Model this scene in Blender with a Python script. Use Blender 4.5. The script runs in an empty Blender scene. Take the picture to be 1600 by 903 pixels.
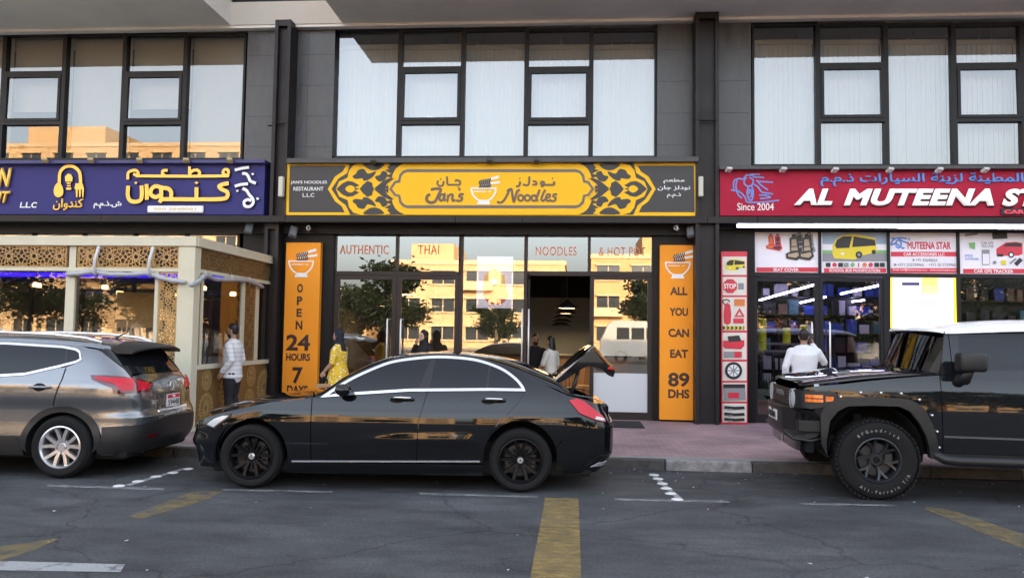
import bpy, bmesh, math, random
from mathutils import Vector, Matrix
from mathutils import geometry as mgeo
random.seed(7)
R = math.radians
sc = bpy.context.scene
COL = sc.collection

# ------------------------------------------------------------------ camera
CAM = Vector((0.0, 0.0, 1.66))
FPX, YAW, PITCH, ROLL = 1225.0, R(4.5), R(3.3), R(0.80)
fwd = Vector((-math.sin(YAW)*math.cos(PITCH), math.cos(YAW)*math.cos(PITCH), math.sin(PITCH)))
rgt = Vector((math.cos(YAW), math.sin(YAW), 0.0))
upv = rgt.cross(fwd)
rgt = (rgt*math.cos(ROLL) + upv*math.sin(ROLL)).normalized()
upv = rgt.cross(fwd).normalized()
cam = bpy.data.objects.new('camera', bpy.data.cameras.new('camera'))
COL.objects.link(cam)
cam.matrix_world = Matrix(((rgt.x, upv.x, -fwd.x, CAM.x), (rgt.y, upv.y, -fwd.y, CAM.y), (rgt.z, upv.z, -fwd.z, CAM.z), (0, 0, 0, 1)))
cam.data.sensor_width = 36.0
cam.data.lens = 36.0*FPX/1600.0
cam.data.clip_end = 2000.0
sc.camera = cam

# ------------------------------------------------------------------ light
SUN_EL, SUN_AZ = R(18.0), R(22.0)      # low evening sun behind the shops; AZ from +Y towards +X
world = bpy.data.worlds.new('World'); sc.world = world; world.use_nodes = True
nt = world.node_tree
sky = nt.nodes.new('ShaderNodeTexSky'); sky.sky_type = 'NISHITA'; sky.sun_disc = False
sky.sun_elevation = SUN_EL; sky.sun_rotation = SUN_AZ
sky.air_density = 1.0; sky.dust_density = 6.0; sky.ozone_density = 1.0; sky.altitude = 10
hsv = nt.nodes.new('ShaderNodeHueSaturation'); hsv.inputs['Saturation'].default_value = 0.48      # hazy, milky evening sky
nt.links.new(sky.outputs[0], hsv.inputs['Color']); nt.links.new(hsv.outputs[0], nt.nodes['Background'].inputs[0])
nt.nodes['Background'].inputs[1].default_value = 0.15
sd = bpy.data.lights.new('sun', 'SUN'); sun = bpy.data.objects.new('sun', sd); COL.objects.link(sun)
sd.energy = 2.6; sd.angle = R(0.53); sd.color = (1.0, 0.72, 0.42)
sdir = Vector((math.sin(SUN_AZ)*math.cos(SUN_EL), math.cos(SUN_AZ)*math.cos(SUN_EL), math.sin(SUN_EL)))
sun.rotation_euler = sdir.to_track_quat('Z', 'Y').to_euler(); sun.location = sdir*60
sc.view_settings.view_transform = 'Standard'; sc.view_settings.look = 'None'
sc.view_settings.exposure = 2.75; sc.view_settings.gamma = 1.0
sc.cycles.max_bounces = 8; sc.cycles.transparent_max_bounces = 12
sc.cycles.use_denoising = True; sc.cycles.caustics_reflective = False; sc.cycles.caustics_refractive = False

# ------------------------------------------------------------------ pixel helpers (photo 1600x903)
def ray(px, py):
    return fwd + rgt*((px-800.0)/FPX) + upv*((451.5-py)/FPX)
def onY(px, py, Y):
    d = ray(px, py); return CAM + d*((Y-CAM.y)/d.y)
def onZ(px, py, z=0.0):
    d = ray(px, py); return CAM + d*((z-CAM.z)/d.z)
def pX(px, py, Y): return onY(px, py, Y).x
def pZ(px, py, Y): return onY(px, py, Y).z
def prect(x0, y0, x1, y1, Y):
    """photo rectangle -> (X0, X1, Z0, Z1) on the plane Y"""
    ym, xm = (y0+y1)/2, (x0+x1)/2
    return pX(x0, ym, Y), pX(x1, ym, Y), pZ(xm, y1, Y), pZ(xm, y0, Y)

# ------------------------------------------------------------------ materials
def lin(c):
    if isinstance(c, (int, float)): c = (c, c, c)
    return tuple(((v/255.0)/12.92 if v/255.0 <= 0.04045 else ((v/255.0+0.055)/1.055)**2.4) for v in c)
MATS = {}
def mat(name, col=(128, 128, 128), rough=0.6, metal=0.0, spec=0.5, coat=0.0, var=0.0, vscale=3.0, bump=0.0, bscale=60.0,
        emit=None, estr=1.0, linear=None, rvar=0.0, stretch=None):
    if name in MATS: return MATS[name]
    m = bpy.data.materials.new(name); m.use_nodes = True; t = m.node_tree; b = t.nodes['Principled BSDF']
    c = linear if linear else lin(col)
    b.inputs['Base Color'].default_value = (*c, 1); b.inputs['Roughness'].default_value = rough
    b.inputs['Metallic'].default_value = metal; b.inputs['Specular IOR Level'].default_value = spec
    b.inputs['Coat Weight'].default_value = coat; b.inputs['Coat Roughness'].default_value = 0.02
    if var or bump or rvar:
        tc = t.nodes.new('ShaderNodeTexCoord'); mp = t.nodes.new('ShaderNodeMapping')
        t.links.new(tc.outputs['Object'], mp.inputs[0])
        if stretch: mp.inputs['Scale'].default_value = stretch
    if var or rvar:
        n = t.nodes.new('ShaderNodeTexNoise'); n.inputs['Scale'].default_value = vscale; n.inputs['Detail'].default_value = 8
        n.inputs['Roughness'].default_value = 0.65
        t.links.new(mp.outputs[0], n.inputs['Vector'])
        if var:
            mr = t.nodes.new('ShaderNodeMapRange'); mr.inputs['From Min'].default_value = 0.25; mr.inputs['From Max'].default_value = 0.75
            mr.inputs['To Min'].default_value = 1-var; mr.inputs['To Max'].default_value = 1+var
            t.links.new(n.outputs['Fac'], mr.inputs['Value'])
            mx = t.nodes.new('ShaderNodeVectorMath'); mx.operation = 'SCALE'; mx.inputs[0].default_value = c
            t.links.new(mr.outputs[0], mx.inputs['Scale']); t.links.new(mx.outputs[0], b.inputs['Base Color'])
        if rvar:
            m2 = t.nodes.new('ShaderNodeMapRange'); m2.inputs['From Min'].default_value = 0.3; m2.inputs['From Max'].default_value = 0.7
            m2.inputs['To Min'].default_value = max(0.0, rough-rvar); m2.inputs['To Max'].default_value = min(1, rough+rvar)
            t.links.new(n.outputs['Fac'], m2.inputs['Value']); t.links.new(m2.outputs[0], b.inputs['Roughness'])
    if bump:
        n2 = t.nodes.new('ShaderNodeTexNoise'); n2.inputs['Scale'].default_value = bscale; n2.inputs['Detail'].default_value = 5
        t.links.new(mp.outputs[0], n2.inputs['Vector'])
        bp = t.nodes.new('ShaderNodeBump'); bp.inputs['Strength'].default_value = bump; bp.inputs['Distance'].default_value = 0.01
        t.links.new(n2.outputs['Fac'], bp.inputs['Height']); t.links.new(bp.outputs[0], b.inputs['Normal'])
    if emit:
        b.inputs['Emission Color'].default_value = (*lin(emit), 1); b.inputs['Emission Strength'].default_value = estr
    MATS[name] = m; return m
def glass(name, tint=(0.7, 0.72, 0.72), refl=0.25, rough=0.0, gcol=(1, 1, 1), wob=0.0, gmax=1.0):
    if name in MATS: return MATS[name]
    m = bpy.data.materials.new(name); m.use_nodes = True; t = m.node_tree; t.nodes.clear()
    out = t.nodes.new('ShaderNodeOutputMaterial'); mix = t.nodes.new('ShaderNodeMixShader')
    tr = t.nodes.new('ShaderNodeBsdfTransparent'); tr.inputs[0].default_value = (*tint, 1)
    gl = t.nodes.new('ShaderNodeBsdfGlossy'); gl.inputs['Roughness'].default_value = rough; gl.inputs['Color'].default_value = (*gcol, 1)
    lw = t.nodes.new('ShaderNodeFresnel'); lw.inputs['IOR'].default_value = 1.5
    mr = t.nodes.new('ShaderNodeMapRange'); mr.inputs['From Min'].default_value = 0.04; mr.inputs['From Max'].default_value = 1.0
    mr.inputs['To Min'].default_value = refl; mr.inputs['To Max'].default_value = gmax
    t.links.new(lw.outputs[0], mr.inputs['Value']); t.links.new(mr.outputs[0], mix.inputs['Fac'])
    t.links.new(tr.outputs[0], mix.inputs[1]); t.links.new(gl.outputs[0], mix.inputs[2]); t.links.new(mix.outputs[0], out.inputs['Surface'])
    if wob:
        tc = t.nodes.new('ShaderNodeTexCoord'); n = t.nodes.new('ShaderNodeTexNoise'); n.inputs['Scale'].default_value = 0.9; n.inputs['Detail'].default_value = 1
        bp = t.nodes.new('ShaderNodeBump'); bp.inputs['Strength'].default_value = wob; bp.inputs['Distance'].default_value = 0.01
        t.links.new(tc.outputs['Object'], n.inputs['Vector']); t.links.new(n.outputs['Fac'], bp.inputs['Height']); t.links.new(bp.outputs[0], gl.inputs['Normal'])
    MATS[name] = m; return m

# ------------------------------------------------------------------ object helpers
OFF = {}
def tag(o, label=None, cat=None, group=None, kind=None):
    if label: o['label'] = label
    if cat: o['category'] = cat
    if group: o['group'] = group
    if kind: o['kind'] = kind
    return o
def thing(name, label, cat, loc=(0, 0, 0), rotz=0.0, group=None):
    o = bpy.data.objects.new(name, None); COL.objects.link(o); o.empty_display_size = 0.2
    o.location = loc; o.rotation_euler = (0, 0, rotz); OFF[o.name] = Vector(loc)
    return tag(o, label, cat, group)
def mesh_obj(name, me, m=None, parent=None, local=False, smooth=False):
    o = bpy.data.objects.new(name, me); COL.objects.link(o)
    if m is not None and not me.materials:
        for q in (m if isinstance(m, (list, tuple)) else [m]): me.materials.append(q)
    if parent is not None:
        o.parent = parent
        off = OFF.get(parent.name, Vector((0, 0, 0)))
        if not local: me.transform(Matrix.Translation(-off))
        OFF[o.name] = off
    else: OFF[o.name] = Vector((0, 0, 0))
    if smooth:
        me.polygons.foreach_set('use_smooth', [True]*len(me.polygons))
    return o
def mk(name, verts, faces, m, parent=None, local=False, smooth=False, mi=None, normals=None):
    me = bpy.data.meshes.new(name); me.from_pydata([tuple(v) for v in verts], [], faces); me.update()
    o = mesh_obj(name, me, m, parent, local, smooth)
    if mi: me.polygons.foreach_set('material_index', mi)
    if normals: me.normals_split_custom_set_from_vertices(normals)
    return o
class MB:
    def __init__(s): s.v = []; s.f = []; s.m = []
    def add(s, vs, fs, mi=0):
        k = len(s.v); s.v += [tuple(v) for v in vs]; s.f += [tuple(i+k for i in f) for f in fs]; s.m += [mi]*len(fs); return s
    def box(s, x0, x1, y0, y1, z0, z1, mi=0):
        if x0 > x1: x0, x1 = x1, x0
        if y0 > y1: y0, y1 = y1, y0
        if z0 > z1: z0, z1 = z1, z0
        return s.add([(x0, y0, z0), (x1, y0, z0), (x1, y1, z0), (x0, y1, z0), (x0, y0, z1), (x1, y0, z1), (x1, y1, z1), (x0, y1, z1)],
              [(0, 3, 2, 1), (4, 5, 6, 7), (0, 1, 5, 4), (1, 2, 6, 5), (2, 3, 7, 6), (3, 0, 4, 7)], mi)
    def tube(s, pts, r, n=8, mi=0, cap=True):
        pts = [Vector(p) for p in pts]; N = len(pts); rr = r if isinstance(r, (list, tuple)) else [r]*N
        k = len(s.v); prev = None
        for i, p in enumerate(pts):
            d = (pts[min(i+1, N-1)]-pts[max(i-1, 0)]).normalized()
            if prev is None:
                a = Vector((0, 0, 1)) if abs(d.z) < 0.9 else Vector((1, 0, 0)); u = d.cross(a).normalized()
            else: u = (prev - d*prev.dot(d)).normalized()
            prev = u; w = d.cross(u)
            for j in range(n):
                t = 2*math.pi*j/n; s.v.append(tuple(p+(u*math.cos(t)+w*math.sin(t))*rr[i]))
        for i in range(N-1):
            for j in range(n):
                a, b = k+i*n+j, k+i*n+(j+1) % n; s.f.append((a, b, b+n, a+n)); s.m.append(mi)
        if cap:
            s.f.append(tuple(k+j for j in range(n))[::-1]); s.f.append(tuple(k+(N-1)*n+j for j in range(n))); s.m += [mi, mi]
        return s
    def lathe(s, prof, c=(0, 0, 0), axis='z', n=24, mi=0, cap=False):
        """prof: list of (r, h) along axis"""
        k = len(s.v); c = Vector(c)
        for (r, h) in prof:
            for j in range(n):
                t = 2*math.pi*j/n; a, b = r*math.cos(t), r*math.sin(t)
                p = {'z': (a, b, h), 'y': (a, h, b), 'x': (h, a, b)}[axis]; s.v.append(tuple(c+Vector(p)))
        for i in range(len(prof)-1):
            for j in range(n):
                a, b = k+i*n+j, k+i*n+(j+1) % n; s.f.append((a, b, b+n, a+n)); s.m.append(mi)
        for i, q in ((0, 1), (len(prof)-1, 0)):
            if cap and prof[i][0] > 1e-4:
                s.f.append(tuple(k+i*n+j for j in range(n))[::-1 if q else 1]); s.m.append(mi)
        return s
    def build(s, name, m, parent=None, local=False, smooth=False, fix=False):
        o = mk(name, s.v, s.f, m, parent, local, smooth, s.m if any(s.m) else None)
        if fix:
            bm = bmesh.new(); bm.from_mesh(o.data); bmesh.ops.remove_doubles(bm, verts=bm.verts, dist=1e-5)
            bmesh.ops.recalc_face_normals(bm, faces=bm.faces); bm.to_mesh(o.data); bm.free()
        return o
def bevel_mesh(o, w=0.004, seg=1):
    bm = bmesh.new(); bm.from_mesh(o.data)
    bmesh.ops.bevel(bm, geom=list(bm.edges), offset=w, segments=seg, affect='EDGES', profile=0.5)
    bm.to_mesh(o.data); bm.free(); return o
def box(name, x0, x1, y0, y1, z0, z1, m, parent=None, bev=0.0, local=False):
    o = MB().box(x0, x1, y0, y1, z0, z1).build(name, m, parent, local)
    if bev: bevel_mesh(o, bev)
    return o
def frame_mb(x0, x1, z0, z1, y0, y1, w, wt=None, wb=None):
    wt = w if wt is None else wt; wb = w if wb is None else wb
    b = MB(); b.box(x0, x0+w, y0, y1, z0, z1); b.box(x1-w, x1, y0, y1, z0, z1)
    if wb: b.box(x0+w, x1-w, y0, y1, z0, z0+wb)
    if wt: b.box(x0+w, x1-w, y0, y1, z1-wt, z1)
    return b
def smooth_auto(o, ang=35):
    me = o.data; me.polygons.foreach_set('use_smooth', [True]*len(me.polygons))
    me.set_sharp_from_angle(angle=R(ang)); return o

# ------------------------------------------------------------------ flat artwork on a wall plane (world XZ, facing -Y)
def fill_loops(loops):
    """loops: list of lists of (X, Z); first is outer, the rest holes -> verts, tris"""
    L = [[Vector((p[0], p[1], 0)) for p in l] for l in loops]
    tris = mgeo.tessellate_polygon(L); vs = [p for l in L for p in l]
    return vs, tris
def plate(mb, loops, Y, depth=0.0, mi=0, side_mi=None):
    vs, tris = fill_loops(loops); F = []
    for t in tris:
        a, b, c = (vs[i] for i in t)
        F.append(t if (b-a).cross(c-a).z > 0 else t[::-1])
    mb.add([(p.x, Y, p.y) for p in vs], F, mi)
    if depth:
        sm = mi if side_mi is None else side_mi
        for l in loops:
            n = len(l); area = sum(l[i][0]*l[(i+1) % n][1]-l[(i+1) % n][0]*l[i][1] for i in range(n))
            q = [(p[0], Y, p[1]) for p in l]+[(p[0], Y+depth, p[1]) for p in l]
            fs = [(i, i+n, (i+1) % n+n, (i+1) % n) for i in range(n)]
            if area < 0: fs = [f[::-1] for f in fs]
            mb.add(q, fs, sm)
    return mb
def catmull(pts, k=6, closed=False):
    P = [Vector((p[0], p[1])) for p in pts]; n = len(P); out = []
    if n < 3: return [(p.x, p.y) for p in P]
    rng = range(n if closed else n-1)
    for i in rng:
        p0 = P[(i-1) % n] if closed or i > 0 else P[0]*2-P[1]
        p1, p2 = P[i], P[(i+1) % n]
        p3 = P[(i+2) % n] if closed or i+2 < n else P[n-1]*2-P[n-2]
        for j in range(k):
            t = j/k
            q = 0.5*((2*p1)+(p2-p0)*t+(2*p0-5*p1+4*p2-p3)*t*t+(3*p1-p0-3*p2+p3)*t**3); out.append((q.x, q.y))
    if not closed: out.append((P[-1].x, P[-1].y))
    return out
def ribbon(pts, w, taper=None):
    """polyline (X, Z) -> closed outline loop of given width"""
    P = [Vector(p) for p in pts]; n = len(P); L = []; Rr = []
    for i in range(n):
        if i == 0: d = P[1]-P[0]
        elif i == n-1: d = P[-1]-P[-2]
        else:
            a, b = (P[i]-P[i-1]).normalized(), (P[i+1]-P[i]).normalized(); d = a+b
            if d.length < 1e-6: d = a
        d.normalize(); nrm = Vector((-d.y, d.x)); k = 1.0
        if 0 < i < n-1:
            e = (P[i+1]-P[i]).normalized(); cc = abs(nrm.dot(Vector((-e.y, e.x)))); k = 1/max(cc, 0.5)
        ww = w if taper is None else w*taper[0]+(w*taper[1]-w*taper[0])*i/(n-1)
        L.append(P[i]+nrm*ww*k/2); Rr.append(P[i]-nrm*ww*k/2)
    return [(p.x, p.y) for p in L]+[(p.x, p.y) for p in reversed(Rr)]
class Art:
    """collects flat shapes given in zoom coordinates: px = ox + zx/s"""
    def __init__(s, Y, ox=0, oy=0, sc_=1.0, mirror=None): s.Y, s.ox, s.oy, s.s, s.mir = Y, ox, oy, sc_, mirror; s.k = 0
    def P(s, p, Y=None):
        x = s.ox+p[0]/s.s; y = s.oy+p[1]/s.s
        if s.mir is not None: x = 2*s.mir-x
        v = onY(x, y, s.Y if Y is None else Y); return (v.x, v.z)
    def poly(s, mb, pts, dy=0.0, depth=0.0, mi=0, smooth=0, holes=(), side_mi=None):
        l = [s.P(p) for p in pts]
        if smooth: l = catmull(l, smooth, True)
        hs = [[s.P(p) for p in h] for h in holes]
        if smooth: hs = [catmull(h, smooth, True) for h in hs]
        plate(mb, [l]+hs, s.Y-dy, depth, mi, side_mi)
    def stroke(s, mb, pts, w, dy=0.0, depth=0.0, mi=0, smooth=0, taper=None, side_mi=None):
        l = [s.P(p) for p in pts]
        if smooth: l = catmull(l, smooth)
        s.k += 1; lo = ribbon(l, w, taper); n = len(l); Y0 = s.Y-dy-0.0004*(s.k % 7); sm = mi if side_mi is None else side_mi
        A, B = lo[:n], lo[n:][::-1]; k0 = 0.00006
        V = [(p[0], Y0-k0*i, p[1]) for i, p in enumerate(A)]+[(p[0], Y0-k0*i, p[1]) for i, p in enumerate(B)]
        mb.add(V, [(i+n, i+n+1, i+1, i) for i in range(n-1)], mi)
        if depth:
            for L, fl in ((A, 1), (B, 0)):
                q = [(p[0], Y0-k0*i, p[1]) for i, p in enumerate(L)]+[(p[0], Y0+depth, p[1]) for p in L]
                fs = [(i, i+1, i+1+n, i+n) for i in range(n-1)]; mb.add(q, [f if fl else f[::-1] for f in fs], sm)
            for i in (0, n-1): mb.add([(A[i][0], Y0-k0*i, A[i][1]), (B[i][0], Y0-k0*i, B[i][1]), (B[i][0], Y0+depth, B[i][1]), (A[i][0], Y0+depth, A[i][1])], [(0, 1, 2, 3)], sm)
# Arabic shaping to presentation forms (iso, fin, ini, med)
AR = {'ا': ('FE8D', 'FE8E', None, None), 'ب': ('FE8F', 'FE90', 'FE91', 'FE92'), 'ة': ('FE93', 'FE94', None, None), 'ت': ('FE95', 'FE96', 'FE97', 'FE98'),
      'ج': ('FE9D', 'FE9E', 'FE9F', 'FEA0'), 'خ': ('FEA5', 'FEA6', 'FEA7', 'FEA8'), 'د': ('FEA9', 'FEAA', None, None), 'ذ': ('FEAB', 'FEAC', None, None),
      'ر': ('FEAD', 'FEAE', None, None), 'ز': ('FEAF', 'FEB0', None, None), 'س': ('FEB1', 'FEB2', 'FEB3', 'FEB4'), 'ش': ('FEB5', 'FEB6', 'FEB7', 'FEB8'),
      'ط': ('FEC1', 'FEC2', 'FEC3', 'FEC4'), 'ع': ('FEC9', 'FECA', 'FECB', 'FECC'), 'ك': ('FED9', 'FEDA', 'FEDB', 'FEDC'), 'ل': ('FEDD', 'FEDE', 'FEDF', 'FEE0'),
      'م': ('FEE1', 'FEE2', 'FEE3', 'FEE4'), 'ن': ('FEE5', 'FEE6', 'FEE7', 'FEE8'), 'و': ('FEED', 'FEEE', None, None), 'ي': ('FEF1', 'FEF2', 'FEF3', 'FEF4')}
def arab(s):
    out = []
    for i, c in enumerate(s):
        if c not in AR: out.append(c); continue
        f = AR[c]; pj = i > 0 and s[i-1] in AR and AR[s[i-1]][2] is not None; nj = i+1 < len(s) and s[i+1] in AR and f[2] is not None
        h = f[3] if pj and nj else f[1] if pj else f[2] if nj else f[0]
        out.append(chr(int(h, 16)))
    return ''.join(reversed(out))
def text_mesh(body, bold=0.0, extrude=0.0, shear=0.0, spacing=1.0):
    c = bpy.data.curves.new('t', 'FONT'); c.body = body; c.size = 1.0; c.shear = shear; c.space_character = spacing
    c.extrude = extrude; c.bevel_depth = bold; c.bevel_resolution = 0; c.resolution_u = 4
    o = bpy.data.objects.new('t', c); me = bpy.data.meshes.new_from_object(o); bpy.data.objects.remove(o); bpy.data.curves.remove(c)
    return me
def text(name, body, x0, x1, z0, z1, Y, m, parent, bold=0.0, depth=0.004, shear=0.0, spacing=1.0, keep=False):
    """letters scaled to fill the box on plane Y, facing -Y"""
    me = text_mesh(body, bold, 0.02, shear, spacing); vs = [v.co.copy() for v in me.vertices]
    a0, a1 = min(v.x for v in vs), max(v.x for v in vs); b0, b1 = min(v.y for v in vs), max(v.y for v in vs); c0, c1 = min(v.z for v in vs), max(v.z for v in vs)
    sx, sz = (x1-x0)/(a1-a0), (z1-z0)/max(b1-b0, 1e-6)
    if keep: sx = min(sx, sz); x0 = (x0+x1)/2-(a1-a0)*sx/2
    for v, c in zip(me.vertices, vs):
        v.co = (x0+(c.x-a0)*sx, Y-depth*(c.z-c0)/(c1-c0), z0+(c.y-b0)*sz)
    me.update(); return mesh_obj(name, me, m, parent)
def textpx(name, body, px0, py0, px1, py1, Y, m, parent, **k):
    x0, x1, z0, z1 = prect(px0, py0, px1, py1, Y); return text(name, body, x0, x1, z0, z1, Y, m, parent, **k)
# ================================================================== setting: road, pavement, kerb
YK = 9.98; ZP = 0.12; YF = 14.70          # kerb line, pavement height, glass line of the shopfronts
def asphalt():
    m = bpy.data.materials.new('asphalt'); m.use_nodes = True; t = m.node_tree; b = t.nodes['Principled BSDF']; MATS['asphalt'] = m
    tc = t.nodes.new('ShaderNodeTexCoord')
    def noise(scale, det=6, rough=0.6, stretch=None):
        n = t.nodes.new('ShaderNodeTexNoise'); n.inputs['Scale'].default_value = scale; n.inputs['Detail'].default_value = det; n.inputs['Roughness'].default_value = rough
        if stretch:
            mp = t.nodes.new('ShaderNodeMapping'); mp.inputs['Scale'].default_value = stretch; t.links.new(tc.outputs['Object'], mp.inputs[0]); t.links.new(mp.outputs[0], n.inputs['Vector'])
        else: t.links.new(tc.outputs['Object'], n.inputs['Vector'])
        return n.outputs['Fac']
    def ramp(fac, stops):
        r = t.nodes.new('ShaderNodeValToRGB'); e = r.color_ramp.elements
        e[0].position, e[0].color = stops[0][0], (*[stops[0][1]]*3, 1); e[1].position, e[1].color = stops[-1][0], (*[stops[-1][1]]*3, 1)
        for p, c in stops[1:-1]:
            q = e.new(p); q.color = (c, c, c, 1)
        t.links.new(fac, r.inputs[0]); return r.outputs[0]
    def mul(a, b2, fac=1.0):
        x = t.nodes.new('ShaderNodeMixRGB'); x.blend_type = 'MULTIPLY'; x.inputs[0].default_value = fac
        t.links.new(a, x.inputs[1]); t.links.new(b2, x.inputs[2]); return x.outputs[0]
    base = ramp(noise(0.55, 7, 0.62, (1, 1.6, 1)), [(0.28, 0.034), (0.5, 0.060), (0.72, 0.092)])
    pat = ramp(noise(2.3, 8, 0.7, (0.6, 1.5, 1)), [(0.32, 0.62), (0.52, 1.0), (0.75, 1.32)])
    grain = ramp(noise(160, 3, 0.7), [(0.3, 0.55), (0.5, 1.0), (0.72, 1.7)])
    vor = t.nodes.new('ShaderNodeTexVoronoi'); vor.inputs['Scale'].default_value = 14; t.links.new(tc.outputs['Object'], vor.inputs['Vector'])
    spots = ramp(vor.outputs['Distance'], [(0.0, 0.55), (0.035, 0.7), (0.05, 1.0)])
    streak = ramp(noise(38, 5, 0.85), [(0.34, 0.62), (0.5, 1.0), (0.64, 1.5)])
    v2 = t.nodes.new('ShaderNodeTexVoronoi'); v2.inputs['Scale'].default_value = 34; t.links.new(tc.outputs['Object'], v2.inputs['Vector'])
    stones = ramp(v2.outputs['Distance'], [(0.0, 2.0), (0.10, 1.5), (0.17, 1.0)])
    nz = t.nodes.new('ShaderNodeTexNoise'); nz.inputs['Scale'].default_value = 1.6; nz.inputs['Detail'].default_value = 6; t.links.new(tc.outputs['Object'], nz.inputs['Vector'])
    wv = t.nodes.new('ShaderNodeVectorMath'); wv.operation = 'MULTIPLY_ADD'; wv.inputs[1].default_value = (0.9, 0.9, 0.9); t.links.new(nz.outputs['Color'], wv.inputs[0]); t.links.new(tc.outputs['Object'], wv.inputs[2])
    v3 = t.nodes.new('ShaderNodeTexVoronoi'); v3.feature = 'DISTANCE_TO_EDGE'; v3.inputs['Scale'].default_value = 0.42; t.links.new(wv.outputs[0], v3.inputs['Vector'])
    cracks = ramp(v3.outputs['Distance'], [(0.0, 0.45), (0.004, 0.6), (0.009, 1.0)])
    oil = ramp(noise(0.8, 4, 0.5, (1, 1, 1)), [(0.28, 0.62), (0.38, 1.0), (0.7, 1.0)])
    c = mul(mul(mul(mul(mul(mul(base, pat), streak), grain), stones, 0.8), cracks, 0.8), oil)
    c = mul(c, spots, 0.55)
    tint = t.nodes.new('ShaderNodeMixRGB'); tint.blend_type = 'MULTIPLY'; tint.inputs[0].default_value = 1; tint.inputs[2].default_value = (0.97, 1.0, 1.06, 1)
    t.links.new(c, tint.inputs[1]); t.links.new(tint.outputs[0], b.inputs['Base Color'])
    b.inputs['Roughness'].default_value = 0.78; b.inputs['Specular IOR Level'].default_value = 0.35
    bp = t.nodes.new('ShaderNodeBump'); bp.inputs['Strength'].default_value = 0.5; bp.inputs['Distance'].default_value = 0.006
    t.links.new(noise(110, 4, 0.7), bp.inputs['Height']); t.links.new(bp.outputs[0], b.inputs['Normal'])
    return m
M_asph = asphalt()
def sheet(name, x0, x1, y0, y1, z, m, nx=1, ny=1, kind='structure', parent=None):
    vs = [(x0+(x1-x0)*i/nx, y0+(y1-y0)*j/ny, z) for j in range(ny+1) for i in range(nx+1)]
    fs = [(j*(nx+1)+i, j*(nx+1)+i+1, (j+1)*(nx+1)+i+1, (j+1)*(nx+1)+i) for j in range(ny) for i in range(nx)]
    o = mk(name, vs, fs, m, parent)
    if kind: o['kind'] = kind
    return o
ground = sheet('ground', -700, 700, -700, 700, -0.02, mat('sandy_ground', linear=(0.30, 0.24, 0.17), rough=0.95, var=0.25, vscale=0.2))
road = sheet('road', -90, 90, -46, YK, 0.0, M_asph, 8, 4)

def paver():
    m = bpy.data.materials.new('pavers'); m.use_nodes = True; t = m.node_tree; b = t.nodes['Principled BSDF']
    tc = t.nodes.new('ShaderNodeTexCoord')
    br = t.nodes.new('ShaderNodeTexBrick'); br.inputs['Scale'].default_value = 1.0; br.offset = 0.5
    br.inputs['Brick Width'].default_value = 0.2; br.inputs['Row Height'].default_value = 0.1; br.inputs['Mortar Size'].default_value = 0.003
    br.inputs['Color1'].default_value = (0.33, 0.225, 0.24, 1); br.inputs['Color2'].default_value = (0.40, 0.28, 0.29, 1); br.inputs['Mortar'].default_value = (0.13, 0.10, 0.10, 1)
    t.links.new(tc.outputs['Object'], br.inputs['Vector'])
    n = t.nodes.new('ShaderNodeTexNoise'); n.inputs['Scale'].default_value = 1.1; n.inputs['Detail'].default_value = 8; t.links.new(tc.outputs['Object'], n.inputs['Vector'])
    r = t.nodes.new('ShaderNodeValToRGB'); e = r.color_ramp.elements; e[0].position = 0.3; e[0].color = (0.65, 0.65, 0.66, 1); e[1].position = 0.7; e[1].color = (1.15, 1.12, 1.1, 1)
    t.links.new(n.outputs['Fac'], r.inputs[0])
    x = t.nodes.new('ShaderNodeMixRGB'); x.blend_type = 'MULTIPLY'; x.inputs[0].default_value = 1
    t.links.new(br.outputs['Color'], x.inputs[1]); t.links.new(r.outputs[0], x.inputs[2]); t.links.new(x.outputs[0], b.inputs['Base Color'])
    b.inputs['Roughness'].default_value = 0.8
    bp = t.nodes.new('ShaderNodeBump'); bp.inputs['Strength'].default_value = 0.4; bp.inputs['Distance'].default_value = 0.004
    t.links.new(br.outputs['Fac'], bp.inputs['Height']); bp.invert = True; t.links.new(bp.outputs[0], b.inputs['Normal'])
    return m
pavement = sheet('pavement', -60, 60, YK+0.33, YF+0.3, ZP, paver(), 8, 2)
edge_strip = sheet('pavement_edge', -60, 60, YK+0.14, YK+0.33, ZP, mat('concrete_strip', linear=(0.30, 0.29, 0.28), rough=0.85, var=0.25, vscale=3, bump=0.3))
kerb = bpy.data.objects.new('kerb', None); COL.objects.link(kerb); kerb['kind'] = 'structure'; OFF['kerb'] = Vector((0, 0, 0))
m_kd = mat('kerb_dark', linear=(0.075, 0.072, 0.072), rough=0.8, var=0.5, vscale=7, bump=0.5, bscale=40)
m_kl = mat('kerb_light', linear=(0.27, 0.27, 0.27), rough=0.8, var=0.5, vscale=9, bump=0.5, bscale=40)
xk0 = pX(1040, 725, YK)
KS = {}
for i in range(-22, 30):
    light = i % 4 == 0; L = 1.06
    key = light
    if key not in KS:
        o = box('kerb_stone', 0.006, L-0.006, YK, YK+0.14, -0.1, ZP+0.004, m_kl if light else m_kd, kerb, 0.012); KS[key] = o.data
    else:
        o = bpy.data.objects.new('kerb_stone', KS[key]); COL.objects.link(o); o.parent = kerb
    o.location = (xk0+i*L, random.uniform(-0.004, 0.004), random.uniform(-0.004, 0.003))
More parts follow.
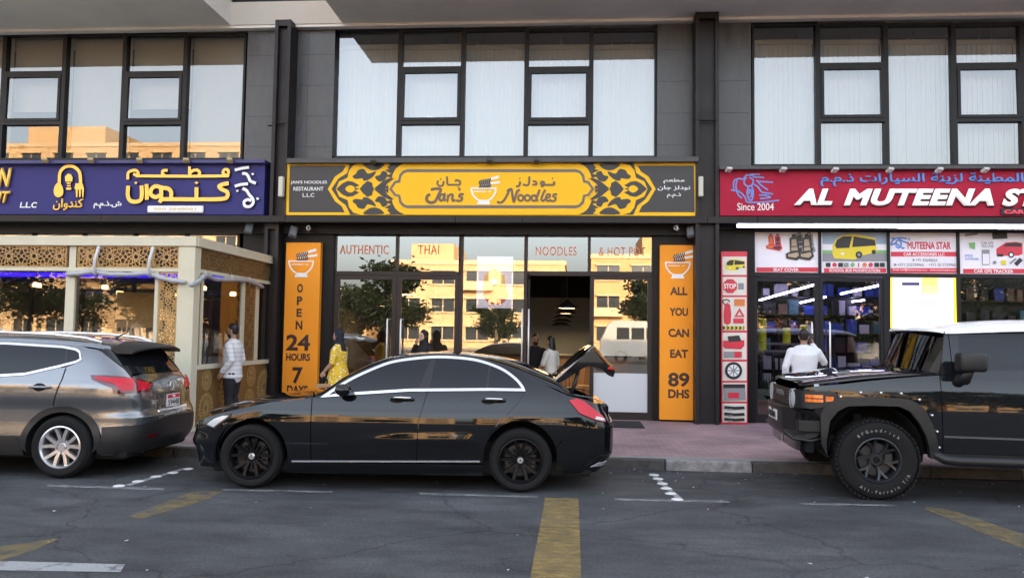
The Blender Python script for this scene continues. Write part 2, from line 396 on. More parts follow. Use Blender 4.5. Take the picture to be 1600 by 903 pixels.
# painted markings: worn sheets 4 mm above the asphalt
def worn(name, col, thr=0.45, soft=0.12, scale=5.0, stretch=(1, 1, 1), alpha=1.0):
    m = bpy.data.materials.new(name); m.use_nodes = True; t = m.node_tree; b = t.nodes['Principled BSDF']
    tc = t.nodes.new('ShaderNodeTexCoord'); mp = t.nodes.new('ShaderNodeMapping'); mp.inputs['Scale'].default_value = stretch; t.links.new(tc.outputs['Object'], mp.inputs[0])
    n = t.nodes.new('ShaderNodeTexNoise'); n.inputs['Scale'].default_value = scale; n.inputs['Detail'].default_value = 9; n.inputs['Roughness'].default_value = 0.72; t.links.new(mp.outputs[0], n.inputs['Vector'])
    r = t.nodes.new('ShaderNodeMapRange'); r.inputs['From Min'].default_value = thr-soft; r.inputs['From Max'].default_value = thr+soft; r.inputs['To Max'].default_value = alpha
    t.links.new(n.outputs['Fac'], r.inputs['Value']); t.links.new(r.outputs[0], b.inputs['Alpha'])
    n2 = t.nodes.new('ShaderNodeTexNoise'); n2.inputs['Scale'].default_value = 90; t.links.new(tc.outputs['Object'], n2.inputs['Vector'])
    mr = t.nodes.new('ShaderNodeMapRange'); mr.inputs['To Min'].default_value = 0.6; mr.inputs['To Max'].default_value = 1.3; t.links.new(n2.outputs['Fac'], mr.inputs['Value'])
    sx = t.nodes.new('ShaderNodeVectorMath'); sx.operation = 'SCALE'; sx.inputs[0].default_value = col; t.links.new(mr.outputs[0], sx.inputs['Scale']); t.links.new(sx.outputs[0], b.inputs['Base Color'])
    b.inputs['Roughness'].default_value = 0.7; return m
def gpoly(name, pts, z, m, smooth=False):
    vs = [onZ(px, py, z) for px, py in pts]
    loops = [[(v.x, v.y) for v in vs]]
    q, tr = fill_loops(loops)
    F = [t if (q[t[1]]-q[t[0]]).cross(q[t[2]]-q[t[0]]).z > 0 else t[::-1] for t in tr]
    o = mk(name, [(p.x, p.y, z) for p in q], F, m, road); return o
m_yel = worn('worn_yellow_paint', (0.36, 0.25, 0.085), 0.44, 0.17, 5.5, (1.0, 2.6, 1), 0.74)
m_yel2 = worn('faded_yellow_paint', (0.30, 0.22, 0.085), 0.5, 0.14, 4.2, (1.2, 1.6, 1), 0.66)
m_wht = worn('worn_white_paint', (0.5, 0.5, 0.5), 0.5, 0.13, 7, (0.6, 3, 1), 0.58)
m_wht2 = worn('grey_white_paint', (0.42, 0.43, 0.44), 0.36, 0.12, 5, (1, 1, 1), 0.75)
gpoly('yellow_band', [(852, 777), (904, 778), (908, 905), (908, 960), (815, 960), (828, 905)], 0.004, m_yel)
gpoly('yellow_stripe', [(202, 806), (300, 768), (350, 766), (322, 781), (222, 810)], 0.004, m_yel2)
gpoly('yellow_stripe', [(-60, 878), (0, 853), (95, 840), (60, 856), (-20, 884)], 0.004, m_yel2)
gpoly('yellow_stripe', [(1438, 792), (1480, 794), (1640, 848), (1640, 872), (1560, 842)], 0.004, m_yel2)
gpoly('white_dash', [(-80, 878), (18, 876), (195, 881), (188, 893), (-80, 889)], 0.005, m_wht2)
gpoly('bay_line', [(74, 756.5), (256, 762), (256, 765.5), (74, 759.5)], 0.004, m_wht)
gpoly('bay_line', [(350, 763.5), (520, 767), (520, 769.5), (350, 766)], 0.004, m_wht)
gpoly('bay_line', [(655, 769), (840, 774.5), (840, 777.5), (655, 772)], 0.004, m_wht)
gpoly('bay_line', [(960, 778), (1140, 782), (1140, 785), (960, 781)], 0.004, m_wht)
gpoly('bay_line', [(1250, 785), (1400, 788), (1400, 790.5), (1250, 788)], 0.004, m_wht)
gpoly('bay_line', [(195, 757), (285, 731), (290, 732.5), (203, 758.5)], 0.004, m_wht2)
gpoly('bay_line', [(1014, 739), (1021, 739), (1066, 778), (1056, 778)], 0.004, m_wht2)
m_stud = mat('stud_white', linear=(0.72, 0.72, 0.70), rough=0.45, var=0.12, vscale=20)
studs = [(186, 759), (216, 752), (244, 744.5), (270, 738.5), (294, 732.5), (1022, 742), (1028, 748), (1035, 755.5), (1041, 763), (1048, 771), (1058, 780)]
stud_me = None
for i, (px, py) in enumerate(studs):
    p = onZ(px, py, 0.0)
    if stud_me is None:
        o = MB().lathe([(0.062, 0.0), (0.058, 0.005), (0.045, 0.009), (0.02, 0.011), (0.0, 0.0115)], n=16).build('road_stud', m_stud, None, smooth=True); stud_me = o.data
    else:
        o = bpy.data.objects.new('road_stud', stud_me); COL.objects.link(o)
    o.location = (p.x, p.y, 0.001)
    left = i < 5
    tag(o, 'white road stud, %s from the kerb, in the row left of the black saloon' % ('fifth', 'fourth', 'third', 'second', 'first')[i] if left else 'white road stud, %s from the kerb, in the row behind the black saloon' % ('first', 'second', 'third', 'fourth', 'fifth', 'sixth')[i-5], 'road stud',
        'studs between the grey and black cars' if left else 'studs behind the black saloon')
# bits of litter and grit by the kerb
lit = MB(); rl = random.Random(3)
for k in range(150):
    x = rl.uniform(-6, 6.5); y = YK-0.02-abs(rl.gauss(0, 0.35)) if k < 95 else rl.uniform(5.2, 9.9); s = rl.choice([0.006, 0.008, 0.011, 0.015, 0.02]); a = rl.uniform(0, 3.1)
    q = [(x+s*math.cos(a+t)*rl.uniform(.6, 1.2), y+s*math.sin(a+t)*rl.uniform(.6, 1.2)) for t in (0, 1.3, 2.6, 4.1, 5.3)]
    lit.add([(u, v, 0.003+rl.uniform(0, .008)) for u, v in q], [(0, 1, 2, 3, 4)])
tag(lit.build('litter', mat('litter_pale', linear=(0.5, 0.5, 0.48), rough=0.8)), 'scattered pale grit and litter specks along the gutter', 'litter', kind='stuff')

# ================================================================== the shop building
m_tile = mat('grey_wall_tile', linear=(0.075, 0.079, 0.085), rough=0.42, var=0.5, vscale=2.2, rvar=0.15, stretch=(2.2, 1, .55), bump=0.08, bscale=30)
m_steel = mat('dark_brown_steel', linear=(0.020, 0.017, 0.018), rough=0.45, spec=.28, var=0.2, vscale=2.5, rvar=0.1)
m_steel_g = mat('grey_steel', linear=(0.050, 0.051, 0.055), rough=0.42, var=0.2, vscale=3)
m_frame = mat('window_frame_dark', linear=(0.016, 0.016, 0.018), rough=0.45, spec=.28)
m_frame_b = mat('shop_frame_brown', linear=(0.030, 0.021, 0.019), rough=0.42, spec=.28)
m_dark = mat('dark_cladding', linear=(0.009, 0.0085, 0.009), rough=0.45, spec=.22, var=0.2, vscale=3)
m_soff = mat('soffit_concrete', linear=(0.85, 0.82, 0.78), rough=0.9, var=0.10, vscale=0.9, bump=0.15, bscale=25)
m_cream = mat('cream_render', linear=(0.62, 0.58, 0.52), rough=0.85, var=0.06, vscale=2, bump=0.1, bscale=30)
m_blind = mat('white_blind', linear=(0.66, 0.66, 0.65), rough=0.75)
m_blindL = mat('cream_roller_blind', linear=(0.60, 0.57, 0.50), rough=0.8, var=.04, vscale=2); m_blind_h = mat('blind_header', linear=(0.55, 0.53, 0.49), rough=0.6)
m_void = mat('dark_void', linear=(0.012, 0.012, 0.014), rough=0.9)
m_steelW = mat('brushed_steel', linear=(0.78, 0.77, 0.75), rough=0.35, metal=0.35)
g_up = glass('upper_glass', (0.80, 0.83, 0.83), 0.20, wob=0.006)
g_upL = glass('upper_glass_mirror', (0.76, 0.76, 0.73), 0.15, wob=0.010)
g_shop = glass('shop_glass', (0.62, 0.63, 0.63), 0.28, wob=0.006)
g_clear = glass('clear_glass', (0.85, 0.87, 0.86), 0.10)

bld = thing('commercial_building', 'dark two storey shop block with grey tiled piers and a row of upper windows', 'building', (0, 16, 0))
ZS = 7.55; YEDGE = 12.8; XL, XR = -34.0, 34.0
nx0, nx1 = pX(361, 32, 14.38), pX(535, 30, 14.38)
# soffit slab with a notch left open to the sky, and the storeys above it
def bbox(name, x0, x1, y0, y1, z0, z1, m, bev=0.0): return box(name, x0, x1, y0, y1, z0, z1, m, bld, bev)
bbox('soffit', XL, nx0, YEDGE, 15.6, ZS, ZS+0.45, m_soff); bbox('soffit', nx1, XR, YEDGE, 15.6, ZS, ZS+0.45, m_soff)
bbox('soffit', nx0, nx1, 14.38, 15.6, ZS, ZS+0.45, m_cream)
m_up = mat('upper_wall', linear=(0.55, 0.51, 0.45), rough=0.85, var=0.08, vscale=1)
for a, b in ((XL, nx0), (nx1, XR)):
    bbox('upper_wall', a, b, YEDGE, YEDGE+0.3, ZS+0.45, 12.2, m_up)
bbox('recess_wall', nx0-0.2, nx0, YEDGE+0.3, 14.38, ZS+0.45, 12.2, m_cream); bbox('recess_wall', nx1, nx1+0.2, YEDGE+0.3, 14.38, ZS+0.45, 12.2, m_cream)
w = frame_mb(nx0, nx1, ZS+0.45, 10.2, 14.42, 14.55, 0.06).box((nx0+nx1)/2-.03, (nx0+nx1)/2+.03, 14.42, 14.55, ZS+.51, 10.14).build('window', m_frame, bld)
mk('pane', [(nx0+.06, 14.5, ZS+.51), (nx1-.06, 14.5, ZS+.51), (nx1-.06, 14.5, 10.14), (nx0+.06, 14.5, 10.14)], [(0, 1, 2, 3)], g_upL, w)
bbox('recess_wall', nx0, nx1, 14.42, 14.6, 10.2, 12.2, m_cream)
bbox('roof', XL, XR, YEDGE+0.3, 30, 11.9, 12.1, m_up); bbox('rear_wall', XL, XR, 29.7, 30, 0, 11.9, m_up)
for a, b in ((XL-.3, XL), (XR, XR+.3)): bbox('side_wall', a, b, YEDGE, 30, 0, 12.2, m_up)
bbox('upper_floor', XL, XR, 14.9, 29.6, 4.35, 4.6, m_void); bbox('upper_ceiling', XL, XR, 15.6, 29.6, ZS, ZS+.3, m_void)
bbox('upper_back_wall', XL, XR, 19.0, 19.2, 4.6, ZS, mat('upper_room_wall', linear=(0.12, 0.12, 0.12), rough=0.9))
# thin cove line where the soffit meets the wall
bbox('cove', XL, XR, 14.40, 14.55, ZS-0.055, ZS-0.003, m_soff)

# upper windows. each bay: (x0, x1, kind) in photo pixels
def upper_row(bays, ytop, ybot, pane_m, tr0, tr1, blind, xtop=0):
    for (xa, xb, kind) in bays:
        X0, X1, Z0, Z1 = prect(xa, ytop, xb, ybot, YF)
        fw = 0.042
        f = frame_mb(X0, X1, Z0, Z1, YF-0.07, YF+0.06, fw, 0.05, 0.05)
        if kind == 'sash':
            za, zb = pZ((xa+xb)/2, tr0, YF), pZ((xa+xb)/2, tr1, YF)
            for z in (za, zb): f.box(X0+fw, X1-fw, YF-0.07, YF+0.06, z-0.035, z+0.035)
        win = f.build('window', m_frame, bld)
        def pane(a, b, c, d, y, m): mk('pane', [(a, y, c), (b, y, c), (b, y, d), (a, y, d)], [(0, 1, 2, 3)], m, win)
        if kind == 'sash':
            pane(X0+fw, X1-fw, za+.035, Z1-.05, YF, pane_m); pane(X0+fw, X1-fw, Z0+.05, zb-.035, YF, pane_m)
            s = frame_mb(X0+fw+.004, X1-fw-.004, zb+.038, za-.038, YF-0.085, YF-0.02, 0.055).build('sash', m_frame, win)
            q = MB(); q.v = []; a, b, c, d = X0+fw+.055, X1-fw-.055, zb+.09, za-.09
            tl = 0.012
            mk('pane', [(a, YF-.045-tl, c), (b, YF-.045-tl, c), (b, YF-.045, d), (a, YF-.045, d)], [(0, 1, 2, 3)], pane_m, win)
            if blind == 'vertical':
                MB().box((a+b)/2-.09, (a+b)/2+.06, YF+.02, YF+.035, c+.03, c+.045).build('handle', m_steelW, win)
        else: pane(X0+fw, X1-fw, Z0+.05, Z1-.05, YF, pane_m)
        Yb = YF+0.24
        if blind == 'vertical':
            zt = pZ((xa+xb)/2, ytop+30, YF)+0.06; b = MB(); n = max(6, int((X1-X0)/0.089)); st = (X1-X0-.02)/n
            for i in range(n):
                x = X0+.01+i*st; k = random.uniform(-.008, .008); g = 0.0
                b.add([(x, Yb+.012+k, Z0-.02), (x+st*.5, Yb-.010+k, Z0-.02), (x+st*.995, Yb+.016, Z0-.02), (x, Yb+.012+k, zt), (x+st*.5, Yb-.010+k, zt), (x+st*.995, Yb+.016, zt)], [(0, 1, 4, 3), (1, 2, 5, 4)])
            bo = b.build('blind', m_blind, win); bo.data.polygons.foreach_set('use_smooth', [True]*len(bo.data.polygons))
            MB().box(X0+.01, X1-.01, Yb-.03, Yb+.04, zt, zt+.09).build('blind_rail', m_blind_h, win)
            for q in range(random.choice([1, 2, 2])):
                x = X0+random.uniform(.15, .95)*(X1-X0-.1)
                MB().box(x, x+.02, Yb+.3, Yb+.33, zt+.02, Z1+.2).build('ceiling_strut', mat('strut', linear=(0.38, 0.30, 0.2), rough=0.6), win)
        else:
            zt = Z1; zb_ = Z0-.02 if kind != 'sash' else pZ((xa+xb)/2, 168+random.uniform(-6, 8), YF)
            MB().box(X0+.02, X1-.02, Yb, Yb+.006, zb_, zt).build('blind', m_blindL, win)
rowL = [(-190, -92, 'fixed'), (-92, 7, 'fixed'), (7, 101, 'sash'), (101, 195, 'fixed'), (195, 290, 'sash'), (290, 384, 'fixed')]
upper_row(rowL, 54, 252, g_upL, 116, 194, 'roller')
rowC = [(521, 625, 'fixed'), (625, 723.5, 'sash'), (723.5, 822.5, 'fixed'), (822.5, 923.5, 'sash'), (923.5, 1026, 'fixed')]
upper_row(rowC, 46, 249, g_up, 109, 193, 'vertical')
rowR = [(1174, 1277, 'fixed'), (1277, 1383, 'sash'), (1383, 1489, 'fixed'), (1489, 1596, 'sash'), (1596, 1700, 'fixed')]
upper_row(rowR, 38, 262, g_up, 103, 189, 'vertical')
# dark boarding closing the upper wall left and right of what shows
xl_end = pX(-190, 150, YF); xr_end = pX(1700, 150, YF)
zlo = 4.3
bbox('upper_wall', XL, xl_end, YF-.1, YF+.2, zlo, ZS, m_dark); bbox('upper_wall', xr_end, XR, YF-.1, YF+.2, zlo, ZS, m_dark)
bbox('spandrel', XL, XR, YF-.06, YF+.2, 3.60, 4.72, m_dark)
# grey tiled piers (each tile is its own piece over a dark backing)
def pier(px0, px1, ref=150):
    X0, X1 = pX(px0, ref, 14.56), pX(px1, ref, 14.56)
    p = bbox('pier', X0+.004, X1-.004, 14.57, 15.2, 3.8, ZS-.056, m_dark)
    n = max(1, round((X1-X0)/0.62)); w_ = (X1-X0)/n; hz = 0.6; z = 4.0; k = 0
    while z < ZS-.08:
        for i in range(n):
            z1 = min(z+hz, ZS-.06)
            o = box('tile', X0+i*w_+.002, X0+(i+1)*w_-.002, 14.548+random.uniform(-.0015, .0015), 14.565, z+.002, z1-.002, m_tile, p)
        z += hz; k += 1
    return p
pier(384.5, 440); pier(440, 521.5); pier(1026.5, 1105); pier(1105, 1173.5)
# lower columns and walls in dark cladding
def clad(px0, px1, Y0=14.6, ztop=3.75, m=m_dark):
    return bbox('cladding', pX(px0, 500, Y0), pX(px1, 500, Y0), Y0, 15.3, ZP-.05, ztop, m)
clad(376, 519); clad(1020.5, 1092); clad(1092, 1180)
# steel channel columns standing proud of the wall
def channel(pxl, pxr, yref, Yfront=14.15, zb=ZP, zt=ZS-.005):
    X0, X1 = pX(pxl, yref, Yfront), pX(pxr, yref, Yfront); b = MB(); fl = 0.065
    b.box(X0, X0+fl, Yfront, 14.6, zb, zt); b.box(X1-fl, X1, Yfront, 14.6, zb, zt); b.box(X0+fl, X1-fl, Yfront+0.10, Yfront+0.125, zb, zt-.12); b.box(X0+fl, X1-fl, Yfront+.004, 14.6, zt-.12, zt)
    o = b.build('steel_column', m_steel, bld)
    for z in (5.55,):
        box('joint', X0-.004, X1+.004, Yfront-.006, Yfront+.05, z, z+.012, m_void, o)
channel(423.5, 448.5, 240, zb=3.74); channel(409, 431, 500, 14.3, zt=3.70); channel(1087, 1123.5, 150)
# continuous beam under the signs, with butt joints
xb = [XL]+[pX(q, 342, 14.15) for q in (-60, 160, 446, 712, 816, 1105, 1183, 1402, 1640)]+[XR]
for a, b in zip(xb, xb[1:]):
    bbox('beam', a+.003, b-.003, 14.12, 14.30, pZ(700, 348, 14.15), pZ(700, 337.8, 14.15), m_steel, 0.004)
bbox('beam_core', XL, XR, 14.16, 14.62, pZ(700, 347.5, 14.15), pZ(700, 338.4, 14.15), m_dark)
# ledges above the signs
ZT = pZ(700, 254, 14.2)
bbox('ledge', pX(449, 250, 14.1), pX(1091, 250, 14.1), 14.06, 14.62, pZ(770, 254, 14.06)+.004, pZ(770, 246, 14.06), m_steel_g, 0.004)
bbox('ledge', pX(1124, 262, 14.1), XR, 14.06, 14.62, pZ(1350, 264.5, 14.06)+.004, pZ(1350, 258.5, 14.06), m_steel_g, 0.004)
bbox('ledge', XL, pX(415, 252, 14.1), 14.06, 14.62, pZ(200, 255.5, 14.06)+.004, pZ(200, 250, 14.06), mat('purple_ledge', linear=(0.035, 0.04, 0.16), rough=0.4), 0.004)

# ------------------------------------------------------------------ the noodle restaurant's shopfront
m_film = mat('frosted_film', linear=(0.62, 0.64, 0.66), rough=0.5)
def pane_on(parent, px0, py0, px1, py1, Y=YF, m=None, name='pane'):
    X0, X1, Z0, Z1 = prect(px0, py0, px1, py1, Y)
    return mk(name, [(X0, Y, Z0), (X1, Y, Z0), (X1, Y, Z1), (X0, Y, Z1)], [(0, 1, 2, 3)], m or g_shop, parent)
def bars(name, rects, m, parent, y0=YF-.06, y1=YF+.06):
    b = MB()
    for r in rects:
        X0, X1, Z0, Z1 = prect(*r, YF-.06); b.box(X0, X1, y0, y1, Z0, Z1)
    return b.build(name, m, parent)
xh = pX(1110, 360, 14.5); bbox('header', XL, xh, 14.50, 15.2, pZ(700, 366, 14.5), 3.80, m_dark); bbox('header', xh, XR, 14.50, 15.2, pZ(1350, 359.5, 14.5), 3.80, m_dark)
sf = bars('shopfront_frame', [(516.5, 366, 521, 660)], m_frame_b, bld)
for r in [(618, 367, 622, 424), (717, 367, 721.5, 640), (817.5, 367, 823, 657), (918.5, 367, 923, 424), (1018.5, 367, 1023, 658), (521.3, 424.3, 716.7, 430), (823.3, 424.3, 1018.2, 431)]:
    bars('mullion', [r], m_frame_b, sf)
for r in [(521, 366.5, 618, 424.3), (622, 366.5, 717, 424.3), (823, 366.5, 918.5, 424.3), (923, 366.5, 1018.5, 424.3)]:
    pane_on(sf, *r)
pane_on(sf, 721.5, 366.5, 817.5, 668)
def door(px0, px1, py0, py1, stile, name='door', Y=YF, m=m_frame_b, gl=None, rail=10):
    X0, X1, Z0, Z1 = prect(px0, py0, px1, py1, Y); s = stile
    d = frame_mb(X0+.003, X1-.003, Z0, Z1, Y-.045, Y+.03, s, s, 0.16).build(name, m, bld)
    mk('pane', [(X0+s, Y, Z0+.16), (X1-s, Y, Z0+.16), (X1-s, Y, Z1-s), (X0+s, Y, Z1-s)], [(0, 1, 2, 3)], gl or g_shop, d)
    return d, (X0, X1, Z0, Z1)
def u_handle(parent, px, py0, py1, Y=YF, side=1, w=0.0):
    p0, p1 = onY(px, py0, Y-.12), onY(px, py1, Y-.12)
    x = p0.x; b = MB(); r = 0.016
    b.tube([(x, Y-.04, p0.z-.03), (x, Y-.09, p0.z-.005), (x, Y-.11, p0.z-.03), (x, Y-.11, p1.z+.03), (x, Y-.09, p1.z+.005), (x, Y-.04, p1.z+.03)], r, 8)
    return b.build('handle', m_steelW, parent, smooth=True)
d1, _ = door(521.3, 618.6, 430, 660, 0.085); d2, _ = door(618.6, 716.8, 430, 660, 0.085)
u_handle(d1, 605, 498, 585); u_handle(d2, 626, 498, 585)
d3, q3 = door(921, 1018.3, 431, 657, 0.075)
# white film on the lower half of the right leaf
X0, X1, Z0, Z1 = prect(925, 583, 1014.5, 647.5, YF-.01); box('film', X0, X1, YF-.012, YF-.006, Z0, Z1, m_film, d3)
X0, X1, Z0, Z1 = prect(521, 583, 618, 660, YF-.01)
# the open leaf, swung outwards beside the centre pane
xo = pX(823.5, 520, YF); zt = pZ(870, 431, YF)
dl = MB()
for (a, b, c, d) in ((0, .08, ZP+.02, zt), (1.02, 1.10, ZP+.02, zt)): dl.box(xo+.012, xo+.055, YF-.06-b, YF-.06-a, c, d)
dl.box(xo+.012, xo+.055, YF-.06-1.02, YF-.06-.08, ZP+.02, ZP+.18); dl.box(xo+.012, xo+.055, YF-.06-1.02, YF-.06-.08, zt-.08, zt)
d4 = dl.build('door', m_frame_b, bld); d4['label'] = 'glass door leaf swung open towards the street'
mk('pane', [(xo+.033, YF-.14, ZP+.18), (xo+.033, YF-1.08, ZP+.18), (xo+.033, YF-1.08, zt-.08), (xo+.033, YF-.14, zt-.08)], [(0, 1, 2, 3)], g_clear, d4)
for sx in (-.02, .09):
    MB().tube([(xo+sx, YF-1.12, 0.95), (xo+sx, YF-1.12, 2.1)], .016).build('handle', m_steelW, d4, smooth=True)
# lettering on the transom glass
m_or = mat('orange_vinyl', linear=(0.80, 0.22, 0.10), rough=0.5)
for s, r in (('AUTHENTIC', (531, 383, 607, 397)), ('THAI', (653, 383, 686, 397)), ('NOODLES', (837, 385.5, 901, 399)), ('& HOT POT', (936, 386, 1008.5, 400))):
    textpx('lettering', s, *r, YF-.012, m_or, sf, bold=0.004, depth=0.003, spacing=1.12)

# rooms behind the glass
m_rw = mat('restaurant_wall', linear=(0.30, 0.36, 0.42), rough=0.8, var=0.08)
m_fl = mat('restaurant_floor', linear=(0.14, 0.10, 0.075), rough=0.35)
xa, xc = pX(500, 500, 14.9), pX(1085, 500, 14.9)
bbox('shop_floor', XL, XR, YF+.3, 29.5, ZP-.1, ZP+.004, m_fl)
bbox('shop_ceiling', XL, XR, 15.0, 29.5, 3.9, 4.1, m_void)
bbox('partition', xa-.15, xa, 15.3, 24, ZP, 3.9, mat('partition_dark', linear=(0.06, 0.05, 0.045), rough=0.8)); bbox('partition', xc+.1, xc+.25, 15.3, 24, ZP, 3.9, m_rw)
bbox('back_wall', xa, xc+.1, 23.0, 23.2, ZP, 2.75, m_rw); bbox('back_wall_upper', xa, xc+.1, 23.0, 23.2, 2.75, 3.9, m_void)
# pendant lamps
m_shade = mat('lamp_shade', linear=(0.03, 0.03, 0.03), rough=0.5)
m_bulb = mat('lamp_glow', (255, 220, 150), 0.5, emit=(255, 205, 140), estr=5.0)
def pendant(X, Y, Z, r, label):
    t = thing('pendant_lamp', label, 'lamp', (X, Y, Z), 0, 'pendant lamps in the noodle restaurant')
    MB().lathe([(0.03, .20), (0.05, .16), (r*.5, .09), (r, .0), (r-.008, .0), (r*.5, .08), (.04, .15)], n=20).build('lamp_shade', m_shade, t, local=True, smooth=True)
    MB().lathe([(0.0, .012), (r*.88, .012), (r*.88, .02), (0, .02)], n=20).build('bulb', m_bulb, t, local=True)
    MB().tube([(0, 0, .19), (0, 0, 3.9-Z)], .006, 5).build('cord', m_shade, t, local=True)
    return t
for i, (px, py, Y) in enumerate([(886, 482, 17.2), (884, 490.5, 18.2), (880, 497.5, 19.2), (878, 503.5, 20.3), (876, 509, 21.4)]):
    p = onY(px, py, Y); pendant(p.x, p.y, p.z, .28, 'pendant lamp with a glowing disc, number %s from the front over the open doorway' % ('one', 'two', 'three', 'four', 'five')[i])
for i, (px, py, Y) in enumerate([(633, 461, 15.9), (597, 479, 17.0), (634, 489, 17.6), (680, 479, 16.9), (682, 500, 18.6), (742, 489, 17.8)]):
    p = onY(px, py, Y); pendant(p.x, p.y, p.z, .22 if i else .24, 'pendant lamp glowing behind the %s' % ('left double doors, hanging nearest the glass', 'left leaf of the double doors', 'middle of the double doors, lower one', 'right leaf of the double doors, upper one', 'right leaf of the double doors, lower one', 'centre pane beside the poster')[i])
# counter and chairs seen through the open door
m_wood = mat('warm_wood', linear=(0.33, 0.19, 0.085), rough=0.5, var=0.25, vscale=4, stretch=(1, 1, 8))
p0 = onY(862, 600, 19.5)
t = thing('service_counter', 'wooden service counter inside the open doorway of the noodle restaurant', 'counter', (p0.x, 19.5, ZP))
box('front_panel', -1.6, 1.9, 0, .08, 0, 1.0, m_wood, t, local=True); box('counter_top', -1.65, 1.95, -.08, .6, 1.0, 1.05, mat('dark_stone_top', linear=(.04, .04, .045), rough=.3), t, local=True)
def chair(X, Y, rz, label):
    t = thing('wooden_chair', label, 'chair', (X, Y, ZP), rz, 'wooden chairs inside the restaurant')
    for sx in (-.19, .19):
        MB().tube([(sx, -.18, 0), (sx*.95, -.17, .45)], .018, 6).build('leg', m_wood, t, local=True, smooth=True)
        MB().tube([(sx, .2, 0), (sx*.95, .19, .45), (sx*.95, .24, .92)], .018, 6).build('leg', m_wood, t, local=True, smooth=True)
    box('seat', -.21, .21, -.21, .21, .44, .475, m_wood, t, .01, True); box('back_rail', -.19, .19, .22, .245, .82, .92, m_wood, t, .008, True)
    for k in range(4): box('slat', -.13+k*.075, -.10+k*.075, .215, .23, .475, .82, m_wood, t, local=True)
p = onY(893, 652, 16.2); chair(p.x, 16.2, .4, 'wooden chair just inside the doorway, nearer the open door')
p = onY(910, 648, 16.9); chair(p.x+.1, 16.9, -.5, 'wooden chair just inside the doorway, nearer the closed leaf')
# lit menu screen behind the centre pane
X0, X1, Z0, Z1 = prect(743, 399, 803, 483, YF+.15)
t = thing('menu_screen', 'lit white menu screen with yellow food picture behind the centre pane', 'screen', ((X0+X1)/2, YF+.15, Z0))
box('casing', X0, X1, YF+.17, YF+.22, Z0, Z1, m_frame, t)
mk('display', [(X0+.02, YF+.165, Z0+.02), (X1-.02, YF+.165, Z0+.02), (X1-.02, YF+.165, Z1-.02), (X0+.02, YF+.165, Z1-.02)], [(0, 1, 2, 3)], mat('screen_white', (235, 225, 240), .5, emit=(240, 225, 245), estr=0.13), t)
a = Art(YF+.16); b = MB()
for k in range(7):
    x = 757+k*5.2; a.stroke(b, [(x, 455), (x+random.uniform(-2, 2), 420+abs(k-3)*3)], .055, 0.001*k)
b.build('food_picture', mat('screen_yellow', (240, 180, 40), .5, emit=(245, 180, 50), estr=0.14), t)
b = MB(); a.poly(b, [(756, 456), (793, 456), (786, 474), (764, 474)], 0.009, smooth=3); b.build('bowl_picture', mat('screen_red', (200, 90, 70), .5, emit=(205, 90, 80), estr=0.12), t)
# door mat
X0 = onZ(950, 668, ZP); X1 = onZ(1007, 668, ZP)
tag(box('door_mat', X0.x-.6, X1.x, onZ(1000, 669, ZP).y, onZ(1000, 659, ZP).y, ZP+.003, ZP+.015, mat('rubber_mat', linear=(.015, .015, .016), rough=.9, bump=.4, bscale=80), None, .004), 'black rubber door mat on the pavement before the restaurant entrance', 'door mat')
# ================================================================== the far side of the street (seen mirrored in the glass)
m_h1 = mat('house_sand', linear=(0.44, 0.27, 0.12), rough=0.9, var=0.08, vscale=.5); m_h2 = mat('house_pale', linear=(0.47, 0.31, 0.16), rough=0.9, var=0.08, vscale=.5)
m_hw = mat('house_window', linear=(0.03, 0.035, 0.04), rough=0.1); m_hf = mat('house_trim', linear=(0.50, 0.36, 0.21), rough=.8)
m_bus = mat('bus_white', linear=(0.45, 0.45, 0.44), rough=.3)
def house(name, x0, x1, y, h, m, label, floors, nwin, depth=14, step=None):
    t = thing(name, label, 'house', ((x0+x1)/2, y, 0))
    box('wall', x0, x1, y-depth, y, 0, h, m, t)
    box('parapet', x0-.15, x1+.15, y-depth, y+.15, h, h+.5, m_hf, t)
    if step: box('roof_room', x0+step[0]*(x1-x0), x0+step[1]*(x1-x0), y-depth*.8, y-1.0, h+.5, h+step[2], m, t)
    fh = h/floors
    for f in range(floors):
        for i in range(nwin):
            xc = x0+(i+.5)*(x1-x0)/nwin; w = min(1.3, (x1-x0)/nwin*.36); z0 = f*fh+fh*.3
            wi = box('window', xc-w, xc+w, y-.05, y+.02, z0, z0+fh*.46, m_hw, t)
            fr = MB(); fr.box(xc-w-.12, xc+w+.12, y+.0, y+.25, z0-.18, z0-.02); fr.box(xc-w-.12, xc+w+.12, y, y+.35, z0+fh*.46+.02, z0+fh*.46+.2); fr.box(xc-.05, xc+.05, y+.021, y+.06, z0, z0+fh*.46)
            fr.build('trim', m_hf, wi)
            if (i+f*2) % 3 == 0: box('air_conditioner', xc+w+.2, xc+w+.95, y+.02, y+.4, z0-.1, z0+.5, m_bus, t)
            if (i*2+f) % 5 == 1:
                bb = MB().box(xc-w-.5, xc+w+.5, y+.03, y+1.1, z0-.75, z0-.6).box(xc-w-.5, xc+w+.5, y+1.02, y+1.1, z0-.6, z0+.25); bb.build('balcony', m_hf, t)
    return t
house('sandstone_house', 2, 22, -62, 10.6, m_h1, 'sunlit three storey sandy house, mirrored in the right door of the restaurant', 3, 5, step=(.3, .6, 3))
house('sandstone_house', -21, -1, -60, 9.6, m_h2, 'sunlit pale house across the street, mirrored in the centre panes', 3, 5, step=(.1, .35, 2.5))
house('sandstone_house', -36, -25, -64, 6.4, m_h1, 'low sunlit sandy house across the street, mirrored left of the centre panes', 2, 3)
EXTRA = [(-23, -44, 5.6), (-28, -47, 6.2), (-33, -43, 5.4), (-39, -48, 6.4), (-45, -45, 5.8)]  # tree row added to break up the houses' orange streak along the saloon
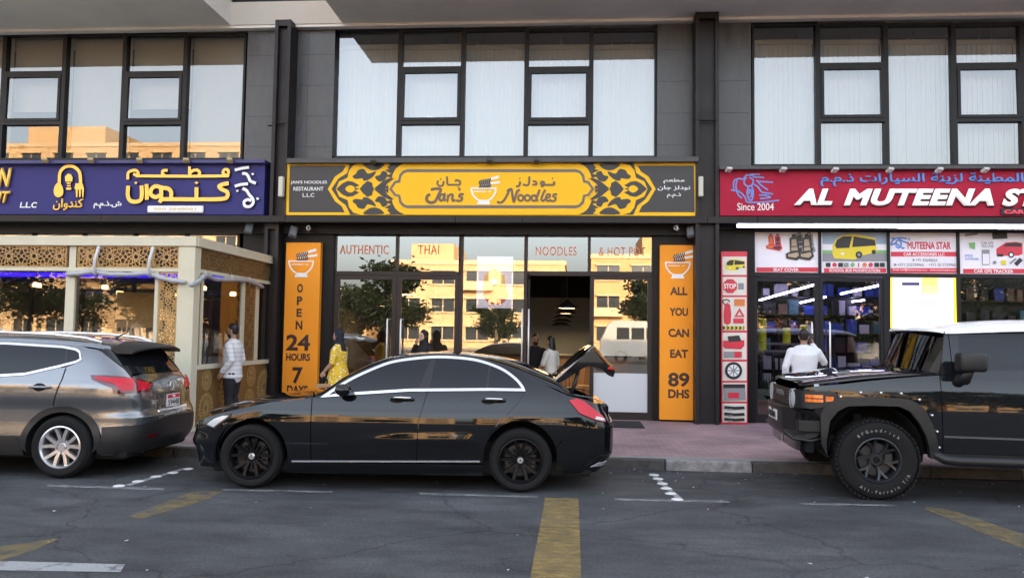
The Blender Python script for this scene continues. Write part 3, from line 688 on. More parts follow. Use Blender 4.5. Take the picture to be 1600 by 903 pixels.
house('apartment_block', -92, -38, -68, 25.5, m_h2, 'tall sunlit pale block across the street, mirrored in the left upper windows', 7, 12, step=(.35, .55, 3))
house('sandstone_house', 25, 50, -66, 9.0, m_h1, 'sunlit sandy house across the street beyond the three storey one', 3, 6)
house('sandstone_house', 54, 95, -58, 10.5, m_h2, 'long pale house across the street at the far right', 3, 9)
# trees
m_leaf = mat('leaf_green', linear=(0.016, 0.026, 0.011), rough=0.6, var=0.4, vscale=1.5); m_bark = mat('bark', linear=(0.10, 0.075, 0.05), rough=.9, var=.3, vscale=5, bump=.5, bscale=20)
def tree(X, Y, h, r, label, seed, cone=False, nleaf=2600):
    rr = random.Random(seed); t = thing('street_tree', label, 'tree', (X, Y, 0), 0, 'trees across the street')
    b = MB(); b.tube([(0, 0, -.05), (.05, .03, h*.3), (-.03, .05, h*.62), (0, 0, h*.92)], [.22, .17, .1, .03], 8)
    tips = []
    for k in range(16):
        z = h*(.28+.6*rr.random()); a = rr.uniform(0, 6.28); L = r*(1.05-.75*(z/h-.25)) if cone else r*rr.uniform(.6, 1)
        p = Vector((math.cos(a)*L, math.sin(a)*L, z+L*.35)); b.tube([(0, 0, z-.1), p*.5+Vector((0, 0, z*.5+.1)), p], [.07, .045, .015], 5); tips.append(p); tips.append(p*.55+Vector((0, 0, z*.45)))
    b.build('trunk', m_bark, t, local=True, smooth=True)
    tips.append(Vector((0, 0, h*.93))); c = MB()
    for k in range(nleaf):
        p = rr.choice(tips); s = rr.gauss(0, .34)*r*.55
        q = p+Vector((rr.gauss(0, .22)*r, rr.gauss(0, .22)*r, rr.gauss(0, .15)*r)); l = rr.uniform(.12, .26)
        u = Vector((rr.gauss(0, 1), rr.gauss(0, 1), rr.gauss(0, .6))).normalized()*l; v = u.orthogonal().normalized()*l*.45
        c.add([q-u, q+v, q+u, q-v], [(0, 1, 2, 3)])
    c.build('crown', m_leaf, t, local=True)
YV = lambda Y: 2*YF-Y      # mirror image of a depth in the shop glass
def mirror_x(px, Y): return onY(px, 500, YV(Y)).x
tree(mirror_x(612, -22), -22, 6.4, 1.9, 'dark tree across the street, mirrored in the left double doors', 1, True, 4200)
tree(mirror_x(1003, -27), -27, 5.6, 1.6, 'dark tree mirrored at the right edge of the closed restaurant door', 2)
tree(mirror_x(775, -38), -38, 4.2, 1.6, 'small tree mirrored low in the centre pane', 3)
tree(mirror_x(1330, -20), -20, 4.8, 2.0, 'tree mirrored in the accessory shop doors', 4)
tree(mirror_x(545, -30), -30, 4.6, 2.2, 'bushy tree mirrored left of the double doors', 5)
tree(mirror_x(60, -26), -26, 5.6, 2.2, 'tree mirrored in the glass of the lattice enclosure', 6)
for i, (px, Y, h) in enumerate([(-60, -17, 6.5), (30, -19, 7.0), (120, -16, 6.2), (330, -18, 6.4), (1180, -18, 6.4), (1250, -21, 7.2), (1420, -17, 6.0), (1520, -20, 7.0), (1610, -18, 6.3)]):
    tree(mirror_x(px, Y), Y, h, 2.5, 'dark roadside tree across the street, %s of the row mirrored in the %s shop' % (('first', 'second', 'third', 'fourth')[i] if i < 4 else ('first', 'second', 'third', 'fourth', 'fifth')[i-4], 'left' if i < 4 else 'right'), 20+i, False, 3800)
for i, (x_, y_, h_) in enumerate(EXTRA): tree(x_, y_, h_, 2.6, 'far dark tree in the added row before the low house, %s from the right' % ('first', 'second', 'third', 'fourth', 'fifth')[i], 40+i, False, 2600)
# white minibus
def bus(X, Y, label):
    t = thing('white_minibus', label, 'bus', (X, Y, 0)); L, H = 6.4, 2.55
    prof = [(0, .45), (0, 1.3), (.45, 2.3), (.75, H), (L-.1, H), (L, H-.15), (L, .45)]; b = MB()
    n = len(prof); b.add([(x, -1, z) for x, z in prof]+[(x, 1, z) for x, z in prof], [tuple(range(n)), tuple(range(n, 2*n))[::-1]]+[(i, i+n, (i+1) % n+n, (i+1) % n) for i in range(n)])
    b.build('body', m_bus, t, local=True, fix=True)
    for k in range(6): box('window', .95+k*.88, 1.7+k*.88, .985, 1.012, 1.45, 2.15, m_hw, t, local=True)
    for x in (1.2, 5.0):
        MB().lathe([(.2, 0), (.36, .01), (.38, .06), (.38, .2), (.36, .22)], axis='y', c=(x, .82, .38), n=20).build('wheel', mat('tyre_plain', linear=(.02, .02, .02), rough=.8), t, local=True, smooth=True)
bx = mirror_x(938, -19); bus(bx, -19, 'white minibus parked across the street, mirrored in the right door')
bus(mirror_x(1290, -22), -22, 'white minibus across the street, mirrored in the accessory shop doors')
bus(mirror_x(300, -20), -20, 'white minibus across the street, mirrored in the side glass of the lattice enclosure')
# ================================================================== sign boards
m_y = mat('sign_yellow', linear=(0.97, 0.55, 0.025), rough=0.5, spec=.15); m_g = mat('sign_charcoal', linear=(0.050, 0.050, 0.053), rough=0.35, spec=.3); m_br = mat('sign_brown', linear=(0.125, 0.07, 0.05), rough=0.35)
m_w = mat('sign_white', linear=(0.86, 0.86, 0.86), rough=0.4); m_org = mat('panel_orange', linear=(0.95, 0.34, 0.03), rough=0.55, spec=.15, var=0.03, vscale=1)
YSN = 14.18
# ---- yellow and charcoal board over the noodle restaurant
X0, X1, Z0, Z1 = prect(446.5, 254.5, 1090, 337, YSN)
t = thing('restaurant_sign', 'long yellow and charcoal noodle restaurant sign with scroll ornament and bowl logo', 'sign', ((X0+X1)/2, YSN, Z0))
box('board', X0, X1, YSN, YSN+.30, Z0, Z1-.006, m_y, t, .004)
def sym(fn):
    for mir in (None, 768.4):
        fn(Art(YSN, 440, 245, 4.848, mir), mir)
by, bb = MB(), MB()
def orn(a, mir):
    bd = MB()
    V = lambda L: [(x, 490-y) for x, y in L]        # flip about the board's middle line
    fieldA = [(62, 68), (488, 68), (463, 112), (405, 150), (350, 245), (405, 338), (455, 375), (478, 421), (55, 421)]
    a.poly(bd, fieldA, .003)
    B = [(518, 50), (497, 125), (432, 165), (378, 245), (432, 326), (487, 368), (520, 440), (930, 440), (872, 405), (840, 345), (834, 325), (800, 300), (785, 245), (800, 190), (834, 165), (840, 145), (872, 85), (930, 50)]
    a.poly(bd, B, .003)
    # yellow trefoil over it
    T = [(412, 245), (436, 188), (500, 160), (512, 105), (545, 65), (600, 50), (775, 50), (825, 58), (800, 85), (815, 95), (780, 102), (830, 130), (770, 148), (830, 160), (720, 235), (712, 245)]
    T = T+V(T[1:-1])[::-1]
    a.poly(by, T, .006)
    D1 = [(416, 245), (462, 203), (500, 185), (540, 190), (590, 218), (555, 235), (590, 245), (555, 255), (590, 272), (540, 300), (500, 305), (462, 287)]
    a.poly(bd, D1, .009)
    a.poly(by, [(483, 245), (505, 222), (530, 218), (552, 232), (556, 245), (552, 258), (530, 272), (505, 268)], .012, smooth=4)
    for f in (lambda L: L, V):
        a.poly(bd, f([(538, 150), (565, 128), (580, 103), (625, 95), (655, 130), (715, 112), (695, 150), (655, 178), (620, 182), (612, 165), (560, 170)]), .009, smooth=3)
        a.poly(bd, f([(708, 152), (745, 140), (765, 110), (800, 122), (796, 160), (775, 182), (735, 188)]), .009, smooth=3)
        a.poly(bd, f([(622, 55), (770, 55), (762, 80), (735, 98), (700, 105), (660, 95)]), .009, smooth=3)
        a.poly(bd, f([(700, 243), (770, 185), (820, 162), (852, 165), (800, 205), (745, 243)]), .0092)
        a.poly(bd, f([(778, 243), (805, 212), (812, 243)]), .0092)
    a.poly(bd, [(592, 245), (618, 212), (652, 183), (688, 200), (690, 222), (700, 245), (690, 268), (688, 290), (652, 307), (618, 278)], .009)
    bd.build('scroll_field', m_g, t)
sym(orn)
# cartouche: yellow body, charcoal line, yellow field
aL = Art(YSN, 440, 245, 4.848); aR = Art(YSN, 440, 245, 4.848, 768.4)
def both(mb, half, dy):
    """half outline listed from top centre side down the left to the bottom; mirrored to close"""
    l = [aL.P(p) for p in half]; r = [aR.P(p) for p in half]; plate(mb, [l+r[::-1]], YSN-dy)
both(by, [(940, 50), (895, 68), (862, 98), (843, 135), (838, 160), (870, 172), (842, 195), (812, 245), (842, 295), (870, 318), (838, 330), (843, 355), (862, 392), (895, 422), (940, 440)], .015)
ring_o = [(955, 97), (920, 108), (893, 138), (884, 180), (855, 188), (816, 245), (855, 298), (884, 305), (893, 350), (920, 380), (955, 392)]
ring_i = [(955, 120), (930, 128), (910, 150), (900, 198), (868, 204), (838, 245), (868, 285), (900, 290), (910, 338), (930, 362), (955, 370)]
both(bb, ring_o, .018); both(by, ring_i, .021)
by.build('scroll_ornament', m_y, t); bb.build('cartouche_line', mat('sign_taupe', linear=(.13, .105, .1), rough=.35), t)
YL = YSN-.024
# script lettering drawn as brush strokes (zoom 5: origin 440,245, scale 4.848)
def brush(name, strokes, w, ox, oy, s, m, parent, Y=YL, depth=.004, sm=6):
    a = Art(Y, ox, oy, s); b = MB()
    for q in strokes:
        ww, tp = w, None
        if isinstance(q[0], (int, float)): ww = w*q[0]; q = q[1]
        a.stroke(b, q, ww, .0, depth, smooth=sm, taper=tp)
    return b.build(name, m, parent)
brush('script_lettering', [
    (1.25, [(1130, 250), (1165, 243), (1205, 248), (1188, 290), (1165, 335), (1130, 348), (1100, 330), (1103, 298), (1125, 285)]),
    (1.0, [(1228, 285), (1205, 290), (1196, 315), (1205, 333), (1222, 325), (1236, 285), (1232, 320), (1242, 334)]),
    (1.0, [(1262, 286), (1256, 334), (1262, 305), (1282, 286), (1296, 292), (1292, 322), (1302, 334), (1316, 325)]),
    (1.0, [(1352, 240), (1344, 256)]),
    (1.0, [(1380, 287), (1356, 284), (1346, 300), (1366, 310), (1362, 330), (1340, 336), (1324, 328)])], .042, 440, 245, 4.848, m_br, t)
# Noodles (zoom 6: origin 770,245)
def oo(x, y, rx, ry): return [(x+rx*math.cos(q), y+ry*math.sin(q)) for q in [-1.2+k*.72 for k in range(10)]]
brush('script_lettering', [
    (1.0, [(32, 342), (62, 348), (92, 320), (118, 270), (128, 248), (142, 250), (150, 300), (160, 340), (172, 300), (186, 262), (205, 250)]),
    (.8, [(108, 262), (118, 250), (134, 246)]),
    (.9, oo(212, 312, 20, 22)), (.9, oo(262, 312, 20, 22)), (.9, oo(312, 313, 19, 21)), (.95, [(356, 250), (340, 290), (331, 325), (345, 334)]),
    (.95, [(398, 250), (380, 285), (368, 322), (380, 335), (395, 322)]), (.9, [(405, 315), (432, 302), (428, 285), (410, 290), (402, 318), (418, 336), (440, 325)]),
    (.9, [(488, 288), (466, 285), (458, 300), (476, 312), (470, 332), (448, 336), (438, 328)])], .042, 770, 245, 4.848, m_br, t)
brush('arabic_lettering', [[(1186, 180), (1180, 205), (1198, 222), (1222, 215), (1228, 185)], [(1252, 150), (1256, 212)], [(1256, 213), (1300, 213), (1345, 212), (1352, 190), (1330, 178), (1312, 186)], [(1203, 168), (1209, 172)], [(1336, 232), (1342, 236)]], .036, 440, 245, 4.848, m_br, t)
brush('arabic_lettering', [[(176, 226), (196, 222), (206, 205), (203, 188)], [(202, 164), (207, 167)], [(228, 212), (270, 212), (277, 150)], [(302, 185), (325, 190), (330, 210), (300, 213)], [(364, 226), (382, 220), (388, 195), (370, 190), (366, 208), (390, 212), (460, 212), (463, 188)], [(448, 164), (455, 167)]], .036, 770, 245, 4.848, m_br, t)
def bowl(parent, ox, oy, s, Y, m_line, m_nood, m_fill=None, scale_w=1.0):
    """bowl-of-noodles logo on a 100 x 100 box whose origin is (ox, oy) in the photo and s photo px per unit"""
    a = Art(Y, ox, oy, 1.0/s); w = .028*scale_w; b = MB()
    rim = [(4, 42), (96, 42)]; a.stroke(b, rim, w*1.1, 0, .004)
    a.stroke(b, [(5, 44), (12, 66), (30, 84), (50, 87), (70, 84), (88, 66), (95, 44)], w*1.1, .001, .004, smooth=6)
    a.poly(b, [(30, 88), (70, 88), (74, 100), (26, 100)], .002, .004)
    a.stroke(b, [(14, 54), (58, 54)], w*.6, 0, .004); a.stroke(b, [(66, 54), (76, 54)], w*.6, 0, .004)
    a.poly(b, [(34, 18), (104, -4), (106, 6), (36, 24)], .003, .004); a.poly(b, [(40, 27), (108, 16), (109, 25), (42, 33)], .003, .004)
    b.build('bowl_logo', m_line, parent)
    n = MB()
    for k in range(6):
        x = 36+k*7; a.stroke(n, [(x+4, 14-k*1.5), (x-1, 22), (x+3, 30), (x-1, 40)], w*.85, .006+.0005*k, .003, smooth=4)
    n.build('noodle_logo', m_nood, parent)
bowl(t, 734, 276, .435, YL, m_w, m_g)
for s_, y in (("JAN'S NOODLES", 285.5), ('RESTAURANT', 295.2), ('L.L.C', 305)):
    wd = {"JAN'S NOODLES": 57, 'RESTAURANT': 47, 'L.L.C': 18}[s_]; cx = {"JAN'S NOODLES": 482.5, 'RESTAURANT': 482, 'L.L.C': 482}[s_]
    textpx('lettering', s_, cx-wd/2, y-3, cx+wd/2, y+3, YSN-.004, m_w, t, bold=.012, depth=.002)
for s_, y, wd in (('مطعم', 283.5, 33), ('نودلز جان', 294.5, 51), ('ذ.م.م', 306, 22)):
    textpx('arabic_lettering', arab(s_), 1053-wd/2, y-4.5, 1053+wd/2, y+3.5, YSN-.004, m_w, t, bold=.02, depth=.002)
# ---- orange vertical panels
def vpanel(r, label, rows, logo):
    Y = 14.46; X0, X1, Z0, Z1 = prect(*r, Y)
    t = thing('panel_sign', label, 'sign', ((X0+X1)/2, Y, Z0), group='orange vertical panels by the restaurant door')
    box('panel', X0, X1, Y, Y+.13, Z0, Z1, m_org, t, .004)
    m_pb = mat('panel_lettering', linear=(.05, .022, .018), rough=.4)
    for s_, x0, y0, x1, y1, bo in rows: textpx('lettering', s_, x0, y0, x1, y1, Y-.002, m_pb, t, bold=bo, depth=.003)
    bowl(t, logo[0], logo[1], logo[2], Y-.002, m_w, m_pb, scale_w=.8)
vpanel((443, 379, 497.3, 662), 'orange panel reading OPEN 24 HOURS 7 DAYS left of the restaurant doors',
       [('O', 464.5, 443.5, 473.5, 457, .035), ('P', 464, 463, 472.5, 476.5, .035), ('E', 463.5, 482, 471.5, 495, .035), ('N', 462, 501, 472.5, 515, .035), ('24', 447.5, 522.5, 484.5, 547.5, .03),
        ('HOURS', 447, 552, 484.5, 563.5, .035), ('7', 457, 573.5, 473, 599, .03), ('DAYS', 448.5, 602, 481, 615, .035)], (449, 390, .43))
vpanel((1031, 383, 1090, 656), 'orange panel reading ALL YOU CAN EAT 89 DHS right of the restaurant doors',
       [('ALL', 1047, 448.5, 1074, 461, .035), ('YOU', 1046, 481, 1075, 493.5, .035), ('CAN', 1044.5, 513.5, 1076.5, 526.5, .035), ('EAT', 1047, 546, 1075, 559, .035), ('89', 1044, 582, 1077, 604, .03), ('DHS', 1044, 608, 1077, 622, .035)], (1037.5, 392, .43))

# ---- purple board of the left restaurant
m_pur = mat('sign_purple', linear=(0.040, 0.038, 0.17), rough=0.5, spec=.2, var=.05, vscale=1); m_gold = mat('gold_letter', linear=(0.78, 0.50, 0.10), rough=0.3, metal=.35); m_edge = mat('letter_dark_edge', linear=(.02, .018, .03), rough=.5)  # edge material is the dark side colour of the raised letters
X0, X1, Z0, Z1 = prect(-40, 255, 413, 335.5, YSN); XLs = -15.0
t = thing('restaurant_sign', 'long purple sign board with raised gold Arabic lettering and spoon and fork emblem', 'sign', ((X0+X1)/2, YSN, Z0))
box('board', XLs, X1, YSN, YSN+.3, Z0, Z1, m_pur, t, .004)
def brush2(name, strokes, w, ox, oy, s, mats, parent, Y, depth, sm=6):
    a = Art(Y, ox, oy, s); b = MB()
    for q in strokes:
        ww, k = w, sm
        if isinstance(q, dict):
            if 'poly' in q: a.poly(b, q['poly'], 0, depth, 0, q.get('sm', 0), q.get('holes', ()), 1); continue
            ww = w*q.get('w', 1); k = q.get('sm', sm); q = q['s']
        a.stroke(b, q, ww, 0, depth, 0, k, None, 1)
    return b.build(name, mats, parent)
GM = [m_gold, m_edge]; YG2 = YSN-.06; W7 = .075
brush2('gold_lettering', [
    {'s': [(743, 132), (745, 95), (765, 82), (790, 80), (804, 95), (795, 108), (775, 100)]}, {'s': [(790, 112), (1090, 114), (1330, 112)], 'sm': 0}, {'s': [(1333, 105), (1318, 108), (1297, 96), (1305, 76), (1325, 78), (1330, 100)]},
    {'s': [(975, 80), (948, 82), (945, 100), (958, 110)]}, {'s': [(1102, 58), (1102, 108)], 'sm': 0}, {'s': [(1104, 100), (1120, 82), (1145, 78), (1162, 92), (1155, 110)]}], W7*.72, 0, 245, 3.721, GM, t, YG2, .06)
brush2('gold_lettering', [
    {'s': [(745, 170), (743, 225), (758, 255), (790, 262), (818, 250), (825, 215), (823, 168)]}, {'s': [(852, 160), (854, 250)], 'sm': 0}, {'s': [(940, 180), (905, 172), (880, 190), (878, 220), (905, 235), (935, 222)]}, {'s': [(936, 168), (938, 240), (928, 266)], 'sm': 3},
    {'s': [(945, 182), (975, 185), (995, 205), (995, 240)]}, {'s': [(942, 247), (1130, 248), (1290, 246), (1322, 230), (1320, 205), (1290, 190), (1275, 172), (1300, 160), (1330, 155)], 'sm': 4}, {'s': [(1142, 178), (1142, 240)], 'sm': 0},
    {'poly': [(780, 152), (790, 145), (800, 152), (790, 160)]}, {'poly': [(1130, 152), (1143, 144), (1155, 152), (1143, 160)]}], W7, 0, 245, 3.721, GM, t, YG2, .06)
brush2('emblem', [
    {'s': [(345, 200), (345, 130), (350, 90), (375, 62), (405, 55), (435, 62), (462, 90), (468, 130), (468, 160)]}, {'poly': [(340, 150), (358, 165), (368, 195), (362, 225), (340, 236), (318, 225), (312, 195), (322, 165)], 'sm': 3},
    {'poly': [(440, 155), (480, 155), (488, 185), (485, 235), (478, 235), (476, 190), (470, 190), (468, 235), (460, 235), (458, 190), (452, 190), (450, 235), (442, 235), (440, 190), (433, 185)]},
    {'poly': [(378, 115), (395, 100), (412, 103), (422, 120), (420, 145), (380, 145)]}, {'poly': [(388, 150), (412, 150), (412, 158), (388, 158)]}, {'poly': [(390, 165), (410, 165), (410, 173), (390, 173)]}, {'poly': [(385, 180), (414, 180), (414, 192), (385, 192)]}], .062, 0, 245, 3.721, GM, t, YSN-.045, .045)
x0, x1, z0, z1 = prect(83, 310, 130, 329, YSN-.03); text('gold_lettering', arab('كندوان'), x0, x1, z0, z1, YSN-.01, m_gold, t, bold=.03, depth=.03)
textpx('gold_lettering', 'N', -1, 263, 20, 293.5, YSN-.01, GM, t, bold=.05, depth=.06, shear=.25); textpx('gold_lettering', 'NT', -12, 299, 18.5, 318, YSN-.01, GM, t, bold=.05, depth=.06, shear=.25)
textpx('lettering', 'L.L.C', 31, 316, 58, 325, YSN-.003, m_w, t, bold=.03, depth=.004, shear=.15)
textpx('arabic_lettering', arab('ش.ذ.م.م'), 146, 314.5, 190, 326, YSN-.003, m_w, t, bold=.03, depth=.004)
brush2('white_lettering', [
    {'s': [(1365, 78), (1405, 68), (1448, 62)], 'sm': 2}, {'s': [(1408, 98), (1430, 100), (1445, 118), (1455, 140), (1475, 150), (1488, 155)]}, {'poly': [(1460, 98), (1472, 94), (1478, 104), (1466, 108)]},
    {'s': [(1365, 172), (1400, 162), (1442, 158)], 'sm': 2}, {'s': [(1410, 185), (1432, 195), (1450, 222), (1470, 245), (1472, 270), (1452, 290), (1425, 286), (1420, 262), (1440, 250), (1462, 256)]}, {'poly': [(1372, 196), (1384, 192), (1388, 202), (1376, 206)]}, {'poly': [(1488, 240), (1500, 236), (1508, 248), (1494, 252)]}], .055, 0, 245, 3.721, [m_w, m_edge], t, YSN-.05, .05)
X0, X1, Z0, Z1 = prect(232, 322, 319, 333, YSN); o = box('phone_plaque', X0, X1, YSN-.05, YSN-.003, Z0, Z1, m_w, t, .015); text('lettering', '050 2848081', X0+.13, X1-.13, Z0+.045, Z1-.04, YSN-.051, mat('pale_gold', linear=(.7, .55, .33), rough=.5), t, bold=.03, depth=.003)
# ---- red board of the accessory shop
m_red = mat('sign_red', linear=(0.42, 0.018, 0.05), rough=0.55, spec=.15, var=.04, vscale=1); m_blu = mat('letter_blue', linear=(0.11, 0.27, 0.68), rough=.4); m_wl = mat('white_letter_face', linear=(.9, .9, .9), rough=.4, emit=(255, 255, 255), estr=.06)
X0, X1, Z0, Z1 = prect(1124.5, 265, 1640, 338, YSN); Z0 = pZ(1150, 337.3, YSN); XRs = 14.0
t = thing('accessory_sign', 'long crimson sign board with raised white capitals and blue Arabic lettering', 'sign', (X0, YSN, Z0))
box('board', X0, XRs, YSN, YSN+.3, Z0, Z1, m_red, t, .004)
YR = YSN-.07
def caps(s_, px0, px1, py0, py1):
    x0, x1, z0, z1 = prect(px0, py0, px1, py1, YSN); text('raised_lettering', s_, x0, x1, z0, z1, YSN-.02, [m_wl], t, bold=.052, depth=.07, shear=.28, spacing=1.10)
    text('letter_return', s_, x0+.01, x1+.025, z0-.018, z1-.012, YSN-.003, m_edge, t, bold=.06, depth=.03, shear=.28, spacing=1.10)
caps('AL', 1239, 1299, 296, 321.5); caps('MUTEENA', 1316.5, 1550, 296, 322.5); caps('STAR', 1563, 1680, 296, 323.5)
textpx('arabic_lettering', arab('شركة نجمة المطينة لزينة السيارات ذ.م.م'), 1281, 270.5, 1735, 292, YSN-.004, m_blu, t, bold=.03, depth=.025)
textpx('lettering', 'Since 2004', 1152, 317.5, 1209, 329, YSN-.003, m_w, t, bold=.008, depth=.004)
X0b, X1b, Zb0, Zb1 = prect(1563, 326, 1800, 336.5, YSN); box('plaque', X0b, X1b, YSN-.03, YSN-.003, Zb0, Zb1, m_edge, t, .006)
textpx('lettering', 'CAR ACCESSORIES', 1569, 328, 1700, 334, YSN-.032, mat('red_neon', linear=(.7, .05, .08), rough=.4, emit=(230, 50, 70), estr=.12), t, bold=.04, depth=.004)
def carlogo(a, b, w, k=1.0):
    for q in [[(148, 215), (150, 170), (175, 158), (195, 160), (215, 140), (250, 145)], [(165, 165), (160, 200), (172, 240), (190, 255)], [(232, 136), (280, 136)], [(245, 150), (300, 152)], [(265, 172), (345, 176)], [(212, 150), (200, 175), (215, 195), (240, 190), (245, 165), (225, 152)],
              [(215, 230), (222, 200), (238, 196), (246, 225), (240, 262), (225, 262), (215, 230)], [(225, 235), (230, 212), (238, 222), (236, 245), (228, 250)], [(135, 215), (175, 222), (205, 250), (220, 275), (300, 275), (375, 266)], [(248, 185), (270, 200), (290, 225), (330, 232), (345, 236)], [(275, 240), (310, 242), (330, 252), (280, 258)], [(262, 165), (285, 190), (320, 215)]]:
        a.stroke(b, q, w, 0, .006*k, smooth=5)
a = Art(YSN-.003, 1100, 230, 3.2); b = MB(); carlogo(a, b, .026); b.build('car_logo', m_blu, t)
# small strip-light heads under the ledges
m_sp = mat('spot_white', linear=(.6, .6, .58), rough=.4)
def spots(lst, ledge_y, where, cat='light', mcol=None):
    for i, (px, py) in enumerate(lst):
        p = onY(px, py, 14.0); o = MB().box(-.05, .05, -.05, .06, -.02, .03).box(-.02, .02, .02, .1, .03, .05).build('sign_light', mcol or m_sp, None); bevel_mesh(o, .006); o.location = p; o.rotation_euler = (R(-25), 0, R(15))
        tag(o, 'small light head on the ledge over the %s board, %s from its left end' % (where, ('first', 'second', 'third', 'fourth', 'fifth', 'sixth', 'seventh')[i]), cat, 'light heads over the %s board' % where)
spots([(1139, 265.5), (1224, 265.5), (1305, 266), (1391, 266), (1468, 266), (1540, 266)], 0, 'crimson')
spots([(70, 251), (142, 251), (218, 251), (291, 251), (359, 251)], 0, 'purple', mcol=mat('spot_gold', linear=(.5, .38, .2), rough=.4))
spots([(583, 253), (765, 252), (838, 252.5)], 0, 'yellow', mcol=m_steel_g)
# side fixtures on the steel columns, floodlights and cameras below the beam
for px, s_ in ((440.5, 'left'), (1094.5, 'right')):
    X0, X1, Z0, Z1 = prect(px-3.5, 277, px+3.5, 308, 14.1); o = box('wall_light', X0, X1, 14.02, 14.13, Z0, Z1, mat('fixture_cream', linear=(.6, .58, .5), rough=.5), None, .01)
    tag(o, 'slim cream light fixture on the %s steel column beside the yellow board' % s_, 'light')
def flood(px, py, tilt, label):
    p = onY(px, py, 14.3); t = thing('floodlight', label, 'floodlight', p, tilt)
    o = box('housing', -.07, .07, -.05, .03, -.13, .10, mat('flood_grey', linear=(.10, .10, .11), rough=.4), t, .01, True); o.rotation_euler = (R(-28), R(14 if tilt > 0 else -14), 0)
    o2 = box('lens', -.055, .055, -.058, -.052, -.115, .085, mat('flood_glass', linear=(.16, .17, .18), rough=.1), t, 0, True); o2.rotation_euler = o.rotation_euler
    MB().box(-.01, .01, .02, .3, .06, .09).build('bracket', m_dark, t, local=True)
flood(458, 362, .5, 'tilted grey floodlight above the OPEN 24 HOURS panel'); flood(1080, 362, -.5, 'tilted grey floodlight above the ALL YOU CAN EAT panel'); flood(389, 356, .5, 'small floodlight under the end of the purple board')
def cctv(px, py, label, s=1):
    p = onY(px, py, 14.3); t = thing('security_camera', label, 'camera', p, .3*s)
    MB().lathe([(.0, -.09), (.035, -.09), (.04, -.07), (.04, .07), (.03, .09), (0, .09)], axis='y', n=14).build('housing', m_w, t, local=True, smooth=True)
    MB().lathe([(0, -.094), (.026, -.094), (.026, -.088)], axis='y', n=12).build('lens', m_dark, t, local=True); MB().tube([(0, .05, 0), (0, .08, .07), (0, .3, .08)], .014).build('arm', m_w, t, local=True)
cctv(482, 357, 'small white security camera beside the left floodlight'); cctv(1057, 357, 'small white security camera beside the right floodlight', -1)

# ------------------------------------------------------------------ accessory shop: tube, posters, doors, product column
m_tube = mat('tube_glow', (240, 238, 255), .5, emit=(225, 220, 255), estr=2.6)
for i, (pa, pb) in enumerate([((1152, 352.5), (1258, 353)), ((1259, 353), (1402, 354)), ((1403, 354), (1560, 355)), ((1561, 355), (1700, 356))]):
    A, B = onY(*pa, 14.25), onY(*pb, 14.25)
    t = thing('tube_light', 'lit white tube light under the crimson sign, %s from the left' % ('first', 'second', 'third', 'fourth')[i], 'lamp', A, group='tube lights under the crimson sign')
    MB().tube([(0, 0, 0), (B.x-A.x-.01, 0, B.z-A.z)],   .021, 10).build('tube', m_tube, t, local=True, smooth=True); MB().box(0, B.x-A.x-.01, .035, .07, -.03, .05).build('batten', m_w, t, local=True)
m_pst = mat('poster_white', linear=(.80, .80, .84), rough=.35); m_pr = mat('poster_red', linear=(.62, .03, .06), rough=.35); m_blk = mat('print_black', linear=(.02, .02, .022), rough=.4); m_tan = mat('print_tan', linear=(.42, .33, .22), rough=.5)
m_yb = mat('print_yellow', linear=(.75, .62, .03), rough=.4); m_gry = mat('print_grey', linear=(.25, .26, .27), rough=.5); m_skyb = mat('print_sky', linear=(.30, .42, .55), rough=.5); m_grn = mat('print_green', linear=(.2, .45, .15), rough=.5); m_o2 = mat('print_orange', linear=(.7, .2, .05), rough=.5)
YP = YF-.02
def poster(r, label):
    X0, X1, Z0, Z1 = prect(*r, YP); t = thing('window_poster', label, 'poster', ((X0+X1)/2, YP, Z0), group='posters above the accessory shop doors')
    box('sheet', X0, X1, YP, YP+.012, Z0, Z1, m_pst, t); return t
class Prn:
    def __init__(s, parent, ox, oy, sc_, Y=YP): s.a = Art(Y, ox, oy, sc_); s.p = parent; s.k = 0
    def poly(s, m, pts, name='print', sm=0, holes=()):
        s.k += 1; b = MB(); s.a.poly(b, pts, .0015+.0006*s.k, 0, 0, sm, holes); return b.build(name, m, s.p)
    def rect(s, m, x0, y0, x1, y1, name='print'): return s.poly(m, [(x0, y0), (x1, y0), (x1, y1), (x0, y1)], name)
    def disc(s, m, x, y, r, name='print', ry=None, n=20): return s.poly(m, [(x+r*math.cos(2*math.pi*k/n), y+(ry or r)*math.sin(2*math.pi*k/n)) for k in range(n)], name)
    def line(s, m, pts, w, sm=0, name='print'):
        s.k += 1; b = MB(); l = [s.a.P(q) for q in pts]; l = catmull(l, sm) if sm else l; plate(b, [ribbon(l, w)], s.a.Y-.0015-.0006*s.k); return b.build(name, m, s.p)
    def text(s, body, x0, y0, x1, y1, m, bold=.02, name='lettering'):
        s.k += 1; a = s.a; q = (a.ox+x0/a.s, a.oy+y0/a.s, a.ox+x1/a.s, a.oy+y1/a.s); return textpx(name, body, *q, a.Y-.0015-.0006*s.k, m, s.p, bold=bold, depth=.001)
Z7 = (1100, 230, 3.2)
t = poster((1176, 361, 1279, 427), 'poster of red and black seat covers reading SEAT COVER'); p = Prn(t, *Z7)
p.rect(m_pr, 262, 601, 570, 624); p.text('SEAT COVER', 346, 605, 474, 620, m_w)
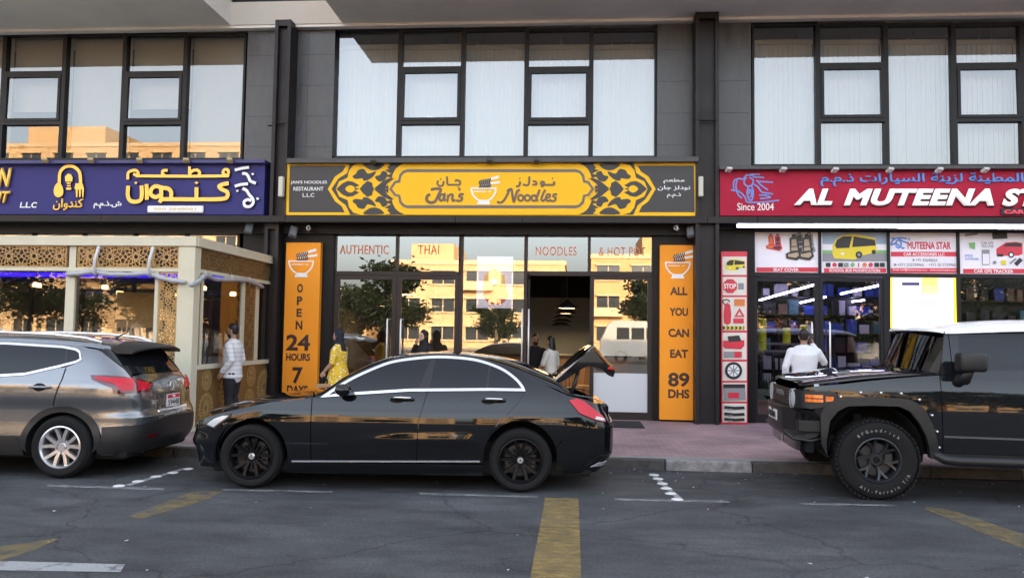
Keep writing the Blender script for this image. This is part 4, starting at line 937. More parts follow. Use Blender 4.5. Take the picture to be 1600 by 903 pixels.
def seat(p, x, y, s, m1, m2):
    f = lambda L: [(x+a*s, y+b*s) for a, b in L]
    p.poly(m1, f([(16, -18), (34, -19), (36, -4), (16, -3)]), 'seat_picture'); p.poly(m1, f([(4, 4), (10, -2), (40, -4), (47, 3), (54, 66), (8, 74)]), 'seat_picture'); p.poly(m1, f([(-14, 78), (6, 70), (54, 64), (64, 92), (42, 112), (-12, 102)]), 'seat_picture')
    p.poly(m2, f([(14, 8), (37, 6), (42, 40), (14, 42)]), 'seat_picture'); p.poly(m2, f([(13, 47), (43, 45), (46, 62), (13, 66)]), 'seat_picture'); p.poly(m2, f([(-4, 82), (46, 72), (52, 88), (36, 100), (-2, 94)]), 'seat_picture')
seat(p, 318, 444, .62, m_pr, m_o2); seat(p, 350, 446, .66, m_pr, m_blk); seat(p, 452, 436, .9, m_gry, m_blk); seat(p, 500, 436, .9, m_gry, m_blk); seat(p, 422, 454, 1.0, m_blk, m_tan); seat(p, 485, 454, 1.0, m_blk, m_tan)
t = poster((1283.5, 361, 1386.5, 428), 'poster of a yellow coach reading SCHOOL BUS MODIFICATION'); p = Prn(t, *Z7)
p.rect(m_skyb, 592, 424, 914, 485); p.rect(m_gry, 592, 530, 914, 572); p.rect(m_grn, 592, 515, 914, 530); p.rect(m_pr, 600, 605, 910, 627); p.text('SCHOOL BUS MODIFICATION', 626, 609, 880, 624, m_w)
def coach(p, x, y, s):
    f = lambda L: [(x+a*s, y+b*s) for a, b in L]
    p.poly(m_yb, f([(0, 60), (14, 30), (50, 6), (110, 0), (215, 20), (222, 90), (150, 108), (110, 128), (10, 122), (0, 100)]), 'bus_picture'); p.poly(m_blk, f([(12, 56), (22, 30), (52, 12), (98, 12), (84, 70), (20, 72)]), 'bus_picture'); p.poly(m_blk, f([(106, 12), (212, 30), (216, 58), (98, 66)]), 'bus_picture')
    p.disc(m_blk, x+132*s, y+104*s, 17*s, 'bus_picture'); p.disc(m_gry, x+132*s, y+104*s, 8*s, 'bus_picture'); p.disc(m_blk, x+206*s, y+90*s, 11*s, 'bus_picture'); p.disc(m_w, x+50*s, y+98*s, 9*s, 'bus_picture', 6*s)
coach(p, 642, 434, 1.0)
for i, (x, m) in enumerate([(620, m_blk), (652, m_pr), (682, m_blk), (710, m_gry), (742, m_grn), (772, m_pr), (802, m_o2), (832, m_pr), (862, m_blk), (890, m_blk)]):
    p.disc(m, x, 588, 11, 'accessory_picture') if i in (1, 4, 6, 7) else p.rect(m, x-(12 if i != 5 else 3), 578, x+(12 if i != 5 else 3), 599, 'accessory_picture')
t = poster((1391, 361, 1495.5, 428.5), 'white and red poster with shop name and telephone numbers'); p = Prn(t, 1380, 340, 5.018)
p.rect(m_pr, 60, 268, 578, 305); p.text('CAR ACCESSORIES LLC', 160, 276, 482, 300, m_w, .015); p.text('MUTEENA STAR', 190, 190, 530, 248, m_pr, .03); p.text('AL', 190, 157, 216, 180, m_blu); p.text('+91 42640654', 255, 320, 425, 346, m_gry, .006); p.text('+971 555759965', 112, 358, 318, 382, m_gry, .006); p.text('+971 50 5759965', 356, 358, 568, 382, m_gry, .006)
p.rect(m_pr, 60, 396, 578, 434); p.text('Email: mail@muteenastar.com   www.muteenastar.com', 76, 402, 572, 420, m_w, .006); p.disc(m_gry, 236, 333, 9); p.disc(m_gry, 92, 370, 10)
a = Art(YP-.004, 1380, 340, 5.018); b = MB()
for q in [[(60, 215), (75, 180), (120, 160), (185, 165)], [(62, 165), (90, 160)], [(60, 215), (100, 205), (150, 240), (165, 235)], [(95, 215), (105, 185), (130, 180), (140, 215), (120, 238), (98, 222)], [(120, 165), (150, 185), (190, 200)]]: a.stroke(b, q, .03, 0, 0, smooth=4)
b.build('car_logo', m_blu, t)
t = poster((1500, 361, 1604, 428.5), 'poster with red hatchback and gadgets reading CAR GPS TRACKER'); p = Prn(t, 1380, 340, 5.018)
p.rect(m_pr, 626, 402, 1110, 438); p.text('CAR GPS TRACKER', 712, 408, 1020, 434, m_w); p.text('CAR GPS', 768, 190, 862, 210, m_gry); p.text('TRACKER', 768, 215, 868, 235, m_gry); p.text('SPEED', 640, 290, 704, 308, m_blu, .004); p.text('GOVERNER', 640, 316, 750, 332, m_blu, .004)
p.poly(m_pr, [(886, 245), (915, 225), (960, 195), (1040, 190), (1090, 200), (1092, 285), (1060, 298), (905, 300), (886, 285)], 'car_picture'); p.poly(m_blk, [(935, 225), (968, 203), (1040, 198), (1085, 205), (1080, 228)], 'car_picture'); p.disc(m_blk, 1002, 292, 24, 'car_picture'); p.disc(m_w, 1002, 292, 13, 'car_picture'); p.rect(m_blk, 890, 285, 940, 305, 'car_picture')
p.poly(m_grn, [(668, 198), (720, 195), (718, 250), (676, 238)], 'gadget_picture'); p.rect(m_gry, 772, 252, 832, 372, 'gadget_picture'); p.rect(m_pst, 778, 285, 828, 366, 'gadget_picture'); p.poly(m_blk, [(852, 125), (900, 105), (968, 115), (972, 165), (855, 170)], 'gadget_picture'); p.disc(m_gry, 872, 352, 14, 'gadget_picture'); p.rect(m_yb, 922, 335, 962, 370, 'gadget_picture'); p.line(m_blk, [(1035, 370), (1080, 325)], .07, name='gadget_picture'); p.line(m_gry, [(990, 360), (1040, 322)], .03, name='gadget_picture'); p.poly(m_gry, [(636, 130), (735, 122), (742, 135), (640, 148)], 'gadget_picture')
# frames and doors
m_f3 = mat('shop_frame_dark', linear=(.013, .013, .016), rough=.45, spec=.28); g_dark = glass('accessory_glass', (.80, .80, .82), .15, wob=.006)
sf2 = bars('shopfront_frame', [(1168.5, 358, 1176, 664)], m_f3, bld)
for r in [(1176.3, 427.3, 1700, 433.5), (1382, 434, 1391.5, 670), (1279.3, 361, 1283.3, 427), (1386.8, 361, 1390.8, 427), (1495.8, 361, 1499.8, 427), (1497, 434, 1503, 670), (1604, 361, 1608, 427)]: bars('mullion', [r], m_f3, sf2)
e1, _ = door(1176.3, 1279.5, 434, 662, .07, m=m_f3, gl=g_dark); e2, _ = door(1279.5, 1381.7, 434, 664, .07, m=m_f3, gl=g_dark)
u_handle(e1, 1269, 503, 592); u_handle(e2, 1297, 503, 592)
pane_on(sf2, 1503, 434, 1700, 670, m=g_dark)
# lit display in the window
X0, X1, Z0, Z1 = prect(1391.8, 433.6, 1497, 513, YP); t = thing('lit_display', 'bright white lit display sheet with yellow edge in the accessory shop window', 'display', ((X0+X1)/2, YP, Z0))
box('casing', X0, X1, YP+.02, YP+.08, Z0, Z1, m_f3, t); p = Prn(t, 1380, 340, 5.018)
m_dw = mat('display_white', (255, 252, 240), .5, emit=(255, 250, 238), estr=.13); m_dy = mat('display_yellow', (255, 235, 60), .5, emit=(255, 228, 60), estr=.28); m_do = mat('display_orange', (250, 190, 90), .5, emit=(250, 195, 100), estr=.28); m_dp = mat('display_ink', (200, 60, 150), .5, emit=(205, 80, 150), estr=.05); m_dn = mat('display_navy', (40, 40, 90), .5, emit=(60, 60, 110), estr=.1)
p.rect(m_dw, 58, 466, 585, 866, 'display_sheet'); p.rect(m_dy, 550, 466, 588, 866, 'display_edge'); p.rect(m_do, 302, 470, 428, 596, 'display_block'); p.rect(m_dy, 58, 466, 72, 866, 'display_edge'); p.rect(m_dn, 146, 508, 284, 532, 'display_heading')
for yy in (545, 565, 583): p.rect(m_dw, 310, yy, 420, yy+3, 'display_line')
for yy in (675, 695):
    for x in range(122, 490, 40): p.rect(m_dp, x, yy, x+24, yy+5, 'display_line')
p.rect(m_dn, 118, 573, 172, 577, 'display_line')
# wall below and the product column
X0, X1, Z0, Z1 = prect(1126.5, 393, 1168, 665.5, 14.3); YC = 14.3
t = thing('product_column', 'narrow red bordered column sign with pictures of a stop sign, tyre and battery', 'sign', ((X0+X1)/2, YC, ZP))
box('board', X0, X1, YC, YC+.12, ZP, Z1, m_pr, t, .004); p = Prn(t, 1110, 340, 2.655, YC)
m_cell = mat('print_cream', linear=(.72, .70, .64), rough=.4)
cells = [(162, 238), (246, 322), (330, 468), (477, 588), (597, 676), (684, 762), (770, 848)]
for y0, y1 in cells: p.rect(m_cell, 50, y0, 150, y1, 'picture_cell')
coach(p, 62, 172, .37)
n8 = [(81+31*math.cos(R(22.5+45*k)), 284+31*math.sin(R(22.5+45*k))) for k in range(8)]; p.poly(m_pr, n8, 'stop_sign_picture'); p.text('STOP', 56, 274, 107, 295, m_w, .03); p.rect(m_gry, 115, 272, 138, 298)
p.poly(m_pr, [(58, 362), (82, 362), (84, 436), (56, 436)], 'extinguisher_picture', 2); p.line(m_blk, [(60, 362), (50, 345), (70, 340), (80, 350)], .02, 3); p.poly(m_pr, [(120, 374), (142, 412), (98, 412)], 'triangle_picture', holes=[[(120, 388), (130, 406), (110, 406)]]); p.rect(m_o2, 98, 338, 142, 366); p.rect(m_pr, 94, 418, 138, 438); p.rect(m_blk, 50, 450, 140, 464)
for k in range(5): p.poly(m_yb, [(56+k*17, 450), (64+k*17, 450), (70+k*17, 457), (64+k*17, 464), (56+k*17, 464), (62+k*17, 457)])
p.poly(m_pr, [(52, 510), (140, 508), (140, 532), (125, 545), (60, 542), (52, 530)], 'jack_picture'); p.poly(m_blk, [(70, 492), (118, 488), (128, 512), (75, 516)]); p.rect(m_gry, 55, 555, 130, 580); p.rect(m_pr, 98, 555, 128, 580)
p.disc(m_blk, 95, 634, 36, 'tyre_picture'); p.disc(m_pst, 95, 634, 25, 'rim_picture')
for k in range(8): p.line(m_gry, [(95, 634), (95+24*math.cos(k*.785), 634+24*math.sin(k*.785))], .02)
p.poly(m_gry, [(52, 700), (142, 692), (146, 755), (54, 757)], 'battery_picture'); p.rect(m_blk, 52, 690, 142, 706); p.rect(m_pr, 72, 725, 118, 748)
for yy in (785, 812, 834): p.line(m_blk, [(56, yy), (100, yy+4), (140, yy+2)], .05, name='belt_picture'); p.rect(m_gry, 70, yy+6, 90, yy+11)

# ------------------------------------------------------------------ inside the accessory shop
m_in = mat('accessory_back_wall', linear=(.10, .10, .13), rough=.7); x2 = pX(1140, 500, 15)
bbox('back_wall', x2+.3, XR, 21.5, 21.7, ZP, 3.9, m_in)
m_led = mat('ceiling_tube', (235, 230, 255), .5, emit=(215, 205, 255), estr=5.0)
for i, (pa, pb, Ya, Yb) in enumerate([((1187, 469), (1272, 445), 18.5, 15.6), ((1233, 477), (1290, 464), 19.5, 17.2), ((1314, 459), (1378, 445), 17.5, 15.6), ((1204, 483), (1224, 480), 20.5, 19.6), ((1325, 472), (1350, 469), 19.0, 18.0)]):
    A, B = onY(*pa, Ya), onY(*pb, Yb); o = MB().tube([A, B], .02, 6).build('ceiling_tube', m_led)
    tag(o, 'lit ceiling tube inside the accessory shop, %s' % ('long one behind the left leaf', 'below the long one behind the left leaf', 'long one behind the right leaf', 'shortest, far back', 'short, behind the right leaf')[i], 'lamp', 'ceiling tubes in the accessory shop')
m_can = mat('yellow_tin', linear=(.62, .66, .02), rough=.35)
for i, (px, py, n, Y) in enumerate([(1191, 547, 4, 16.6), (1229, 536, 2, 17.2), (1256, 520, 1, 17.6)]):
    for k in range(n):
        p = onY(px, py, Y); o = MB().lathe([(0, 0), (.085, 0), (.088, .01), (.082, .03), (.082, .12), (.088, .14), (.07, .16), (0, .16)], n=16).build('yellow_tin', m_can, None, smooth=True); o.location = (p.x, Y, p.z+k*.165)
        tag(o, 'yellow tin in the %s stack behind the glass, %s from the bottom' % (('left', 'middle', 'right')[i], ('first', 'second', 'third', 'fourth')[k]), 'tin', 'yellow tins in the accessory shop')
    sh = box('shelf_stand', -.6, .6, -.2, .25, -.04, 0, mat('shelf_metal', linear=(.15, .15, .17), rough=.4), None); sh.location = (p.x, Y, p.z)
    for dx in (-.58, .58):
        for dy in (-.18, .23): q = MB().box(dx-.02, dx+.02, dy-.02, dy+.02, -(p.z-ZP), -.04).build('leg', m_frame, sh, local=True)
    tag(sh, 'metal shelf carrying the %s stack of yellow tins' % ('left', 'middle', 'right')[i], 'shelf', 'shelves with yellow tins')
# goods hanging on the display wall right of the lit sheet
m_goods = [mat('goods_blue', linear=(.02, .06, .35), rough=.4), mat('goods_white', linear=(.5, .5, .58), rough=.4), mat('goods_black', linear=(.02, .02, .025), rough=.4), mat('goods_teal', linear=(.05, .16, .2), rough=.4), mat('goods_brown', linear=(.16, .09, .06), rough=.4)]
xw0 = pX(1506, 470, 15.6)
rack = thing('display_rack', 'dark display rack of packaged car goods behind the right window', 'rack', (xw0+1.2, 15.7, ZP)); box('backboard', xw0, xw0+2.6, 15.72, 15.76, ZP, 3.0, m_f3, rack)
for k in range(5): box('shelf', xw0, xw0+2.6, 15.5, 15.72, .6+k*.45, .62+k*.45, m_f3, rack)
gi = 0; rg = random.Random(5); cn = ['blue', 'white', 'black', 'teal', 'brown']
for k in range(5):
    x = xw0+.05; ni = 1
    while x < xw0+2.4:
        w_, h_ = rg.uniform(.09, .22), rg.uniform(.14, .32); c = rg.randrange(5)
        o = box('goods_box', 0, w_, 0, .1, 0, h_, m_goods[c], None, .004); o.location = (x, 15.53, .622+k*.45); o.rotation_euler = (0, 0, rg.uniform(-.1, .1))
        tag(o, '%s box, %s from left, %s shelf of the right window rack' % (cn[c], ('first', 'second', 'third', 'fourth', 'fifth', 'sixth', 'seventh', 'eighth', 'ninth', 'tenth', 'eleventh', 'twelfth', 'thirteenth', 'fourteenth', 'fifteenth', 'sixteenth', 'seventeenth', 'eighteenth', 'nineteenth', 'twentieth')[ni-1], ('lowest', 'second', 'third', 'fourth', 'top')[k]), 'box', 'boxes on the right window rack'); ni += 1; x += w_+rg.uniform(.02, .12)
xw1 = pX(1190, 500, 18.4)
rack2 = thing('display_rack', 'long stocked rack of car goods deep inside behind the glass doors', 'rack', (xw1+1.7, 18.5, ZP)); box('backboard', xw1, xw1+3.6, 18.72, 18.76, ZP, 3.0, m_f3, rack2)
for k in range(6): box('shelf', xw1, xw1+3.6, 18.4, 18.72, .5+k*.42, .52+k*.42, m_f3, rack2)
for k in range(6):
    x = xw1+.05; ni = 1
    while x < xw1+3.4:
        w_, h_ = rg.uniform(.12, .3), rg.uniform(.16, .34); c = rg.choice([0, 1, 1, 2, 3, 4, 0])
        o = box('goods_box', 0, w_, 0, .12, 0, h_, m_goods[c], None, .004); o.location = (x, 18.44, .522+k*.42); o.rotation_euler = (0, 0, rg.uniform(-.1, .1))
        tag(o, '%s box, %s from left, %s shelf of the long inner rack' % (cn[c], ('first', 'second', 'third', 'fourth', 'fifth', 'sixth', 'seventh', 'eighth', 'ninth', 'tenth', 'eleventh', 'twelfth', 'thirteenth', 'fourteenth', 'fifteenth', 'sixteenth', 'seventeenth', 'eighteenth', 'nineteenth', 'twentieth')[ni-1], ('lowest', 'second', 'third', 'fourth', 'fifth', 'top')[k]), 'box', 'boxes on the long rack'); ni += 1; x += w_+rg.uniform(.02, .14)
# plant and planter behind the left leaf
p = onY(1205, 655, 15.3); t = thing('potted_plant', 'leafy green plant in a terracotta trough behind the accessory shop door', 'plant', (p.x, 15.35, ZP))
box('planter', -.36, .5, -.12, .14, 0, .36, mat('terracotta', linear=(.22, .09, .06), rough=.7, var=.2), t, .01, True); rp = random.Random(8); lv = MB()
for k in range(130):
    a, l, e = rp.uniform(0, 6.28), rp.uniform(.25, .6), rp.uniform(.5, 1.4); b0 = Vector((rp.uniform(-.28, .42), rp.uniform(-.06, .08), .34)); d = Vector((math.cos(a)*math.cos(e), math.sin(a)*math.cos(e)*.5, math.sin(e))); s = Vector((-math.sin(a), math.cos(a), 0))*.022
    m1 = b0+d*l*.6; tp = b0+d*l+Vector((0, 0, -.06)); lv.add([b0, m1+s, tp, m1-s], [(0, 1, 2, 3)])
lv.build('foliage', mat('plant_leaf', linear=(.03, .07, .02), rough=.5), t, local=True)
# ================================================================== left restaurant: lattice enclosure on the pavement
YQ = 11.44; XS = onZ(295, 676, ZP).x
YQ = onZ(295, 676, ZP).y
def onX(px, py, X=None):
    d = ray(px, py); return CAM+d*(((XS if X is None else X)-CAM.x)/d.x)
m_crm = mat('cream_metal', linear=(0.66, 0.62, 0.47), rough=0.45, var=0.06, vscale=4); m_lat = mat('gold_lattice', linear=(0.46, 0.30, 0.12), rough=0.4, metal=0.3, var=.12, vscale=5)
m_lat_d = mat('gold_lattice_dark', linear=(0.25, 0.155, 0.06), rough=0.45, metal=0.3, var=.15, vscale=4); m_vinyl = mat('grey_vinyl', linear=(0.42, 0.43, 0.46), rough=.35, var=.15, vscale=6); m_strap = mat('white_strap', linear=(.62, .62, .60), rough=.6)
g_kiosk = glass('enclosure_glass', (.72, .73, .73), .09, wob=.02)
kio = thing('lattice_enclosure', 'cream framed dining enclosure with gold star lattice panels on the pavement', 'enclosure', (XS-2.8, YQ+1.5, ZP))
YB = 14.56; XQ0 = -15.0
ZT1, ZT0 = pZ(150, 372.5, YQ), pZ(150, 384.5, YQ)
ZL0 = pZ(150, 418, YQ)          # lower edge of the lattice band
ZR0 = pZ(150, 424, YQ)
ZSILL = onX(350, 570).z
box('roof', XQ0, XS+.02, YQ-.03, YB, ZT1-.02, ZT1+.0, m_crm, kio)
box('fascia', XQ0, XS+.03, YQ-.05, YQ-.002, ZT0, ZT1+.03, m_crm, kio, .006); box('fascia', XS-.0, XS+.05, YQ-.002, YB, ZT0, ZT1+.03, m_crm, kio, .006)
box('rail', XQ0, XS-.16, YQ-.01, YQ+.05, ZR0, ZL0, m_crm, kio, .004); box('rail', XS-.05, XS+.01, YQ+.17, YB, ZR0, ZL0, m_crm, kio, .004)
def post_px(a, b, py): return pX(a, py, YQ), pX(b, py, YQ)
x0, x1 = post_px(102.5, 117, 470); box('post', x0, x1, YQ-.02, YQ+.10, ZP, ZR0-.002, m_crm, kio, .006); box('post', x0+.02, x1-.02, YQ+.01, YQ+.06, ZL0+.002, ZT0-.002, m_crm, kio)
xp1 = x1; xp0 = x0
x0, x1 = post_px(240, 246, 500); box('post', x0, x1, YQ-.01, YQ+.05, ZP, ZR0-.002, m_crm, kio, .004); xt0, xt1 = x0, x1
xcp = pX(276.5, 500, YQ); box('corner_post', xcp, XS+.01, YQ-.03, YQ+.17, ZP, ZT0-.002, m_crm, kio, .006)
ysd = [onX(px, 500).y for px in (313, 316.5, 377, 381.5, 399, 403.5)]
for a, b in ((ysd[0], ysd[1]), (ysd[2], ysd[3]), (ysd[4], ysd[5])): box('post', XS-.04, XS+.005, a, b, ZSILL+.04, ZR0-.002, m_crm, kio)
box('sill', XS-.06, XS+.03, YQ+.17, YB, ZSILL-.04, ZSILL+.035, m_crm, kio, .005); box('base_rail', XS-.05, XS+.03, YQ+.17, YB, ZP, ZP+.05, m_crm, kio)
box('base_rail', XQ0, XS-.2, YQ-.02, YQ+.06, ZP, ZP+.05, m_crm, kio); box('sill', XQ0, xcp-.002, YQ-.011, YQ+.051, ZSILL-.04, ZSILL+.035, m_crm, kio)
# ---- lattice generator: segments inside a w x h rectangle
def star_segments(w, h, c, n=12, oy=None):
    segs = []; nx = int(w/c)+2; ny = max(1, int(round(h/c)))+(0 if oy is not None else 2)
    def ros(cx, cy, R0, n):
        st = 2*math.pi/n
        P = lambda r, k: (cx+r*R0*math.cos(k*st), cy+r*R0*math.sin(k*st))
        for k in range(n):
            segs.extend([(P(.16, k), P(.36, k+.5)), (P(.16, k+1), P(.36, k+.5)), (P(.36, k+.5), P(.36, k-.5)) if k % 2 else (P(.36, k+.5), P(.60, k)), (P(.36, k-.5), P(.60, k)), (P(.60, k), P(.80, k+.5)), (P(.60, k+1), P(.80, k+.5)), (P(.80, k+.5), P(1.06, k)), (P(.80, k-.5), P(1.06, k))])
    for j in range(-1, ny+1):
        cy = (oy if oy is not None else (j+.5)*c)
        if oy is not None and j != 0: continue
        for i in range(-1, nx): ros((i+.5)*c, cy, c/2, n)
    for j in range(-1, ny+2):
        cy = (oy+(j-.5)*c if oy is not None else j*c)
        for i in range(-1, nx+1): ros(i*c, cy, c*.24, 8)
    return segs
def clip(s, w, h):
    (x0, y0), (x1, y1) = s; dx, dy = x1-x0, y1-y0; a, b = 0.0, 1.0
    for p, q in ((-dx, x0), (dx, w-x0), (-dy, y0), (dy, h-y0)):
        if abs(p) < 1e-9:
            if q < 0: return None
        else:
            r = q/p
            if p < 0: a = max(a, r)
            else: b = min(b, r)
    return None if a >= b else ((x0+dx*a, y0+dy*a), (x0+dx*b, y0+dy*b))
def lattice(name, o, u, w, h, c, m, parent, sw=.011, th=.008, oy=None, border=.016, ident=12):
    """panel with origin o, horizontal unit vector u, vertical z; strips are thin bars"""
    o, u = Vector(o), Vector(u); nrm = u.cross(Vector((0, 0, 1))); b = MB(); k = 0
    def bar(p, q, wd, dz):
        d = Vector((q[0]-p[0], q[1]-p[1]));
        if d.length < .004: return
        d.normalize(); n2 = Vector((-d.y, d.x))*wd/2; W = lambda x, y, t: o+u*x+Vector((0, 0, y))+nrm*t
        c4 = [(p[0]+n2.x, p[1]+n2.y), (p[0]-n2.x, p[1]-n2.y), (q[0]-n2.x, q[1]-n2.y), (q[0]+n2.x, q[1]+n2.y)]
        vs = [W(x, y, th+dz) for x, y in c4]+[W(x, y, 0) for x, y in c4]
        b.add(vs, [(0, 1, 2, 3), (0, 4, 5, 1), (1, 5, 6, 2), (2, 6, 7, 3), (3, 7, 4, 0)])
    for s in star_segments(w, h, c, ident, oy):
        q = clip(s, w, h)
        if q: k += 1; bar(q[0], q[1], sw, .0003*(k % 5))
    for p, q in (((0, border/2), (w, border/2)), ((0, h-border/2), (w, h-border/2)), ((border/2, 0), (border/2, h)), ((w-border/2, 0), (w-border/2, h))): bar(p, q, border, .002)
    lo = b.build(name, m, parent); lo['kind'] = 'stuff'; return lo
hb = ZT0-ZL0; U = (1, 0, 0); Vd = (0, 1, 0)
edges = [XQ0, pX(-200, 400, YQ), xp0-.01, xp1+.01, pX(152, 400, YQ), pX(240, 400, YQ), xcp-.004]
for a, b in zip(edges[1:], edges[2:]):
    if b-a < .25: continue
    lattice('lattice_panel', (a+.004, YQ+.0, ZL0+.002), U, b-a-.008, hb-.004, hb*1.25, m_lat, kio, sw=.0125, oy=hb/2)
box('backing_sheet', XQ0, xcp, YQ+.03, YQ+.034, ZL0, ZT0, glass('vinyl_sheet', (.62, .60, .52), .07, .1), kio)
yy = YQ+.17
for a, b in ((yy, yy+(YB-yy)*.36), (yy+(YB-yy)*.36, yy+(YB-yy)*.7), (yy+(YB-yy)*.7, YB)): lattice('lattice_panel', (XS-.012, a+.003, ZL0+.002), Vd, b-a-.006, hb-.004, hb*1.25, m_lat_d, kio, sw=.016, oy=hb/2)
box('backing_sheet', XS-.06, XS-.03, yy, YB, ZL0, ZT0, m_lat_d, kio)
hl = ZR0-ZSILL-.045
lattice('lattice_panel', (xt1+.003, YQ+.01, ZSILL+.04), U, xcp-xt1-.006, hl, .30, m_lat, kio, sw=.012)
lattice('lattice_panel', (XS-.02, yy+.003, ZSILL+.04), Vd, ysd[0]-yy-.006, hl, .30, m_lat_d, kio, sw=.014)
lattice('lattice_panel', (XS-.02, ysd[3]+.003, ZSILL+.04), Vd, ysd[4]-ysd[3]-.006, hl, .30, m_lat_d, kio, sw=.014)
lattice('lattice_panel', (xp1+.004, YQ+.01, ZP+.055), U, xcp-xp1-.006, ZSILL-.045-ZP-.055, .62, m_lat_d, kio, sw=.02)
# panes
def rectY(x0, x1, z0, z1, Y, m, parent, name='pane'): return mk(name, [(x0, Y, z0), (x1, Y, z0), (x1, Y, z1), (x0, Y, z1)], [(0, 1, 2, 3)], m, parent)
rectY(xp1, xt0, ZSILL+.04, ZR0, YQ+.03, g_kiosk, kio); rectY(XQ0, xp0, ZSILL+.04, ZR0, YQ+.03, g_kiosk, kio); rectY(xt1, xcp, ZSILL+.04, ZR0, YQ+.05, g_kiosk, kio)
mk('pane', [(XS-.02, ysd[1], ZSILL+.04), (XS-.02, ysd[2], ZSILL+.04), (XS-.02, ysd[2], ZR0), (XS-.02, ysd[1], ZR0)], [(0, 1, 2, 3)], g_kiosk, kio)
# lower side panel: gold sheet with raised wheel rosettes
zl0, zl1 = ZP+.052, ZSILL-.042
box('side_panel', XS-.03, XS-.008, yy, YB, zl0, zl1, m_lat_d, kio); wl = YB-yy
m_latb = mat('gold_relief', linear=(.50, .34, .14), rough=.4, metal=.3)
def wheel_motif(cy, cz, r):
    b = MB(); n = 20; X = XS-.006
    W = lambda rr, t: (X, cy+rr*math.cos(t), cz+rr*math.sin(t))
    def bar(p, q, wd, dx):
        p, q = Vector(p), Vector(q); d = (q-p).normalized(); s = d.cross(Vector((1, 0, 0)))*wd/2; e = Vector((.006+dx, 0, 0))
        b.add([p+s+e, p-s+e, q-s+e, q+s+e, p+s, p-s, q-s, q+s], [(0, 3, 2, 1), (0, 1, 5, 4), (1, 2, 6, 5), (2, 3, 7, 6), (3, 0, 4, 7)])
    for k in range(n):
        t = 2*math.pi*k/n; s = 2*math.pi/n; bar(W(r*.22, t), W(r*.8, t), r*.075, .0005*(k % 2)); bar(W(r*.8, t-s*.42), W(r, t), r*.06, .001); bar(W(r*.8, t+s*.42), W(r, t), r*.06, .0015); bar(W(r*.22, t), W(r*.22, t+s), r*.07, .002); bar(W(r*.8, t-s/2), W(r*.8, t+s/2), r*.05, .0025)
    b.build('rosette', m_latb, kio)
for f, zz, r in ((.12, .30, .25), (.12, .80, .17), (.40, .55, .40), (.68, .28, .22), (.70, .78, .2), (.90, .52, .32)): wheel_motif(yy+wl*f, zl0+(zl1-zl0)*zz, min(r, (zl1-zl0)*.48))
# rolled grey curtains and their straps
def curtain(pts, r, name='rolled_curtain'):
    P = [Vector(p) for p in pts]; n = len(P); rr = [r*(.85+.15*math.sin(i*1.7)) if 0 < i < n-1 else r*.6 for i in range(n)]
    return MB().tube(P, rr, 10).build(name, m_vinyl, kio, smooth=True)
def cp(px, py, d=.07): return onY(px, py, YQ-d)
def dense(L, k=5):
    out = []
    xs = catmull([(p[0], p[1]) for p in L], k)
    return xs
curtain([cp(x, y) for x, y in dense([(104, 428.5), (125, 427.5), (146, 424), (151, 424.5), (165, 428), (200, 429), (233, 427), (240, 430), (262, 437), (290, 441)])], .046)
curtain([onX(x, y, XS+.06) for x, y in dense([(297, 446), (310, 440), (321, 430), (335, 436), (358, 437), (372, 437), (392, 440), (411, 449)])], .042)
for (a, b) in (((154.5, 385), (146, 426)), ((239.5, 386), (231, 427))):
    A, B = onY(*a, YQ-.06), onY(*b, YQ-.14); MB().tube([A, (A+B)/2+Vector((0, -.03, 0)), B, B+Vector((0, .08, -.05))], .024, 6).build('strap', m_strap, kio, smooth=True)
for (px, py) in ((320, 428), (361, 434), (389, 438)):
    A = onX(px, py-5, XS+.05); MB().tube([A, A+Vector((.03, 0, -.07)), A+Vector((.0, .03, -.13))], .012, 6).build('strap', m_strap, kio, smooth=True)
# inside: the restaurant's own glass front, blue light strip, warm lamps, notice board on a stand
m_warm = mat('warm_glow', (255, 190, 110), .5, emit=(255, 185, 110), estr=3)
xi0, xi1 = -14.5, pX(372, 500, YF)
sfl = MB()
for k in range(9):
    x = xi1-k*1.05; sfl.box(x-.05, x, YF-.05, YF+.05, ZP, 3.55)
sfl.box(xi0, xi1, YF-.04, YF+.04, 2.55, 2.65)
so = sfl.build('shopfront_frame', m_f3, bld)
for k in range(8):
    x = xi1-k*1.05; rectY(x-1.05, x-.05, ZP, 2.55, YF, g_shop, so); rectY(x-1.05, x-.05, 2.65, 3.55, YF, g_shop, so)
bbox('back_wall', -16, xa-.15, 20, 20.2, ZP, 3.9, mat('left_room_wall', linear=(.10, .065, .045), rough=.8, var=.4, vscale=1.5))
o = MB().box(-14, xi1-.1, 14.3, 14.34, pZ(200, 433, 14.3), pZ(200, 427, 14.3)).build('light_strip', mat('blue_glow', (40, 20, 235), .5, emit=(50, 25, 255), estr=.4)); tag(o, 'thin blue light strip running inside the lattice enclosure', 'light')
for i, (px, py) in enumerate([(56, 446), (60, 447), (164, 450), (318, 451.5), (364, 460.5)]):
    p = onY(px, py, 13.4); t = thing('ceiling_spot', 'small warm ceiling spot inside the lattice enclosure, %s from the left' % ('first', 'second', 'third', 'fourth', 'fifth')[i], 'lamp', p, 0, 'warm spots in the enclosure')
    MB().lathe([(0, -.02), (.045, -.02), (.05, 0), (.05, .03), (.03, .05), (0, .05)], n=14).build('bulb', m_warm, t, local=True, smooth=True); MB().tube([(0, 0, .05), (0, 0, max(.06, ZT1-.03-p.z))], .01, 5).build('stem', m_dark, t, local=True)
p = onY(213, 500, 13.2); t = thing('notice_board', 'wooden notice board on an easel inside the enclosure', 'easel', (p.x, 13.2, ZP))
zb = pZ(213, 512, 13.2)-ZP; box('board', -.38, .38, 0, .03, zb, zb+.62, mat('easel_board', linear=(.72, .48, .2), rough=.5), t, .006, True)
